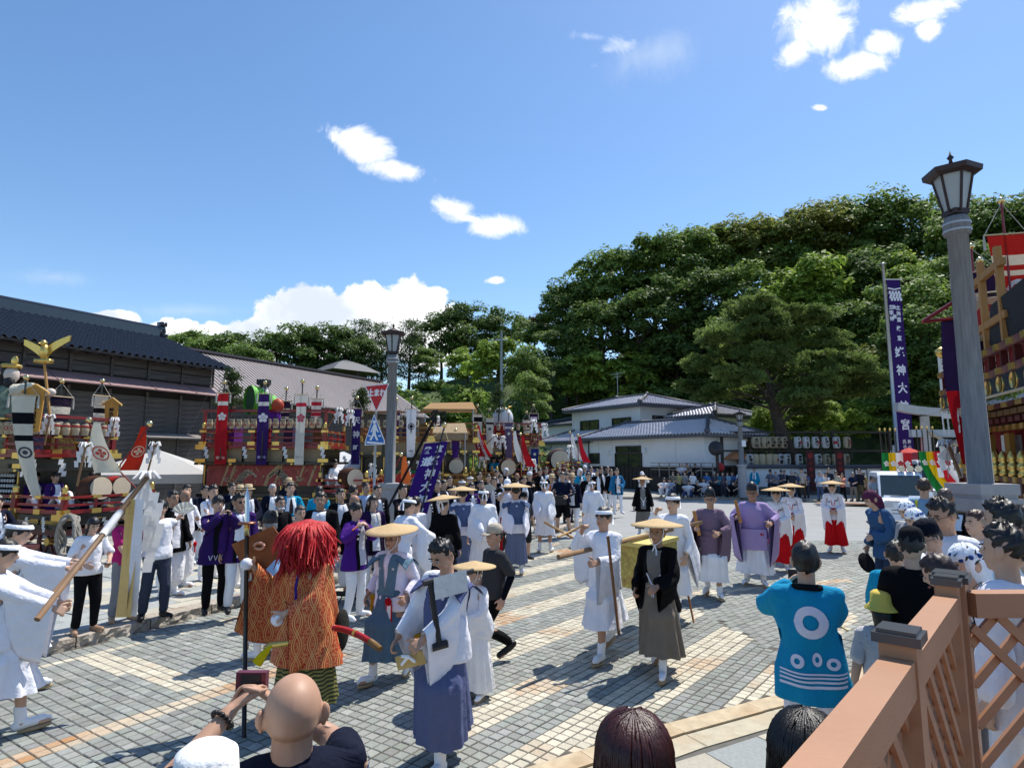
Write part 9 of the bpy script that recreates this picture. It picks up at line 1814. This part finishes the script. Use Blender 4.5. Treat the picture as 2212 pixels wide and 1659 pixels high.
r_,Q_=person(at(660,2.05),PI-.0,1.71,sink=.045,label='bald man in navy vest seen from behind raising a camera at the front',group='foreground spectators',top='tee',topc='#14182a',bot='pants',botc='#20222c',hair=None,skin=1,lod=0,girth=1.1,armL=((.20,-.34,1.45),(1,.2,-.7),.8,0),armR=((-.06,-.36,1.46),(1,.2,-.7),.8,0),marks=lambda T:[('blue_sleeve_trim','#5a78b8',[dec_strip(T,[(s*.20,1.40),(s*.21,1.25)],.05,1,.012)for s in(1,-1)])],extra=part_('bead_bracelet',mat('dark_beads',(.02,.015,.012),rough=.4),'farmL',lambda mb:[mb.sphere(J['wrL']+(J['elL']-J['wrL'])*.13+np.array([.034*math.cos(a),.034*math.sin(a),.02*math.cos(a)]),.009,6,5)for a in np.arange(16)*2*PI/16]))
mb=MB();mb.box((0,0,0),(.115,.03,.068));mb.box((0,.017,0),(.075,.004,.052),m=1);mb.tube([(0,-.015,0),(0,-.045,0)],.024,12);o=mb.build('camera',[mat('wine_red_metal',(.12,.015,.03),rough=.35),BLACK]);o.location=[float(v)for v in wpt(r_,(Q_['palmL']+Q_['palmR'])/2+[0,-.03,.05])];o.rotation_euler=(0,0,PI);tagp(o,'compact wine-red camera raised by the bald man','camera')
person(at(487,1.86),PI+.2,1.50,girth=1.1,label='person in white hat at the bottom edge, only the crown showing',group='foreground spectators',top='tee',topc='#e6e6ea',bot='pants',botc='#30323a',hat='bucket',hatc='#ecebe8',hair='short',lod=0)
person(at(1352,1.93),PI+.1,1.585,girth=1.2,label='person with glossy auburn hair at the bottom edge, seen from behind',group='foreground spectators',top='tee',topc='#3a3238',bot='pants',botc='#30323a',hair='long',hairc='#3a1614',lod=0,locks=(1.34,700,3))
person(at(1705,1.90),PI-.2,1.60,girth=1.1,label='person with long black hair at the bottom edge beside the fence rail',group='foreground spectators',top='tee',topc='#2a2a32',bot='pants',botc='#30323a',hair='long',hairc='#0e0c0d',lod=0,locks=(1.34,700,4))
# ================================================================= lamp posts, signs, vehicles, fence

OLDPOST=mat('grey_weathered_timber',(.20,.20,.205),rough=.9,var=.3,nscale=5,stretch=(6,6,.5),bump=.6,bscale=12,dirt=.3,dirtcol=(.11,.11,.115));CONC=mat('cast_stone',(.36,.35,.36),rough=.9,var=.12,nscale=5,bump=.3);IRON=mat('brown_iron',(.035,.018,.016),rough=.5);FROST=mat('frosted_glass',(.50,.54,.56),rough=.35,var=.03,trans=.3)
def lamp(loc,zb,H,label,square=False,rot=.3,sc=1.0):
 root=empty('street_lamp',loc,rot,label,'street lamp','timber street lamps');mb=MB()
 if square:mb.box((0,0,zb/2),(.52,.52,zb));mb.box((0,0,zb-.22),(.60,.60,.16));mb.box((0,0,zb-.02),(.56,.56,.14))
 else:mb.lathe([(.25,0),(.235,zb-.14),(.29,zb-.12),(.29,zb),(.24,zb+.01)],22)
 mb.build('base',CONC,root);hp=zb+(H-zb)*.785;mb=MB();mb.tube([(0,0,zb-.02),(0,0,(zb+hp)/2),(0,0,hp)],[.145,.135,.122],14);mb.build('post',OLDPOST,root,True)
 mb=MB();mb.lathe([(.125,hp-.25),(.16,hp-.23),(.165,hp-.06),(.135,hp+.02)],16);mb.build('collar',OLDPOST,root,True)
 for z in(hp-.2,hp-.1):mb=MB();mb.lathe([(.168,z),(.171,z+.005),(.171,z+.022),(.168,z+.027)],16);mb.build('steel_band',STEEL,root)
 h0,h1,r0,r1=hp+.08,hp+(H-hp)*.62,.13,.235;mb=MB();mb.tube([(0,0,hp-.02),(0,0,h0)],.085,10);mb.box((0,0,h0),(r0*1.75,r0*1.75,.07));n=6
 A=np.arange(n)*2*PI/n+.26
 for a in A:mb.tube([(r0*math.cos(a),r0*math.sin(a),h0),(r1*math.cos(a),r1*math.sin(a),h1)],.018,5)
 mb.build('lantern_frame',IRON,root)
 for k in range(n):
  a,b=A[k],A[(k+1)%n];mb=MB();mb.add([(r0*.97*math.cos(a),r0*.97*math.sin(a),h0+.03),(r0*.97*math.cos(b),r0*.97*math.sin(b),h0+.03),(r1*.97*math.cos(b),r1*.97*math.sin(b),h1),(r1*.97*math.cos(a),r1*.97*math.sin(a),h1)],[(0,1,2,3)]);mb.build('pane',FROST,root)
 mb=MB();g=[]
 for rr,zz in((.25,h1-.03),(.345,h1-.05),(.355,h1+.02),(.25,h1+.08),(.12,h1+.15),(.02,h1+.19)):g.append([(rr*math.cos(a)*(1.0),rr*math.sin(a),zz+(.05 if rr>.3 else 0)*1)for a in A])
 mb.grid(g,closed=True);mb.build('roof',IRON,root);mb=MB();z=h1+.18;k=(H-z);mb.lathe([(.03,z),(.018,z+k*.25),(.045,z+k*.45),(.018,z+k*.6),(.0,H)],8);mb.build('finial',IRON,root,True);return root
PI=math.pi
lamp((at(845,16.4)+[0,0,KH]),1.58,6.0,'timber street lamp on a round stone base left of the crossing sign');l2=lamp(at(2106,8.05,TZ-.02),1.72,6.42,'near timber street lamp on a square stone base at the right',True,.12);lamp(at(1598,35.3,.12),1.9,5.05,'distant street lamp in front of the white wall',False)
mb=MB();mb.box((0,-.26,3.1),(.26,.05,.36));mb.build('number_plate',paint('#e6e6e8'),bpy.data.objects['street_lamp.002'])
# stop sign over crossing sign

o=at(812,16.0,KH);sp=empty('sign_pole',o,0,'grey pole carrying the red stop sign and blue crossing sign','sign pole');mb=MB();mb.tube([(0,0,0),(0,0,P(812,830,16)[2]-KH)],.035,10);mb.build('tube',STEEL,sp,True)
def sign(name,pts,px0,label,cat,face,back,extra):
 root=empty(name,P(*px0,15.93),0,label,cat);c=P(*px0,15.93);V=np.array([(P(x,y,15.93)-c)[[0,2]]for x,y in pts]);mb=MB();mb.prism(V[::-1],(0,0,0),(1,0,0),(0,0,1),(0,1,0),.015);mb.build('plate',back,root);m=V.mean(0);mb=MB();mb.prism((m+(V-m)*.90)[::-1],(0,-.006,0),(1,0,0),(0,0,1),(0,1,0),.004);mb.build('field',face,root);extra(root,c);return root
def stop_x(root,c):
 v,f=text_poly('止まれ',.045);q=P(814,848,15.93)-c;mb=MB();mb.add([(q[0]+p[0]*.165,-.0125,q[2]+p[1]*.205)for p in v],f);mb.build('lettering',paint('#e8e8ea'),root)
sign('stop_sign',[(788,833),(841,828),(813,891)],(813,850),'red inverted triangle stop sign with white Japanese lettering','stop sign',paint('#c01c28'),paint('#e6e6e8'),stop_x)
def ped_x(root,c):
 W_=paint('#e8e8ea');k=15.93/FPX;q=lambda x,y:((x-811)*k,(930-y)*k);mb=MB()
 def pr(pts):mb.prism([q(*p)for p in pts][::-1]if False else[q(*p)for p in pts],(0,-.013,0),(1,0,0),(0,0,1),(0,1,0),.003)
 for pts in([(793,953),(829,956),(829,959.5),(793,957)],[(796,940),(801,940),(801,943),(796,943)],[(818,940),(824,940),(824,943),(818,943)]):mb=MB();pr(pts);mb.build('stripe',W_,root)
 mb=MB();pr([(807,916),(812,916),(815,926),(819,933),(816,934),(812,929),(812,937),(818,951),(813.5,951),(808.5,940),(803,951),(798.5,950),(805,937),(806,926),(803,934),(800.5,933)]);mb.build('walking_figure',W_,root);mb=MB();hx,hy=q(808.5,911.5);mb.add([(hx+.045*math.cos(a),-.014,hy+.05*math.sin(a))for a in np.arange(14)*2*PI/14],[tuple(range(14))]);mb.build('figure_head',W_,root)
sign('crossing_sign',[(808,894),(831,952),(831,960),(788,962),(788,954)],(811,930),'blue pentagon pedestrian crossing sign below the stop sign','road sign',paint('#1668b8'),paint('#e6e6e8'),ped_x)
mp=empty('road_mirror',at(1546,36.6,.12),0,'dark post with a round hooded road mirror by the house porch','mirror');mb=MB();mb.tube([(0,0,0),(0,0,3.0)],.09,10);mb.build('post',IRON,mp);mb=MB();mb.lathe([(.0,-.05),(.42,-.03),(.45,.0),(.42,.06),(0,.1)],20,(-.1,-.1,2.85),R=Matrix.Rotation(PI/2,3,'X'));mb.build('hood',mat('dark_hood',(.03,.028,.03),rough=.5),mp,True)
rl=thing(MB().lathe([(.0,.28),(.16,.22),(.24,.08),(.24,-.08),(.16,-.22),(0,-.28)],14,P(1556,1009,37.2)),'red_lantern',mat('red_paper',(.45,.03,.03),rough=.7),'small round red lantern by the house porch','lantern',None,True)
# fence

FB=mat('brown_composite',(.42,.22,.125),rough=.45,var=.08,nscale=3,stretch=(1,1,6),bump=.1,bscale=60,spec=.35);CAPM=mat('black_cap',(.05,.052,.06),rough=.28,spec=.6)
A_,B_=np.array([1.03,1.67]),np.array([1.70,2.42]);u=(B_-A_)/np.linalg.norm(B_-A_);C0=A_-u*1.75;D_=np.array([3.4,2.45]);fe=empty('lattice_fence',(*A_,0),0,'brown composite fence with black post caps and diamond lattice at lower right','fence');fo=np.array([*A_,0])
def post(p,w=.085,zt=1.90):
 mb=MB();mb.box((p[0]-A_[0],p[1]-A_[1],zt/2),(w,w,zt),ax=[(u[0],u[1],0),(-u[1],u[0],0),(0,0,1)]);ps=mb.build('post',FB,fe);mb=MB();mb.box((p[0]-A_[0],p[1]-A_[1],zt+.012),(w+.026,w+.026,.024),ax=[(u[0],u[1],0),(-u[1],u[0],0),(0,0,1)]);mb.box((p[0]-A_[0],p[1]-A_[1],zt+.028),(w+.006,w+.006,.012),ax=[(u[0],u[1],0),(-u[1],u[0],0),(0,0,1)]);mb.build('cap',CAPM,ps)
post(A_);post(B_-u*.045,.07);post(B_+u*.055,.10);post(C0)
def panel(p,q,zr,zb,lattice_step=.105,sw=.032):
 d=q-p;L_=np.linalg.norm(d);e=np.array([*(d/L_),0]);n=np.array([-e[1],e[0],0]);o3=np.array([*p,0])-fo;up=np.array([0,0,1.0]);mb=MB();mb.box(o3+e*L_/2+up*(zr-.04),(L_-.085,.075,.09),ax=[e,n,up]);mb.build('rail',FB,fe);mb=MB();mb.box(o3+e*L_/2+up*(zb+.03),(L_-.085,.06,.06),ax=[e,n,up]);mb.build('rail',FB,fe);z0,z1=zb+.06,zr-.085;H=z1-z0;m=int((L_+H)/(lattice_step*1.414))+1
 for sgn in(1,-1):
  for k in range(m):
   s0=k*lattice_step*1.414-(H if sgn>0 else 0);a=np.array([s0,0.])if sgn>0 else np.array([s0,H]);b=a+(np.array([H,H])if sgn>0 else np.array([H,-H]));ts=[t for t in(0,1)];lo,hi=0.0,1.0
   if a[0]<0.04:lo=(0.04-a[0])/H
   if b[0]>L_-.04:hi=(L_-.04-a[0])/H
   if hi-lo<.05:continue
   p0,p1=a+(b-a)*lo,a+(b-a)*hi;c=(p0+p1)/2;ln=np.linalg.norm(p1-p0);ex=(p1-p0)/ln;ax3=e*ex[0]+up*ex[1];mb=MB();mb.box(o3+e*c[0]+up*(z0+c[1])+n*.008*sgn,(ln,.014,sw),ax=[ax3,n,np.cross(ax3,n)]);mb.build('lattice_strip',FB,fe)
panel(A_,B_-u*.06,1.86,.85);panel(C0,A_,1.86,.85);panel(B_+np.array([.03,.0]),D_,1.86,.80)
# vehicles

def van(loc,rot,body,label,W_=1.48,L_=3.4,H=1.9,hood=.35,lights=False,cat='van'):
 root=empty('parked_'+cat,loc,rot,label,cat);bm_=paint(body,.25);hw=W_/2
 sec=[(0.0,.32,.80,.94),(.02,.30,.92,.96),(hood,.28,1.02,1.0),(hood+.62,.28,H-.10,.90),(hood+.85,.28,H,.88),(L_-.12,.28,H-.02,.88),(L_,.32,H-.12,.84)];mb=MB();g=[]
 for y,z0,z1,k in sec:s_=min(1.02,z1);g.append([(-hw*.96,y,z0),(-hw,y,(z0+s_)/2),(-hw,y,s_),(-hw*(k if z1>1.05 else .97),y,z1-.04),(-hw*k*.85 if z1>1.05 else-hw*.8,y,z1),(hw*k*.85 if z1>1.05 else hw*.8,y,z1),(hw*(k if z1>1.05 else .97),y,z1-.04),(hw,y,s_),(hw,y,(z0+s_)/2),(hw*.96,y,z0)])
 mb.grid(g,closed=True);k=len(g);mb.F+=[[i for i in range(10)],[(k-1)*10+i for i in reversed(range(10))]];mb.M+=[0,0];mb.build('body',bm_,root,False)
 y0,y1=hood+.04,hood+.60;z0,z1=1.05,H-.13;nrm=np.array([0,-(z1-z0),(y1-y0)]);nrm/=np.linalg.norm(nrm);mb=MB();mb.add(np.array([(-hw*.90,y0,z0),(hw*.90,y0,z0),(hw*.80,y1,z1),(-hw*.80,y1,z1)])+nrm*.012,[(0,1,2,3)]);mb.build('windscreen',mat('windscreen_glass',(.03,.045,.045),rough=.05,spec=.9),root)
 for s in(-1,1):mb=MB();mb.add([(s*hw*1.005,hood+.30,1.08),(s*hw*1.005,L_-.3,1.08),(s*hw*.915,L_-.35,H-.2),(s*hw*.915,hood+.75,H-.2)][::s],[(0,1,2,3)]);mb.build('side_window',GLASS,root);mb=MB();mb.box((s*hw*.72,-.01,.80),(.28,.05,.16));mb.build('headlight',mat('headlight_glass',(.55,.58,.6),rough=.15),root);mb=MB();mb.box((s*(hw+.10),hood+.42,1.12),(.14,.10,.2));mb.build('wing_mirror',bm_,root)
 for s in(-1,1):
  for y in(hood+.28,L_-.6):mb=MB();mb.tube([(s*hw-.09,y,.29),(s*hw+.03,y,.29)]if s>0 else[(s*hw-.03,y,.29),(s*hw+.09,y,.29)],.29,18);w=mb.build('wheel',BLACK,root);mb=MB();mb.tube([(s*(hw+.032),y,.29),(s*(hw+.04),y,.29)],.16,12);mb.build('rim',STEEL,w)
 for z in(.52,.64,.93):mb=MB();mb.box((0,-.005,z),(W_*.6 if z<.9 else W_*.86,.02,.02));mb.build('grille_slat',mat('dark_trim',(.05,.05,.055)),root)
 mb=MB();mb.box((0,-.03,.46),(.33,.015,.165));mb.build('number_plate',paint('#d8c840' if cat=='truck' else '#e4e4e2'),root);mb=MB();mb.box((0,.0,.36),(W_*.94,.07,.12));mb.build('bumper',bm_ if cat=='truck' else mat('dark_trim',(.05,.05,.055)),root);mb=MB();mb.tube([(-.4,hood+.02,1.08),(.15,hood+.06,1.10)],.012,5);mb.build('wiper',BLACK,root)
 if lights:
  for x in(-.28,-.02,.24):mb=MB();mb.tube([(x+.38,hood+.75,H+.11),(x+.38,hood+.9,H+.11)],.11,14);mb.build('spotlight',mat('chrome',(.6,.62,.64),rough=.15,metal=.9),root)
 return root
van(at(1944,20.6,0),-.42,'#e8ebf2','white small truck with chrome roof spotlights facing the road',lights=True,cat='truck');van(at(1325,32.8,0),.85,'#12245c','dark blue compact van parked in front of the white house',H=1.75,L_=3.6)
t_=van(at(2038,27,0),-.3,'#c4c8cc','pale grey lorry half hidden behind the far end of the right float',W_=1.9,L_=4.5,H=2.3,cat='lorry')
# viewing deck the fence stands on

dk=empty('viewing_deck',(0,0,0),0,kind='structure');DB=wood('#7a5238');bm_={}
for i in range(34):
 y=-2.2+i*.137;xl=max(-2.4,A_[0]+(y-A_[1])*u[0]/u[1]-.02)
 if y>2.40:break
 mb=MB();mb.box(((xl+3.4)/2,y,.80),(3.4-xl,.13,.035));mb.build('board',DB,dk)
for x,y in((3.3,2.2),(3.3,-1),(1.9,2.3),(.9,1.4)):mb=MB();mb.box((x,y,.39),(.1,.1,.78));mb.build('deck_post',DB,dk)
